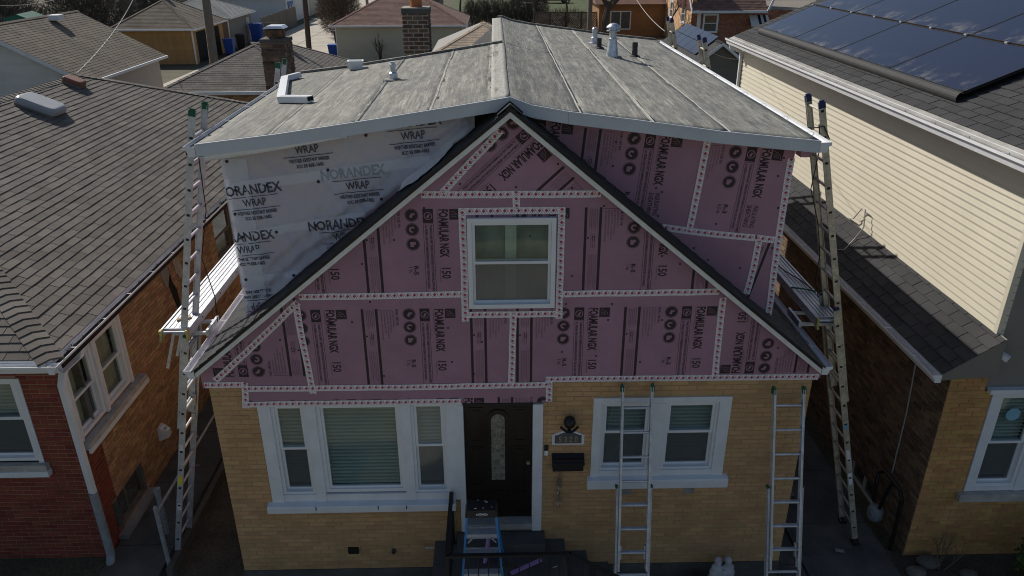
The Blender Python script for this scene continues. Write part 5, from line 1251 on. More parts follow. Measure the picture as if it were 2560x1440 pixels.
# oval maker's badge on the near side ladders
def badge(o, p, u, v, n, w_=.05, h=.11, word='WERNER'):
    q = P2(); q.add(([(w_*.5*cos(2*pi*k/20), h*.5*sin(2*pi*k/20)) for k in range(20)], [tuple(range(20))]), lambda a, b: (a, b))
    q.build('badge', 'paint_white', lambda a, b: Vector(p)+u*a+v*b, o)
    q = P2(); q.ring(0, 0, 1, .08); r = q.moved(lambda a, b: (a*w_*.46, b*h*.46)); t = text2(word, h*.2, .9, .0006, 'CENTER'); r.add(t, lambda a, b: (-b+h*.07, a*.8)) if h > w_ else r.add(t, lambda a, b: (a, b-h*.07))
    r.build('badge_print', 'wrap_ink', lambda a, b: Vector(p)+u*a+v*b+n*.0008, o)
def rope(pts, r, m, label, cat, name='rope'): return tag(MB().tube(pts, r, 6).build(name, m), label, cat)
rope([(-3.36, .62, 6.12), (-3.33, .64, 5.9), (-3.34, .6, 5.2), (-3.5, .62, 4.6), (-3.42, .6, 4.1), (-3.45, .62, 3.75)], .006, 'cable_black', 'thin black rope hanging beside the left gangway ladder', 'rope')
rope([(3.60, .58, 6.14), (3.63, .56, 5.98), (3.70, .56, 5.86), (3.74, .57, 5.98), (3.66, .58, 6.12), (3.60, .6, 6.1), (3.58, .8, 6.06), (3.62, .95, 5.95)], .007, 'cable_black', 'black bungee knotted round the near right ladder top', 'rope')
rope([(3.80, .9, 5.9), (3.76, .88, 5.3), (3.90, .86, 4.9), (4.02, .9, 4.45), (4.0, .85, 4.1), (4.1, .9, 3.85)], .006, 'cable_black', 'black rope hanging down the right gangway ladder', 'rope')
def plank(label, x0, x1, y0, y1, z, tools=True):
    t = thing('scaffold_plank', label, 'plank', ((x0+x1)/2, y0, z), 'aluminium work planks'); wd = (x1-x0-.05)/5
    for k in range(5): MB().box(x0+.025+k*wd+.006, y0+.10, z-.03, x0+.025+(k+1)*wd-.006, y1, z-.001*(k % 2)).build('deck_strip', 'aluminium_plank', t)
    for x in (x0, x1-.022):
        MB().box(x, y0, z-.10, x+.022, y1, z+.012).build('side_rail', 'aluminium_plank', t)
        MB().prism([(x-.004, y0-.015, z+.016), (x-.004, y0+.05, z+.016), (x-.004, y0+.05, z-.105), (x-.004, y0+.012, z-.12), (x-.004, y0-.035, z-.115), (x-.004, y0-.02, z-.085), (x-.004, y0-.002, z-.07)], (.03, 0, 0)).build('end_casting', 'yellow_cast', t)
    MB().tube([(x0+.02, y0+.03, z-.02), (x1-.02, y0+.03, z-.02)], .016, 8).build('end_rung', 'aluminium', t)
    MB().box(x0+.022, y0+.085, z-.02, x1-.022, y0+.10, z+.004).build('end_bar', 'aluminium_plank', t)
    for k in range(6):
        y = y0+.5+k*.72
        for s_, x in ((-1, x0), (1, x1)): MB().tube([(x-.0005*s_, y, z-.045), (x+s_*.004, y, z-.045)], .012, 8).build('rivet', 'plastic_black', t)
    return t
plank('long aluminium plank with yellow end castings in the left gangway, sunlit', -4.13, -3.79, .50, 5.3, 3.68); plank('long aluminium plank with yellow end castings in the right gangway, in shade', 4.0, 4.30, .60, 6.6, 3.68)
def jack(label, xl, xi, xo, y, z):
    t = thing('ladder_jack', label, 'bracket', (xl, y, z), 'ladder jacks under the planks')
    for dy in (-.16, .16):
        MB().beam((xi, y+dy, z-.125), (xo, y+dy, z-.125), .035, .04).build('arm', 'aluminium', t); MB().beam((xo, y+dy, z-.12), (xl, y+dy, z-.62), .03, .03).build('brace', 'aluminium', t)
    MB().beam((xi, y-.2, z-.11), (xi, y+.2, z-.11), .03, .09).build('end_stop', 'aluminium', t)
jack('ladder jack bracket under the left plank', -4.22, -3.62, -4.05, .86, 3.68); jack('ladder jack bracket under the right plank', 4.45, 3.83, 4.28, .9, 3.68)
tag(MB().hexa([(-4.02, .78, 3.682), (-3.87, .86, 3.682), (-3.89, .91, 3.682), (-4.04, .83, 3.682), (-4.02, .78, 3.702), (-3.87, .86, 3.702), (-3.89, .91, 3.702), (-4.04, .83, 3.702)]).build('wood_offcut', 'wood_raw'), 'small torn wood scrap lying on the left plank', 'scrap')
rope([(4.0, 1.55, 3.70), (4.12, 1.5, 3.705), (4.28, 1.42, 3.70), (4.33, 1.40, 3.62)], .012, 'plastic_green', 'green strap tied across the right plank', 'strap', 'strap')
rope([(4.06, 2.5, 3.70), (4.12, 2.1, 3.70), (4.22, 1.8, 3.70), (4.27, 1.5, 3.70)], .009, 'plastic_black', 'dark cord lying along the right plank', 'cord', 'cord')

# ---------------------------------------------------------------- loose things on the flat roof
rp = lambda x, y, h=0: Vector((x, y, zr(x)+.012+h))
def on_roof(px, h=0):
    q = on_z(px[0], px[1], 6.25)
    for _ in range(5): q = on_z(px[0], px[1], zr(max(-3.1, min(3.39, q.x)))+.012+h)
    return q
pp = [on_roof(p, .045) for p in ((776, 248), (704, 247), (713, 196), (748, 187))]
dsp = thing('downspout', 'white bent downspout piece lying on the flat grey roof', 'downspout', pp[1])
rtube(MB(), pp, .105, .075, (-.14, 0, 1)).build('pipe', 'white_metal', dsp)
e = (pp[0]-pp[1]).normalized(); s_ = e.cross(Vector((0, 0, 1))).normalized()
MB().hexa([pp[0]+e*.001+s_*a+Vector((0, 0, b)) for a, b in ((-.046, -.031), (.046, -.031), (.046, .031), (-.046, .031))]+[pp[0]+e*.002+s_*a+Vector((0, 0, b)) for a, b in ((-.046, -.031), (.046, -.031), (.046, .031), (-.046, .031))]).build('open_end', 'void', dsp)
for k in (-.025, 0, .025):
    MB().beam(pp[0]+s_*k+Vector((0, 0, .038)), pp[1]+s_*k+Vector((0, 0, .038)), .006, .004).build('rib', 'white_metal', dsp)
b = on_roof((890, 172)); bx = thing('container', 'clear white plastic tub on the back edge of the flat roof', 'tub', b)
def frust(c, a0, b0, a1, b1, z0, z1, rot=.15):
    P = lambda x, y, z: Vector(c)+Vector((x*cos(rot)-y*sin(rot), x*sin(rot)+y*cos(rot), z))
    return [P(-a0, -b0, z0), P(a0, -b0, z0), P(a0, b0, z0), P(-a0, b0, z0), P(-a1, -b1, z1), P(a1, -b1, z1), P(a1, b1, z1), P(-a1, b1, z1)]
MB().hexa(frust(b, .10, .08, .115, .095, .0, .11)).build('tub', 'box_white', bx); MB().hexa(frust(b, .122, .10, .122, .10, .1105, .125)).build('rim', 'plastic_white', bx); MB().hexa(frust(b, .095, .075, .095, .075, .1255, .128)).build('lid', 'skylight', bx)
MB().tube([b+Vector((-.115, -.1, .11)), b+Vector((-.10, -.125, .05)), b+Vector((-.02, -.13, .03)), b+Vector((.06, -.12, .05))], .004, 5).build('handle', 'plastic_white', bx)
c = on_x(687, 235, -3.25)
tag(MB().tube([c+Vector((0, 0, 0)), c+Vector((.05, .05, .08)), c+Vector((.02, .12, .02)), c+Vector((.08, .16, .06))], .025, 6).build('caulk_gun', 'wood_raw'), 'small orange tool hanging at the left eave by the ladder', 'tool')

# ---------------------------------------------------------------- porch, step ladder, front wall fittings
ps = thing('porch', 'grey concrete porch landing with steps going down to the right', 'porch', (0, -.6, 0))
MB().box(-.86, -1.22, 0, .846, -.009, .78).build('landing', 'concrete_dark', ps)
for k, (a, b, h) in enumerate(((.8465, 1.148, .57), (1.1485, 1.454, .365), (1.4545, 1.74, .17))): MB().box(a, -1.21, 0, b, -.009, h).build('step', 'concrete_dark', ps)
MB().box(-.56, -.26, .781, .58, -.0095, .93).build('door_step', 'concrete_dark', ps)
rl_ = thing('railing', 'black wrought iron railing around the porch landing', 'railing', (-.6, -1.1, .78))
MB().beam((-.615, -.06, 1.62), (-.615, -1.14, 1.62), .05, .03).build('top_rail', 'iron_black', rl_)
MB().beam((-.615, -1.14, 1.60), (.80, -1.14, 1.60), .05, .03).build('top_rail', 'iron_black', rl_); MB().beam((.80, -1.14, 1.60), (1.75, -1.14, .98), .05, .03).build('top_rail', 'iron_black', rl_)
MB().beam((-.615, -1.14, .90), (.80, -1.14, .90), .03, .015).build('bottom_rail', 'iron_black', rl_)
for x, y, z in ((-.615, -.06, 1.61), (-.615, -1.14, 1.63), (.80, -1.14, 1.6)): MB().box(x-.02, y-.02, .78, x+.02, y+.02, z-.016).build('post', 'iron_black', rl_)
for k in range(8): MB().box(-.621, -.20-k*.12, .8, -.609, -.188-k*.12, 1.604).build('baluster', 'iron_black', rl_)
for k in range(11): MB().box(-.50+k*.118, -1.146, .9, -.488+k*.118, -1.134, 1.584).build('baluster', 'iron_black', rl_)
for k in range(6): MB().box(.95+k*.13, -1.146, .1, .962+k*.13, -1.134, 1.49-.085*k).build('baluster', 'iron_black', rl_)
for s_ in (-1, 1):
    MB().tube([Vector((.09+s_*(.012+.05*(1-cos(a))*.5+.02*sin(a)), -1.148, 1.40+.05*sin(a)+.012*a)) for a in [k*.5 for k in range(12)]], .008, 6).build('scroll', 'iron_black', rl_)
sl_ = thing('step_ladder', 'blue fibreglass step ladder with black top in front of the door', 'step ladder', (-.2, -.85, .78))
topz = 2.04; fy, ry = -1.08, -.30
cap = MB(); cap.hexa(frust((-.215, -.80, 0), .19, .11, .165, .095, topz-.09, topz, 0)); cap.build('top_cap', 'plastic_black', sl_)
for k in range(6):
    x, y = -.215+random.uniform(-.14, .14), -.80+random.uniform(-.08, .08); MB().box(x, y, topz, x+random.uniform(.008, .03), y+random.uniform(.006, .02), topz+.006).build('debris', random.choice(['label_white', 'patch_grey', 'concrete']), sl_)
for sg in (-1, 1):
    a = Vector((-.215+sg*.165, -.86, topz-.06)); b = Vector((-.215+sg*.27, fy, .785)); MB().beam(a, b, .024, .062, (0, 1, 0)).build('front_rail', 'ladder_blue', sl_)
    a2 = Vector((-.215+sg*.155, -.74, topz-.06)); b2 = Vector((-.215+sg*.255, ry, .785)); MB().beam(a2, b2, .02, .05, (0, 1, 0)).build('rear_rail', 'ladder_blue', sl_)
    for p in (b, b2): MB().box(p.x-.025, p.y-.035, .782, p.x+.025, p.y+.035, .80).build('foot', 'rubber_black', sl_)
for k in range(4):
    t = (k+1)*.215; z = topz-.06-t*(topz-.06-.785); wx = .165+(.27-.165)*t-.012; y = -.86+(fy+.86)*t
    MB().box(-.215-wx, y-.035, z-.012, -.215+wx, y+.045, z+.010).build('step', 'aluminium', sl_)
    MB().box(-.215-wx, y-.039, z-.035, -.215+wx, y-.0355, z+.010).build('step_front', 'aluminium', sl_)
    t2 = t+.05; wx2 = .155+.1*t2; MB().tube([(-.215-wx2, -.74+(ry+.74)*t2, z), (-.215+wx2, -.74+(ry+.74)*t2, z)], .012, 6).build('rear_bar', 'aluminium', sl_)
    if k == 0:
        for sg in (-1, 1): MB().beam((-.215+sg*(wx-.008), y-.03, z-.12), (-.215+sg*(wx-.09), y-.03, z-.02), .012, .02, (0, 1, 0)).build('knee_brace', 'aluminium', sl_)
MB().beam((-.41, -.95, 1.7), (-.40, -.6, 1.68), .004, .015).build('spreader', 'aluminium', sl_); MB().beam((-.02, -.95, 1.7), (-.03, -.6, 1.68), .004, .015).build('spreader', 'aluminium', sl_)
bu, bv = Vector((1, 0, 0)), Vector((0, -.15, 1)).normalized()
q = P2(); q.ring(0, 0, 1, .16, 0, 2*pi, 24); q = q.moved(lambda a, b: (a*.07, b*.018)); q.add(text2('WERNER', .022, 1.0, .0006, 'CENTER'), lambda a, b: (a, b-.008)); q.build('badge', 'paint_white', lambda a, b: Vector((-.21+a, -.9105-.0001+b*.16, topz-.045+b)), sl_)
# offcuts on the porch
def stick(label, p, q, w_, h, m, cat='offcut', name='foam_offcut'): tag(MB().beam(p, q, w_, h).build(name, m), label, cat)
stick('purple foam strip lying across the porch landing', (.13, -.62, .80), (.52, -.40, .80), .045, .024, 'foam_violet'); stick('purple foam strip standing behind the blue step ladder', (-.20, -.42, .79), (-.13, -.32, 1.25), .03, .05, 'foam_violet')
stick('thin white splinter on the porch landing', (.30, -.72, .785), (.38, -.80, .785), .012, .006, 'label_white', name='splinter'); stick('short brown wood scrap beside the purple strip', (.0, -.45, .79), (.26, -.52, .79), .03, .015, 'wood_pole_dark', name='wood_scrap')
stick('pale wood board under the blue step ladder', (-.52, -1.0, .787), (-.05, -.98, .787), .09, .012, 'wood_raw', 'board', 'wood_board')
stick('thin pale splinter by the railing on the porch', (.66, -.52, .785), (.72, -.50, .785), .008, .006, 'label_white', name='splinter')
# wall lamp
wl = thing('wall_lamp', 'black round porch lamp on the brick right of the door', 'lamp', (.86, -.05, 2.63))
MB().lathe((.86, -.085, 2.60), [(.02, 0), (.06, .03), (.075, .08), (.06, .13), (.03, .155), (.012, .17)], 14).build('globe', 'iron_black', wl, smooth=True)
MB().tube([FF.pt(.75+.22*k/10, 2.60-.055*sin(pi*k/10), .06+.04*sin(pi*k/10)) for k in range(11)], .016, 6).build('scroll', 'iron_black', wl)
MB().fbox(FF, .84, .88, 2.53, 2.66, .004, .06).build('bracket', 'iron_black', wl)
pl = thing('address_plaque', 'grey arched plaque reading 5320 in a rough white border', 'plaque', (.85, -.02, 2.4))
pts = [(.655, 2.30), (1.055, 2.30), (1.055, 2.44)]+[(1.02-.34*k/10, 2.455+.06*sin(pi*k/10)) for k in range(11)]+[(.655, 2.44)]
MB().prism([FF.pt(x, z, .002) for x, z in pts], (0, -.014, 0)).build('border', 'paint_white', pl)
pts = [(.69, 2.325), (1.02, 2.325), (1.02, 2.44)]+[(.99-.27*k/10, 2.442+.045*sin(pi*k/10)) for k in range(11)]+[(.69, 2.44)]
MB().prism([FF.pt(x, z, .016) for x, z in pts], (0, -.008, 0)).build('face', 'plaque_grey', pl)
x = .735
for ch in '5320':
    q = P2(); q.line(ch, .118, 0, 0, xs=.72, bold=.001); q.build('digit', 'brass', lambda a, b: FF.pt(x+a, 2.345+b, .0255), pl); x += .066
mb_ = thing('mailbox', 'black wall mailbox on the brick under the house number', 'mailbox', (.86, -.06, 2.0))
MB().fbox(FF, .665, 1.05, 1.955, 2.13, .004, .10).build('body', 'iron_black', mb_); MB().prism([FF.pt(.655, 2.13, .002), FF.pt(.655, 2.17, .002), FF.pt(.655, 2.09, .125), FF.pt(.655, 2.05, .125), FF.pt(.655, 2.10, .108)], (.405, 0, 0)).build('lid', 'iron_black', mb_)
db = thing('doorbell', 'small black and white doorbell beside the door frame', 'doorbell', (.585, 0, 2.2)); MB().fbox(FF, .56, .612, 2.215, 2.295, .003, .02).build('camera', 'plastic_black', db); MB().fbox(FF, .564, .608, 2.14, 2.214, .003, .018).build('button_plate', 'plastic_white', db)
df = thing('dried_bouquet', 'dried flower bunch hanging under the black mailbox', 'dried flowers', (.76, -.05, 1.95))
MB().tube([FF.pt(.76, 1.955, .05), FF.pt(.763, 1.90, .05), FF.pt(.757, 1.82, .045)], .007, 6).build('stem', 'dried_plant', df)
for k in range(30):
    z = 1.82-k*.014; a = random.uniform(-1, 1); MB().tube([FF.pt(.757, z, .04), FF.pt(.757+.035*a, z-.02, .05+random.uniform(0, .02)), FF.pt(.757+.03*a, z-.06, .045)], .006+.004*random.random(), 5).build('petal', random.choice(['dried_plant', 'dried_plant', 'curtain']), df)
# stone statue on a slab
tag(MB().box(2.52, -.62, 0, 2.92, -.2, .24).build('statue_slab', 'concrete'), 'pale concrete slab under the stone statue by the wall', 'slab')
def blobs(spec, voxel):
    bm = bmesh.new()
    for (c, r, s_) in spec:
        m_ = Matrix.Translation(c) @ Matrix.Diagonal((*[r*k for k in s_], 1)); bmesh.ops.create_icosphere(bm, subdivisions=3, radius=1, matrix=m_)
    me = bpy.data.meshes.new('b'); bm.to_mesh(me); bm.free(); o = bpy.data.objects.new('b', me); C.objects.link(o)
    r = o.modifiers.new('r', 'REMESH'); r.mode = 'VOXEL'; r.voxel_size = voxel; sm = o.modifiers.new('s', 'SMOOTH'); sm.iterations = 3; sm.factor = .5
    dg = bpy.context.evaluated_depsgraph_get(); m2 = bpy.data.meshes.new_from_object(o.evaluated_get(dg)); bpy.data.objects.remove(o); bpy.data.meshes.remove(me)
    for p in m2.polygons: p.use_smooth = True
    return m2
sx, sy = 2.90, -.33
spec = []
for dx, h, tw in ((-.075, .42, 1), (.085, .43, -1)):
    spec += [((sx+dx, sy, .12), .11, (.9, .85, 1.2)), ((sx+dx, sy, .24), .09, (.95, .8, 1.2)), ((sx+dx*.95, sy, .33), .07, (1.05, .8, .8)), ((sx+dx*.8, sy-.01, h), .042, (.9, 1, 1.15)), ((sx+dx*.8, sy+.015, h+.005), .05, (1, 1, 1.15)),
             ((sx+dx*.6+tw*.02, sy-.05, .27), .035, (1.3, .9, 1.6)), ((sx+dx*.3, sy-.07, .20), .03, (1.4, .8, .8))]
spec += [((sx, sy-.07, .18), .05, (1, .8, 1.4)), ((sx, sy-.08, .27), .032, (1, 1, 1.1)), ((sx, sy, .03), .17, (1, .75, .3))]
tag(link(blobs([((a[0], a[1], a[2]+.22), r, s_) for a, r, s_ in spec], .009), 'statue', 'statue_stone'), 'weathered grey stone statue of two robed figures with a child by the wall', 'statue')
# garden stones, twig bush at the right
for k, (px, s_) in enumerate((((2320, 1405), .14), ((2290, 1430), .12), ((2420, 1435), .1))):
    p = on_z(*px, .05); me = blobs([((p.x, p.y, .05), s_, (1.2, .9, .55)), ((p.x+.08, p.y+.03, .04), s_*.7, (1, 1, .6))], .02)
    tag(link(me, 'garden_stone', 'stone_dark'), ('rounded pale garden stone nearest the honey brick corner', 'flat garden stone partly cut off by the lower frame edge', 'small garden stone under the right window')[k], 'stone', 'garden stones')
def twigs(mb, c, n, h, spread, r=.006, kink=.3, seed=1, depth=2):
    rn = random.Random(seed)
    def grow(p, d, L, r, lv):
        q = p+d*L*.5+Vector((rn.uniform(-1, 1), rn.uniform(-1, 1), rn.uniform(-.3, .6)))*L*kink*.3; e = q+(d+Vector((rn.uniform(-1, 1), rn.uniform(-1, 1), rn.uniform(-.2, .7)))*kink).normalized()*L*.5
        mb.tube([p, q, e], r, 3, r*.5, caps=False)
        if lv > 0:
            for k in range(rn.randint(2, 3)):
                b = p.lerp(e, rn.uniform(.35, 1)); dd = (d+Vector((rn.uniform(-1, 1), rn.uniform(-1, 1), rn.uniform(-.1, .8)))*.75).normalized(); grow(b, dd, L*rn.uniform(.45, .7), r*.6, lv-1)
    for k in range(n):
        a = rn.uniform(0, 2*pi); d = Vector((cos(a)*spread*rn.random(), sin(a)*spread*rn.random(), 1)).normalized(); grow(Vector(c)+Vector((cos(a)*.05, sin(a)*.05, 0)), d, h*rn.uniform(.5, .8), r, depth)
    return mb
tag(twigs(MB(), (6.15, .12, 0), 9, .55, 1.2, .007, seed=4).build('dry_shrub', 'twig_brown'), 'bare dry shrub at the foot of the honey brick corner', 'shrub')
def leafball(c, r, n, m, label, cat, seed=2, name='shrub', sq=(1, 1, 1), core=True):
    rn = random.Random(seed); t = thing(name, label, cat, (c[0], c[1], 0)); mb = MB()
    for k in range(n):
        u = Vector((rn.gauss(0, 1), rn.gauss(0, 1), rn.gauss(0, 1))).normalized()*r*(rn.random()**.33); u = Vector((u.x*sq[0], u.y*sq[1], u.z*sq[2])); p = Vector(c)+u
        if p.z < .02: continue
        a = Vector((rn.uniform(-1, 1), rn.uniform(-1, 1), rn.uniform(-1, 1))).normalized()*.035; b = a.orthogonal().normalized()*.02; mb.poly([p-a, p+b, p+a, p-b])
    mb.build('foliage', m, t); twigs(MB(), (c[0], c[1], 0), 7, c[2]+r*.6, .8, .012, seed=seed).build('stem', 'bark', t); return t
leafball((7.45, -.45, .45), .62, 2600, 'leaf_green', 'dark green evergreen shrub under the right front window', 'shrub', 5)
# chain link fence along the left gangway
fx = -4.62; fe = thing('chain_link_fence', 'grey chain link fence running back between the left gangway and the house', 'fence', (fx, 3, 0))
MB().tube([(fx, .35, 1.02), (fx, 9, 1.02)], .02, 8).build('top_rail', 'meter_grey', fe)
for y in (.35, 2.8, 5.2, 7.6): MB().tube([(fx, y, 0), (fx, y, 1.1)], .03, 8).build('post', 'meter_grey', fe); MB().lathe((fx, y, 1.1), [(.033, 0), (.02, .03), (.003, .04)], 8).build('post_cap', 'meter_grey', fe)
mb = MB(); y = -.7
while y < 9:
    for dy in (1, -1):
        a, b = (y, 0.03), (y+dy*.97, 1.0)
        if dy < 0: a, b = (y+.97, .03), (y, 1.0)
        if a[0] < .35 and b[0] < .35: continue
        if a[0] < .35: a = (.35, a[1]+(.35-a[0])/(b[0]-a[0])*(b[1]-a[1]))
        if b[0] < .35: b = (.35, b[1]+(.35-b[0])/(a[0]-b[0])*(a[1]-b[1]))
        mb.beam((fx+.003*dy, min(a[0], 9), a[1]), (fx+.003*dy, min(b[0], 9), b[1]), .0035, .0035, (1, 0, 0))
    y += .075
mb.build('wire_mesh', 'chain_dark', fe, kind='stuff')
MB().box(-4.60, .2, 0, -4.52, 9, .16).build('curb', 'concrete_dark', fe)
tag(MB().tube([(-4.93, 1.05, 0), (-4.93, 1.05, .80)], .042, 10).lathe((-4.93, 1.05, .78), [(.05, 0), (.05, .08), (.02, .1)], 10).build('standpipe', 'meter_grey'), 'grey standpipe standing in the left gangway', 'pipe')

# job-site litter in the gangways
for (x, y, L, wd, m, lab) in ((-5.2, 1.5, .16, .05, 'foam_pink', 'pink foam scrap on the left gangway concrete'), (-5.0, 2.6, .12, .03, 'foam_violet', 'violet foam scrap on the left gangway concrete'), (-5.3, 3.4, .2, .04, 'wood_raw', 'pale wood scrap on the left gangway concrete'),
                              (4.9, .4, .12, .05, 'patch_grey', 'grey scrap on the right side walk'), (4.6, 1.6, .14, .04, 'foam_pink', 'pink foam scrap on the right side walk'), (5.2, -.3, .1, .03, 'wood_raw', 'pale wood scrap on the right side walk')):
    a = random.uniform(0, 3.1); tag(MB().beam((x, y, .075), (x+cos(a)*L, y+sin(a)*L, .079), wd, .014).build('scrap', m), lab, 'scrap')

# ---------------------------------------------------------------- garages and houses behind
def roof_shell(parent, pts_faces, m='white_metal', name='roof'):
    mb = MB()
    for f in pts_faces: mb.poly(f)
    return mb.build(name, m, parent)
def hip_garage(label, x0, x1, y0, y1, ze, slope, wall, roof, o=.35, cat='garage', name='garage', brick=None, fm='white_metal', doors=(), caps=True):
    t = thing(name, label, cat, ((x0+x1)/2, (y0+y1)/2, 0)); hx, hy = (x1-x0)/2, (y1-y0)/2; h = min(hx, hy); rz = ze+slope*h; cx, cy = (x0+x1)/2, (y0+y1)/2
    if hx > hy: R = [(cx-(hx-hy), cy, rz), (cx+(hx-hy), cy, rz)]
    else: R = [(cx, cy-(hy-hx), rz), (cx, cy+(hy-hx), rz)]
    a, b, c, d = (x0, y0, ze), (x1, y0, ze), (x1, y1, ze), (x0, y1, ze)
    if hx > hy: F = [[a, b, R[1], R[0]], [b, c, R[1]], [c, d, R[0], R[1]], [d, a, R[0]]]
    else: F = [[a, b, R[0]], [b, c, R[1], R[0]], [c, d, R[1]], [d, a, R[0], R[1]]]
    F += [[(x, y, ze-.02) for x, y, z in (d, c, b, a)]]
    roof_shell(t, F, 'siding_grey')
    vl = h*sqrt(1+slope*slope); W = x1-x0; D = y1-y0
    shingles(t, (x0, y0, ze+.004), (1, 0, 0), (0, 1, slope), [[(0, 0), (W, 0), (W-h, vl), (h, vl)] if hx > hy else [(0, 0), (W, 0), (W/2, vl)]], roof, 0, tab=.32, exp=.16, th=.009)
    sgn = 1 if cx < 0 else -1; xe = x1 if cx < 0 else x0
    shingles(t, (xe, y0, ze+.004), (0, 1, 0), (-sgn, 0, slope), [[(0, 0), (D, 0), (D-h, vl), (h, vl)] if hy >= hx else [(0, 0), (D, 0), (D/2, vl)]], roof, 0, tab=.32, exp=.16, th=.009)
    if caps:
        for p in ((a, b, R[0], R[1]),):
            hip_caps(t, a, R[0], roof, w=.14, joined=True); hip_caps(t, b, R[1] if hx > hy else R[0], roof, w=.14, joined=True)
        hip_caps(t, c if cx < 0 else d, R[1] if (hy >= hx or cx < 0) else R[0], roof, w=.14, joined=True)
        if abs(hx-hy) > .1: hip_caps(t, R[0], R[1], roof, w=.14, drop=.8, joined=True)
    MB().box(x0-.09, y0-.09, ze-.12, x1+.09, y0+.02, ze).build('gutter', fm, t); MB().box(xe-.10 if sgn > 0 else xe-.02, y0+.021, ze-.12, xe+.02 if sgn > 0 else xe+.10, y1, ze-.002).build('gutter', fm, t)
    MB().box(x0+o, y0+o, 0, x1-o, y1-o, ze-.03).build('wall', 'mortar_grey' if brick else wall, t)
    ff = Fr((x0+o, y0+o), (1, 0), (0, -1)); sf = Fr((x1-o if sgn > 0 else x0+o, y0+o), (0, 1), (sgn, 0))
    if brick:
        brick_wall(t, Fr((x0+o, y0+o-.02), (1, 0), (0, -1)), W-2*o, 0, ze-.03, [], brick, 'mortar_grey', 0)
    else:
        lap_siding(t, ff, [[(0, 0), (W-2*o, 0), (W-2*o, ze-.03), (0, ze-.03)]], .12, wall, each=False)
        lap_siding(t, sf, [[(0, 0), (D-2*o, 0), (D-2*o, ze-.03), (0, ze-.03)]], .12, wall, each=False)
        for u in (0, W-2*o): MB().fbox(ff, u-.04, u+.04, 0, ze-.04, .0, .025).build('corner_board', fm, t)
    MB().box((x1-o if cx < 0 else x0+o)-.035, y0+o-.10, 0, (x1-o if cx < 0 else x0+o)+.035, y0+o-.04, ze-.1).build('downspout', fm, t)
    return t
# left neighbour's brick garage, and the garages along the alley
hip_garage('orange brick garage with a grey brown hip roof behind the left house', -13.5, -7.05, 23.2, 31.7, 2.6, .45, None, 'shingle_brown', brick='brick_orange')
g = hip_garage('orange board garage with a brown hip roof and an open door on the alley', -27.3, -21.15, 49.0, 56.2, 2.45, .58, 'siding_orange', 'shingle_umber')
sfr = Fr((-21.5, 0), (0, 1), (1, 0)); MB().fbox(sfr, 49.9, 54.9, 0, 2.15, -.02, .022).build('open_doorway', 'void', g)
for a, b, c, d in ((49.75, 49.9, 0, 2.3), (54.9, 55.05, 0, 2.3), (49.9, 54.9, 2.15, 2.3)): MB().fbox(sfr, a, b, c, d, -.02, .04).build('door_frame', 'siding_orange', g)
MB().box(-24.35, 52.4, 4.15, -24.0, 52.8, 4.5).build('roof_vent', 'plastic_white', g)
g = hip_garage('grey board garage with a dark hip roof beyond the orange garage', -28.0, -21.2, 57.2, 64.2, 2.5, .42, 'siding_grey', 'shingle_slate')
MB().box(-21.54, 62.2, 0, -21.50, 63.0, 2.1).build('panel_scrap', 'siding_white', g)
hip_garage('beige sided garage with a rust brown hip roof facing the alley', -11.85, -2.0, 49.9, 57.4, 2.55, .5, 'siding_beige', 'shingle_rust')
A_ = on_z(1205, 75, 3.9); B_ = on_z(1076, 136, 2.6)
hip_garage('small garage with a pale tan roof behind the main house', B_.x, 2*A_.x-B_.x, B_.y, 2*A_.y-B_.y if 2*A_.y-B_.y > B_.y+2 else B_.y+6.5, 2.6, max(.3, 1.3/max(.5, abs(A_.x-B_.x))), 'siding_beige', 'shingle_tan')
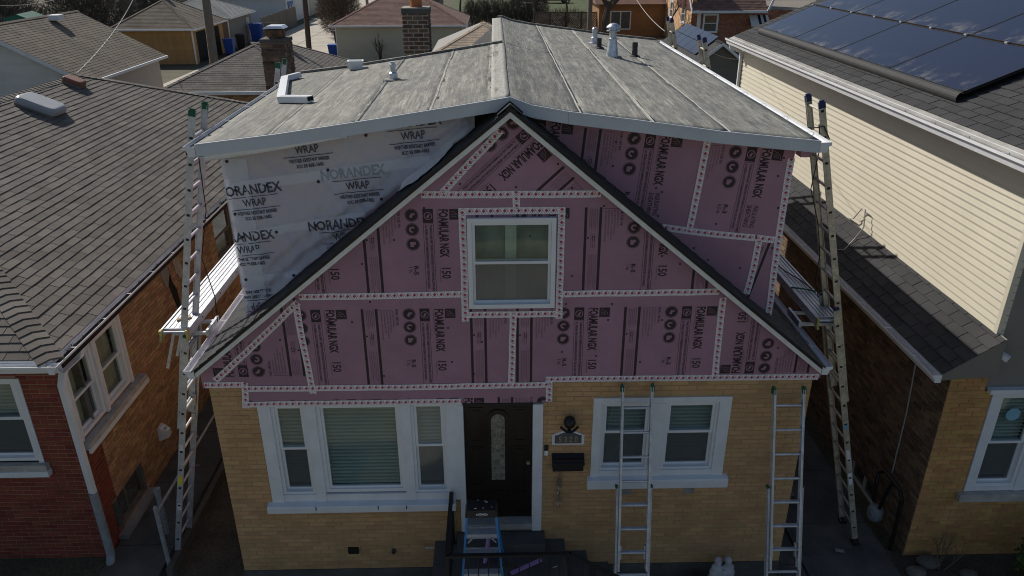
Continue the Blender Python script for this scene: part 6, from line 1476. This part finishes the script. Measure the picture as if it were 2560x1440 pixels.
def gable_garage(label, x0, x1, y0, y1, ze, rz, wall_f, wall_s, roof, o=.3, fm='white_metal', name='garage', cat='garage', roof2=None):
    t = thing(name, label, cat, ((x0+x1)/2, (y0+y1)/2, 0)); cx = (x0+x1)/2; hw = (x1-x0)/2; s = (rz-ze)/hw
    roof_shell(t, [[(x0, y0, ze), (cx, y0, rz), (cx, y1, rz), (x0, y1, ze)], [(x1, y0, ze), (x1, y1, ze), (cx, y1, rz), (cx, y0, rz)], [(x0, y0, ze-.02), (x0, y1, ze-.02), (cx, y1, rz-.02), (cx, y0, rz-.02)], [(x1, y0, ze-.02), (cx, y0, rz-.02), (cx, y1, rz-.02), (x1, y1, ze-.02)]], 'siding_grey')
    vl = sqrt(hw*hw+(rz-ze)**2)
    shingles(t, (x0, y0, ze+.004), (0, 1, 0), (1, 0, s), [[(0, 0), (y1-y0, 0), (y1-y0, vl), (0, vl)]], roof, 0, tab=.32, exp=.16, th=.009)
    shingles(t, (x1, y0, ze+.004), (0, 1, 0), (-1, 0, s), [[(0, 0), (y1-y0, 0), (y1-y0, vl), (0, vl)]], roof2 or roof, 0, tab=.32, exp=.16, th=.009)
    hip_caps(t, (cx, y0, rz), (cx, y1, rz), roof, w=.14, drop=.8, joined=True)
    for xe, sg in ((x0, -1), (x1, 1)):
        MB().prism([(cx, y0-.02, rz-.0), (xe, y0-.02, ze-.0), (xe, y0-.02, ze-.17), (cx, y0-.02, rz-.17)], (0, .06, 0)).build('rake_board', fm, t)
        MB().box(min(xe, xe+sg*.1), y0, ze-.12, max(xe, xe+sg*.1), y1, ze-.004).build('gutter', fm, t)
    ring = [(x0+o, y0+o, 0), (x1-o, y0+o, 0), (x1-o, y0+o, ze+s*o-.05), (cx, y0+o, rz-.05), (x0+o, y0+o, ze+s*o-.05)]
    MB().prism(ring, (0, y1-y0-2*o, 0)).build('wall', wall_s, t)
    lap_siding(t, Fr((0, y0+o), (1, 0), (0, -1)), [[(x0+o, 0), (x1-o, 0), (x1-o, ze+s*o-.05), (cx, rz-.05), (x0+o, ze+s*o-.05)]], .12, wall_f, each=False)
    lap_siding(t, Fr((x1-o if cx < 0 else x0+o, 0), (0, 1), (1 if cx < 0 else -1, 0)), [[(y0+o, 0), (y1-o, 0), (y1-o, ze+s*o-.06), (y0+o, ze+s*o-.06)]], .12, wall_s, each=False)
    return t
g = gable_garage('pale sided garage with a wide dark gable roof at the upper left', -25.1, -16.95, 24.9, 33.2, 2.72, 4.9, 'siding_white', 'siding_rose', 'shingle_umber')
MB().box(-20.7, 29.9, 4.72, -20.2, 30.4, 4.95).build('roof_vent', 'plastic_white', g)
MB().box(-16.98-.4, 32.55, 0, -16.98-.28, 32.7, 2.6).build('downspout', 'white_metal', g)
MB().box(-18.6, 24.8, 1.2, -18.2, 25.18, 1.5).build('meter_box', 'plastic_black', g)
P0 = on_z(1809, 106, 3.35); PL = on_z(1717, 144, 2.35); hw = P0.x-PL.x; yb = min(44, on_z(1700, 62, 3.35).y)
g5 = gable_garage('dark taupe garage with a white rake and blue solar panels', P0.x-hw, P0.x+hw, P0.y, yb, 2.35, 3.35, 'siding_taupe', 'siding_taupe', 'shingle_charcoal', roof2='shingle_black')
s5 = 1.0/hw; n5 = Vector((-s5, 0, 1)).normalized(); v5 = Vector((1, 0, s5)).normalized()
for r_ in range(2):
    for k in range(5):
        y0 = P0.y+1.2+k*1.42; b = Vector((P0.x-hw+.25, y0, 2.35+s5*.25))+v5*(.02+r_*.74)+n5*.09
        m_ = MB(); m_.v = [b, b+Vector((0, 1.38, 0)), b+Vector((0, 1.38, 0))+v5*.71, b+v5*.71]; m_.f = [(0, 1, 2, 3)]; m_.uv = {0: (0, 1), 1: (1, 1), 2: (1, 1), 3: (0, 1)}
        m_.v += [p-n5*.04 for p in m_.v]; m_.f += [(0, 4, 5, 1), (1, 5, 6, 2), (2, 6, 7, 3), (3, 7, 4, 0)]
        m_.build('solar_panel', 'solar_cell', g5)
# brown sided house and brick house at the back right
bh_ = thing('house', 'brown sided house with a white framed window beyond the bare tree', 'house', (11.5, 68, 0)); BY = 66.0
wl_, wr_ = on_y(1525, 50, BY).x, on_y(1577, 50, BY).x; wb, wt = on_y(1550, 74, BY).z, on_y(1550, 27, BY).z; xl, xr = on_y(1497, 50, BY).x, on_y(1664, 50, BY).x; et = on_y(1600, 8, BY).z
MB().box(xl, BY+.02, 0, xr+4, BY+9, et).build('wall', 'siding_brown', bh_)
fb = Fr((0, BY), (1, 0), (0, -1)); lap_siding(bh_, fb, [[(xl, 0), (xr+4, 0), (xr+4, et), (xl, et)]], .15, 'siding_brown', each=False, proud=.02)
w_ = bars(MB(), fb, wl_, wr_, wb, wt, .1, -.02, .05).build('window', 'white_trim', bh_); pane_box(w_, fb, wl_+.1, wr_-.1, wb+.1, wt-.1, .03, 'pane_screen'); MB().fbox(fb, (wl_+wr_)/2-.05, (wl_+wr_)/2+.05, wb+.1, wt-.1, -.02, .045).build('mullion', 'white_trim', w_); MB().fbox(fb, wl_+.1, wr_-.1, wb+.1, wt-.1, .018, .02).build('interior', 'room_dark', w_)
MB().prism([(xl-.4, BY-.5, et-.05), (xl-.4, BY+4.5, et+2.4), (xl-.4, BY+9.5, et-.05)], (xr+4.8-xl, 0, 0)).build('roof', 'shingle_rust', bh_)
kb = thing('house', 'two tone brick house with a white eave and awning at the back right', 'house', (20, 60, 0)); KY = 56.0
kx = on_y(1727, 60, KY).x; kz = on_y(1727, 26, KY).z; kx2 = on_y(1915, 20, KY).x
MB().box(kx+.02, KY+.02, 0, kx+16, KY+10, kz+.05).build('wall', 'mortar_grey', kb)
brick_wall(kb, Fr((kx, KY), (1, 0), (0, -1)), 11, 0, kz, [], 'brick_far', 'mortar_grey', 0, bl=.24, bh=.075, gap=.014, wall='front_wall')
brick_wall(kb, Fr((kx, KY+10), (0, -1), (-1, 0)), 10, 0, kz+4, [], 'brick_peach', 'mortar_tan', 0, bl=.24, bh=.075, gap=.014, wall='side_wall')
MB().box(kx+.01, KY+.3, kz, kx+.4, KY+10, kz+4).build('gable_wall', 'brick_peach', kb)
MB().prism([(kx-.1, KY-.45, kz), (kx-.1, KY+5, kz+4.4), (kx-.1, KY+5, kz)], (kx2-kx+.1, 0, 0)).build('roof', 'terracotta_dark', kb)
shingles(kb, (kx-.12, KY-.46, kz+.01), (1, 0, 0), (0, 5.45, 4.4), [[(0, 0), (kx2-kx+.14, 0), (kx2-kx+.14, 4), (0, 4)]], 'shingle_rust', 0, tab=.35, exp=.17, th=.016)
MB().box(kx-.15, KY-.6, kz-.18, kx2+.05, KY-.44, kz+.01).build('gutter', 'white_metal', kb); MB().prism([(kx-.16, KY-.5, kz-.1), (kx-.16, KY+2, kz+1.9), (kx-.16, KY+2, kz+2.1), (kx-.16, KY-.5, kz+.1)], (.08, 0, 0)).build('rake_board', 'white_metal', kb)
MB().prism([(kx2, KY-.6, kz-.18), (kx2+.28, KY-.6, kz+.4), (kx2+.9, KY-.6, kz+2.0), (kx2+.75, KY-.6, kz+2.05), (kx2-.05, KY-.6, kz+.02)], (0, .1, 0)).build('rake_board', 'white_metal', kb)
fk = Fr((0, KY), (1, 0), (0, -1)); a, b = on_y(1757, 55, KY).x, on_y(1795, 55, KY).x; c, d = on_y(1775, 82, KY).z, on_y(1775, 34, KY).z
w_ = double_hung(kb, fk, a, b, c, d, .09, frame=.09, sash=.05, screen=True); MB().fbox(fk, on_y(1745, 55, KY).x-.1, on_y(1751, 55, KY).x, 0, kz-.15, .0, .06).build('downspout', 'white_metal', kb)
fs = Fr((kx, 0), (0, 1), (-1, 0))
for y in (KY+2.0, KY+6.6): double_hung(kb, fs, y, y+1.2, c+.5, d+.5, .09, frame=.1, sash=.05, blind=True)
aw = on_y(1893, 62, KY); 
for k in range(7):
    MB().prism([(aw.x-.75+k*.215, KY-.02, aw.z+.75), (aw.x-.75+k*.215, KY-.95, aw.z+.05), (aw.x-.75+k*.215, KY-.95, aw.z-.05), (aw.x-.75+k*.215, KY-.02, aw.z+.7)], (.212, 0, 0)).build('awning_slat', 'iron_black' if k in (3, 5) else 'siding_white', kb)
# white garages farther along the alley
def plain_garage(label, x0, x1, y0, y1, h, m, doors, fr_m='garage_white'):
    t = thing('garage', label, 'garage', ((x0+x1)/2, (y0+y1)/2, 0), None); MB().box(x0, y0, 0, x1, y1, h).build('wall', m, t)
    lap_siding(t, Fr((x0, y0-.01), (1, 0), (0, -1)), [[(0, 0), (x1-x0, 0), (x1-x0, h), (0, h)]], .2, m, each=False)
    MB().prism([(x0-.3, y0-.3, h), (x1+.3, y0-.3, h), (x1+.3, (y0+y1)/2, h+.9), (x0-.3, (y0+y1)/2, h+.9)], (0, 0, .12)).build('roof', 'shingle_umber', t)
    sf = Fr((x1, 0), (0, 1), (1, 0))
    for a, b, mm in doors:
        dd = MB().fbox(sf, a, b, 0, 2.2, -.02, .03).build('garage_door', mm, t)
        for k in range(4): MB().fbox(sf, a+.05, b-.05, .08+k*.54, .54+k*.54, .03, .045).build('door_panel', mm, dd)
    return t
g = plain_garage('white garage with a blue door on the alley beyond the fence', -31, -22.1, 78.5, 86, 2.6, 'garage_white', [(79.2, 81.6, 'door_blue'), (82.3, 85.3, 'garage_white')])
for k in range(4): MB().box(-22.07, 79.4+k*.5, 1.2, -22.05, 79.7+k*.5, 1.9).build('door_window', 'siding_white' if k % 2 else 'vent_red', g)
plain_garage('white garage farthest along the left side of the alley', -31, -22.0, 88, 98, 2.8, 'garage_white', [(89, 93, 'siding_beige'), (94, 97, 'garage_white')])
plain_garage('pale garage far beyond the lawn at the top of the picture', 4.5, 12, 118, 126, 3, 'garage_white', [])
plain_garage('dark garage far right of the alley behind the bare bush', -13, -6.5, 88, 96, 2.8, 'siding_taupe', [])
# fence boards beside the alley
fn = thing('board_fence', 'weathered grey board fence along the alley by the blue bins', 'fence', (-20.9, 71, 0)); y = 64.6
while y < 77.6:
    h = 1.85+random.uniform(-.04, .04); MB().box(-20.93+random.uniform(-.01, .01), y, 0, -20.90, y+.135, h).build('fence_board', 'wood_grey', fn); y += .145
for z in (.4, 1.5): MB().box(-20.97, 64.6, z, -20.935, 77.7, z+.09).build('rail', 'wood_grey', fn)
tag(MB().box(-20.4, 63.6, 0, -19.2, 63.72, 1.5).build('fence_panel', 'wood_grey'), 'short leaning board panel at the end of the grey fence', 'panel')
# bins
def bin_(label, x, y, m, lid=None, s_=1.0, rot=0.1):
    t = thing('bin', label, 'bin', (x, y, 0), 'wheeled bins by the alley')
    MB().hexa(frust((x, y, 0), .25*s_, .28*s_, .32*s_, .36*s_, .08, 1.0*s_, rot)).build('body', m, t); MB().hexa(frust((x, y, 0), .35*s_, .39*s_, .33*s_, .37*s_, 1.001*s_, 1.07*s_, rot)).build('lid', lid or m, t)
    for sg in (-1, 1): MB().tube([(x+sg*.22*s_-.03, y+.26*s_, .11), (x+sg*.22*s_+.03, y+.26*s_, .11)], .11, 10).build('wheel', 'rubber_black', t)
    MB().beam((x-.25*s_, y+.38*s_, .98*s_), (x+.25*s_, y+.38*s_, .98*s_), .03, .03).build('handle', m, t); return t
p = on_z(577, 137, 0); bin_('blue wheeled bin nearest the open orange garage', p.x, p.y, 'bin_blue', s_=1.15)
p = on_z(645, 106, 0); bin_('large blue wheeled bin against the grey board garage', p.x, p.y, 'bin_blue', s_=1.5)
p = on_z(607, 124, 0); bin_('black wheeled bin between the two blue bins', p.x, p.y, 'bin_black', s_=1.15)
p = on_z(836, 152, 0); bin_('blue bin behind the beige garage corner', p.x, p.y, 'bin_blue', s_=1.1)
p = on_z(852, 122, 0); bin_('black bin at the left corner of the beige garage', p.x, p.y, 'bin_black', s_=1.35)
# utility poles and wires
def pole(label, p0, p1, r, m, arm=False): 
    t = thing('utility_pole', label, 'utility pole', p0, 'wooden utility poles'); MB().tube([p0, Vector(p0).lerp(Vector(p1), .5), p1], r, 12, r*.78).build('shaft', m, t)
    q = Vector(p0).lerp(Vector(p1), .93); MB().beam(q-Vector((1.1, 0, 0)), q+Vector((1.1, 0, 0)), .1, .12).build('cross_arm', m, t); return t
a = on_y(534, 148, 33.5); u = on_y(515, 0, 33.5); dr = (u-a)/(u.z-a.z); pole('thick grey wooden utility pole rising behind the orange brick garage', a-dr*a.z, a+dr*(10-a.z), .235, 'wood_pole')
a = on_y(773, 126, 47); u = on_y(762, 0, 47); dr = (u-a)/(u.z-a.z); pole('dark slim utility pole standing in the alley', a-dr*a.z, a+dr*(10-a.z), .19, 'wood_pole_dark')
a = on_y(1473, 60, 60); pole('grey utility pole beyond the ridge of the flat roof', (a.x, 60, 0), (a.x+.1, 60, 10.5), .21, 'wood_pole')
a = on_y(918, 10, 100); pole('distant utility pole at the far end of the alley', (a.x, 100, 0), (a.x, 100, 10), .2, 'wood_pole')
def wire(label, a, b, sag, r=.012, m='cable_pale', twist=False):
    a, b = Vector(a), Vector(b); n = 40 if twist else 16; pts = [a.lerp(b, k/n)-Vector((0, 0, sag*4*(k/n)*(1-k/n))) for k in range(n+1)]
    t = thing('wire', label, 'wire', a); MB().tube(pts, r, 5).build('strand', m, t)
    if twist:
        n2 = 160; P = []
        for k in range(n2+1):
            s = k/n2*n; i = min(int(s), n-1); q = pts[i].lerp(pts[i+1], s-i); P.append(q+Vector((cos(k*1.3), 0, sin(k*1.3)))*r*1.6)
        MB().tube(P, r*.8, 4).build('strand', 'cable_black', t)
    return t
wire('twisted service wire running from the left roof ridge up to the pole', (-9.7, 10.5, 5.24), on_y(345, -30, 31), .25, .011, 'cable_pale', True)
wire('overhead wire crossing the brown house towards the taupe garage', on_y(1575, -30, 55), on_y(1662, 78, 38), .3, .02)
wire('thin wire across the upper left corner over the dark trees', on_y(-40, 12, 40), on_y(150, -4, 48), .2, .016)
wire('thin line strung from the right ladder to the solar house corner', on_y(1770, 127, 6.0), on_y(1893, 138, QB+.1), .12, .004)
# bare trees, bushes, hedge
def brush(mb, c, s_, n, L=.5, r=.012, seed=1, up=.5):
    rn = random.Random(seed); c = Vector(c)
    for k in range(n):
        u = Vector((rn.gauss(0, 1), rn.gauss(0, 1), rn.gauss(0, 1))).normalized()*(rn.random()**.4); p = c+Vector((u.x*s_[0], u.y*s_[1], u.z*s_[2]))
        d = (u*.7+Vector((rn.uniform(-1, 1), rn.uniform(-1, 1), rn.uniform(-1, 1)+up))*.6).normalized()*L*rn.uniform(.5, 1.2); q = p+d; m_ = (p+q)/2+Vector((rn.uniform(-1, 1), rn.uniform(-1, 1), rn.uniform(-1, 1)))*L*.12
        if min(p.z, q.z) < .03: continue
        a = d.orthogonal().normalized()*r; i = len(mb.v); mb.v += [p-a, p+a, m_+a*.7, m_-a*.7, q]; mb.f += [(i, i+1, i+2, i+3), (i+3, i+2, i+4)]
    return mb
def bush(label, c, s_, n, m, L=.5, r=.012, seed=1, cat='bush', name='bare_bush', stems=9, group=None):
    t = thing(name, label, cat, (c[0], c[1], 0), group); brush(MB(), c, s_, n, L, r, seed).build('twigs', m, t, kind='stuff')
    twigs(MB(), (c[0], c[1], 0), stems, c[2]+s_[2]*.7, s_[0]/max(.6, c[2]+s_[2]), .05, seed=seed, depth=3).build('stem', 'bark', t); return t
p = on_z(850, 95, 0); bush('big round bare bush between the alley and the beige garage', (p.x, 66, 2.3), (1.9, 1.7, 2.3), 9000, 'twig_brown', .6, .014, 3)
for k in range(8): bush(('clipped bare hedge clump nearest the rust roofed garage', 'bare hedge clump second from the rust roofed garage', 'bare hedge clump third from the rust roofed garage', 'bare hedge clump fourth from the rust roofed garage', 'bare hedge clump fifth from the rust roofed garage', 'bare hedge clump sixth from the rust roofed garage', 'bare hedge clump left of the lattice fence', 'bare hedge clump partly hidden by the lattice fence')[k], (-2.2+k*.98, 70.5+.2*(k % 2), 1.45), (.75, .8, 1.45+.12*(k % 3)), 1500, 'twig_grey', .5, .016, 20+k, 'hedge', 'hedge_clump', 5, 'bare hedge behind the flat roof')
def tree(label, c, h, spread, seed, m='bark', r=.3, depth=5, group=None):
    t = thing('bare_tree', label, 'tree', c, group); rn = random.Random(seed); tr, br = MB(), MB()
    def grow(p, d, L, r, lv):
        q = p+d*L*.5+Vector((rn.uniform(-1, 1), rn.uniform(-1, 1), 0))*L*.07; d2 = (d+Vector((rn.uniform(-1, 1), rn.uniform(-1, 1), rn.uniform(-.2, .3)))*.25).normalized(); e = q+d2*L*.5
        (tr if lv == depth else br).tube([p, q, e], r, 7 if lv > 2 else 4, r*.66, caps=False)
        if lv > 0:
            for k in range(3 if lv > 1 else 5):
                b = q.lerp(e, rn.uniform(.2, 1)); dd = (d2*.6+Vector((rn.uniform(-1, 1), rn.uniform(-1, 1), rn.uniform(-.15, .75)))*spread).normalized(); grow(b, dd, L*rn.uniform(.6, .85), r*.58, lv-1)
    grow(Vector(c), Vector((0, 0, 1)), h*.36, r, depth); tr.build('trunk', m, t); br.build('crown', m, t); return t
a = on_y(1512, 80, 63); tree('large bare tree standing left of the brown sided house', (a.x, 63, 0), 9, .95, 11, r=.38)
a = on_y(1150, 15, 92); tree('small bare tree on the far lawn behind the hedge', (a.x, 92, 0), 6, .8, 5, r=.14, depth=4)
a = on_y(1420, 15, 84); tree('small bare tree beyond the lattice fence', (a.x, 84, 0), 6, .9, 8, r=.14, depth=4)
a = on_y(1690, 60, 54); tree('thin bare tree against the peach brick wall', (a.x-.3, 54.5, 0), 6.5, .5, 9, r=.07, depth=4)
for k, (x, y, z, sx_, n) in enumerate(((-46, 60, 2.4, 4, 7000), (-39.5, 57, 2.2, 3.8, 7000), (-33.5, 60, 2.6, 3.6, 7000), (-43, 50, 1.8, 3.2, 5000), (-35.5, 48.5, 1.6, 2.8, 5000), (-30.5, 66, 2.4, 3.2, 6000), (-51, 68, 3, 4.5, 7000))):
    bush(('dark thicket at the far left edge of the top corner', 'dark bare thicket behind the pale garage ridge', 'dark bare thicket left of the orange garage roof', 'low dark thicket over the pale garage roof', 'low dark thicket beside the green tarp', 'bare thicket behind the orange garage roof', 'tall dark thicket farthest away at the upper left')[k], (x, y, z), (sx_, 2.5, z), n, 'twig_grey', .9, .02, 40+k, 'thicket', 'thicket', 8, 'dark thickets at the upper left')
p = on_y(48, 50, 46); tag(MB().prism([(p.x-1.4, 46, 0), (p.x-1.0, 46, p.z+.1), (p.x-.1, 46, p.z+.35), (p.x+.9, 46, p.z-.05), (p.x+1.3, 46, 0)], (.2, 1.6, .1)).build('tarp', 'tarp_green'), 'green tarp heap among the dark thickets', 'tarp')
# twigs in front of the beige garage wall and beside the taupe garage
a = on_z(960, 150, 0); bush('small bare sapling against the beige garage wall', (a.x, 49.2, .8), (.5, .3, .8), 60, 'twig_brown', .5, .008, 77, 'sapling', 'sapling', 5)
a = on_z(1880, 235, 0); leafball((a.x-.2, a.y-1, .9), .8, 2200, 'leaf_green', 'green yellow shrub in the gap by the solar house downspout', 'shrub', 12)
# lattice fence
lf = thing('lattice_fence', 'wooden lattice fence behind the flat roof beside the hedge', 'fence', (6.5, 67.5, 0)); l0, l1 = on_y(1335, 60, 67.5).x, on_y(1492, 60, 67.5).x; mb = MB(); x = l0-1.9
while x < l1:
    for dx in (1, -1):
        a, b = (x, .1), (x+1.8, 1.9)
        if dx < 0: a, b = (x+1.8, .1), (x, 1.9)
        lo_, hi_ = sorted((a, b)); 
        if hi_[0] < l0 or lo_[0] > l1: continue
        f = lambda p, q, xc: (xc, p[1]+(q[1]-p[1])*(xc-p[0])/(q[0]-p[0]))
        if lo_[0] < l0: lo_ = f(lo_, hi_, l0)
        if hi_[0] > l1: hi_ = f(lo_, hi_, l1)
        mb.beam((lo_[0], 67.5+.012*dx, lo_[1]), (hi_[0], 67.5+.012*dx, hi_[1]), .012, .06, (0, 1, 0)) if False else mb.beam((lo_[0], 67.5+.012*dx, lo_[1]), (hi_[0], 67.5+.012*dx, hi_[1]), .06, .012, (0, 1, 0))
    x += .2
mb.build('lattice', 'wood_pole', lf, kind='stuff')
x = l0
while x < l1+.1: MB().box(x-.05, 67.4, 0, x+.05, 67.6, 2.05).build('post', 'wood_pole_dark', lf); x += (l1-l0)/4
for z in (.05, 1.92): MB().box(l0, 67.44, z, l1, 67.56, z+.08).build('rail', 'wood_pole_dark', lf)
for k, (a0, a1, zz) in enumerate(((l0, l1, 1.0),)): bush('bare creeper grown over the lattice fence', ((l0+l1)/2, 67.9, 1.1), ((l1-l0)/2, .4, 1.1), 2600, 'twig_brown', .5, .014, 91, 'creeper', 'creeper', 6)
# backs of things farther off: parked car beyond the lawn
def car(label, x, y, m):
    t = thing('parked_car', label, 'car', (x, y, 0)); pr = [(-2.1, .35), (-2.15, .75), (-1.3, .9), (-.7, 1.4), (.7, 1.42), (1.4, .95), (2.1, .8), (2.15, .35)]
    MB().prism([(x+a, y-.85, b) for a, b in pr], (0, 1.7, 0)).build('body', m, t); MB().prism([(x+a, y-.86, b) for a, b in ((-1.15, .92), (-.65, 1.34), (.62, 1.35), (1.2, .95))], (0, 1.72, 0)).build('window', 'void', t)
    for a in (-1.35, 1.35):
        for s_ in (-.8, .66): MB().tube([(x+a, y+s_-.05, .32), (x+a, y+s_+.18, .32)], .32, 14).build('wheel', 'rubber_black', t)
a = on_y(1385, 6, 108); car('dark red car parked far beyond the hedge', a.x, 108, 'vent_red'); a = on_y(1318, 6, 106); car('black car parked far beyond the lawn', a.x, 106, 'bin_black')
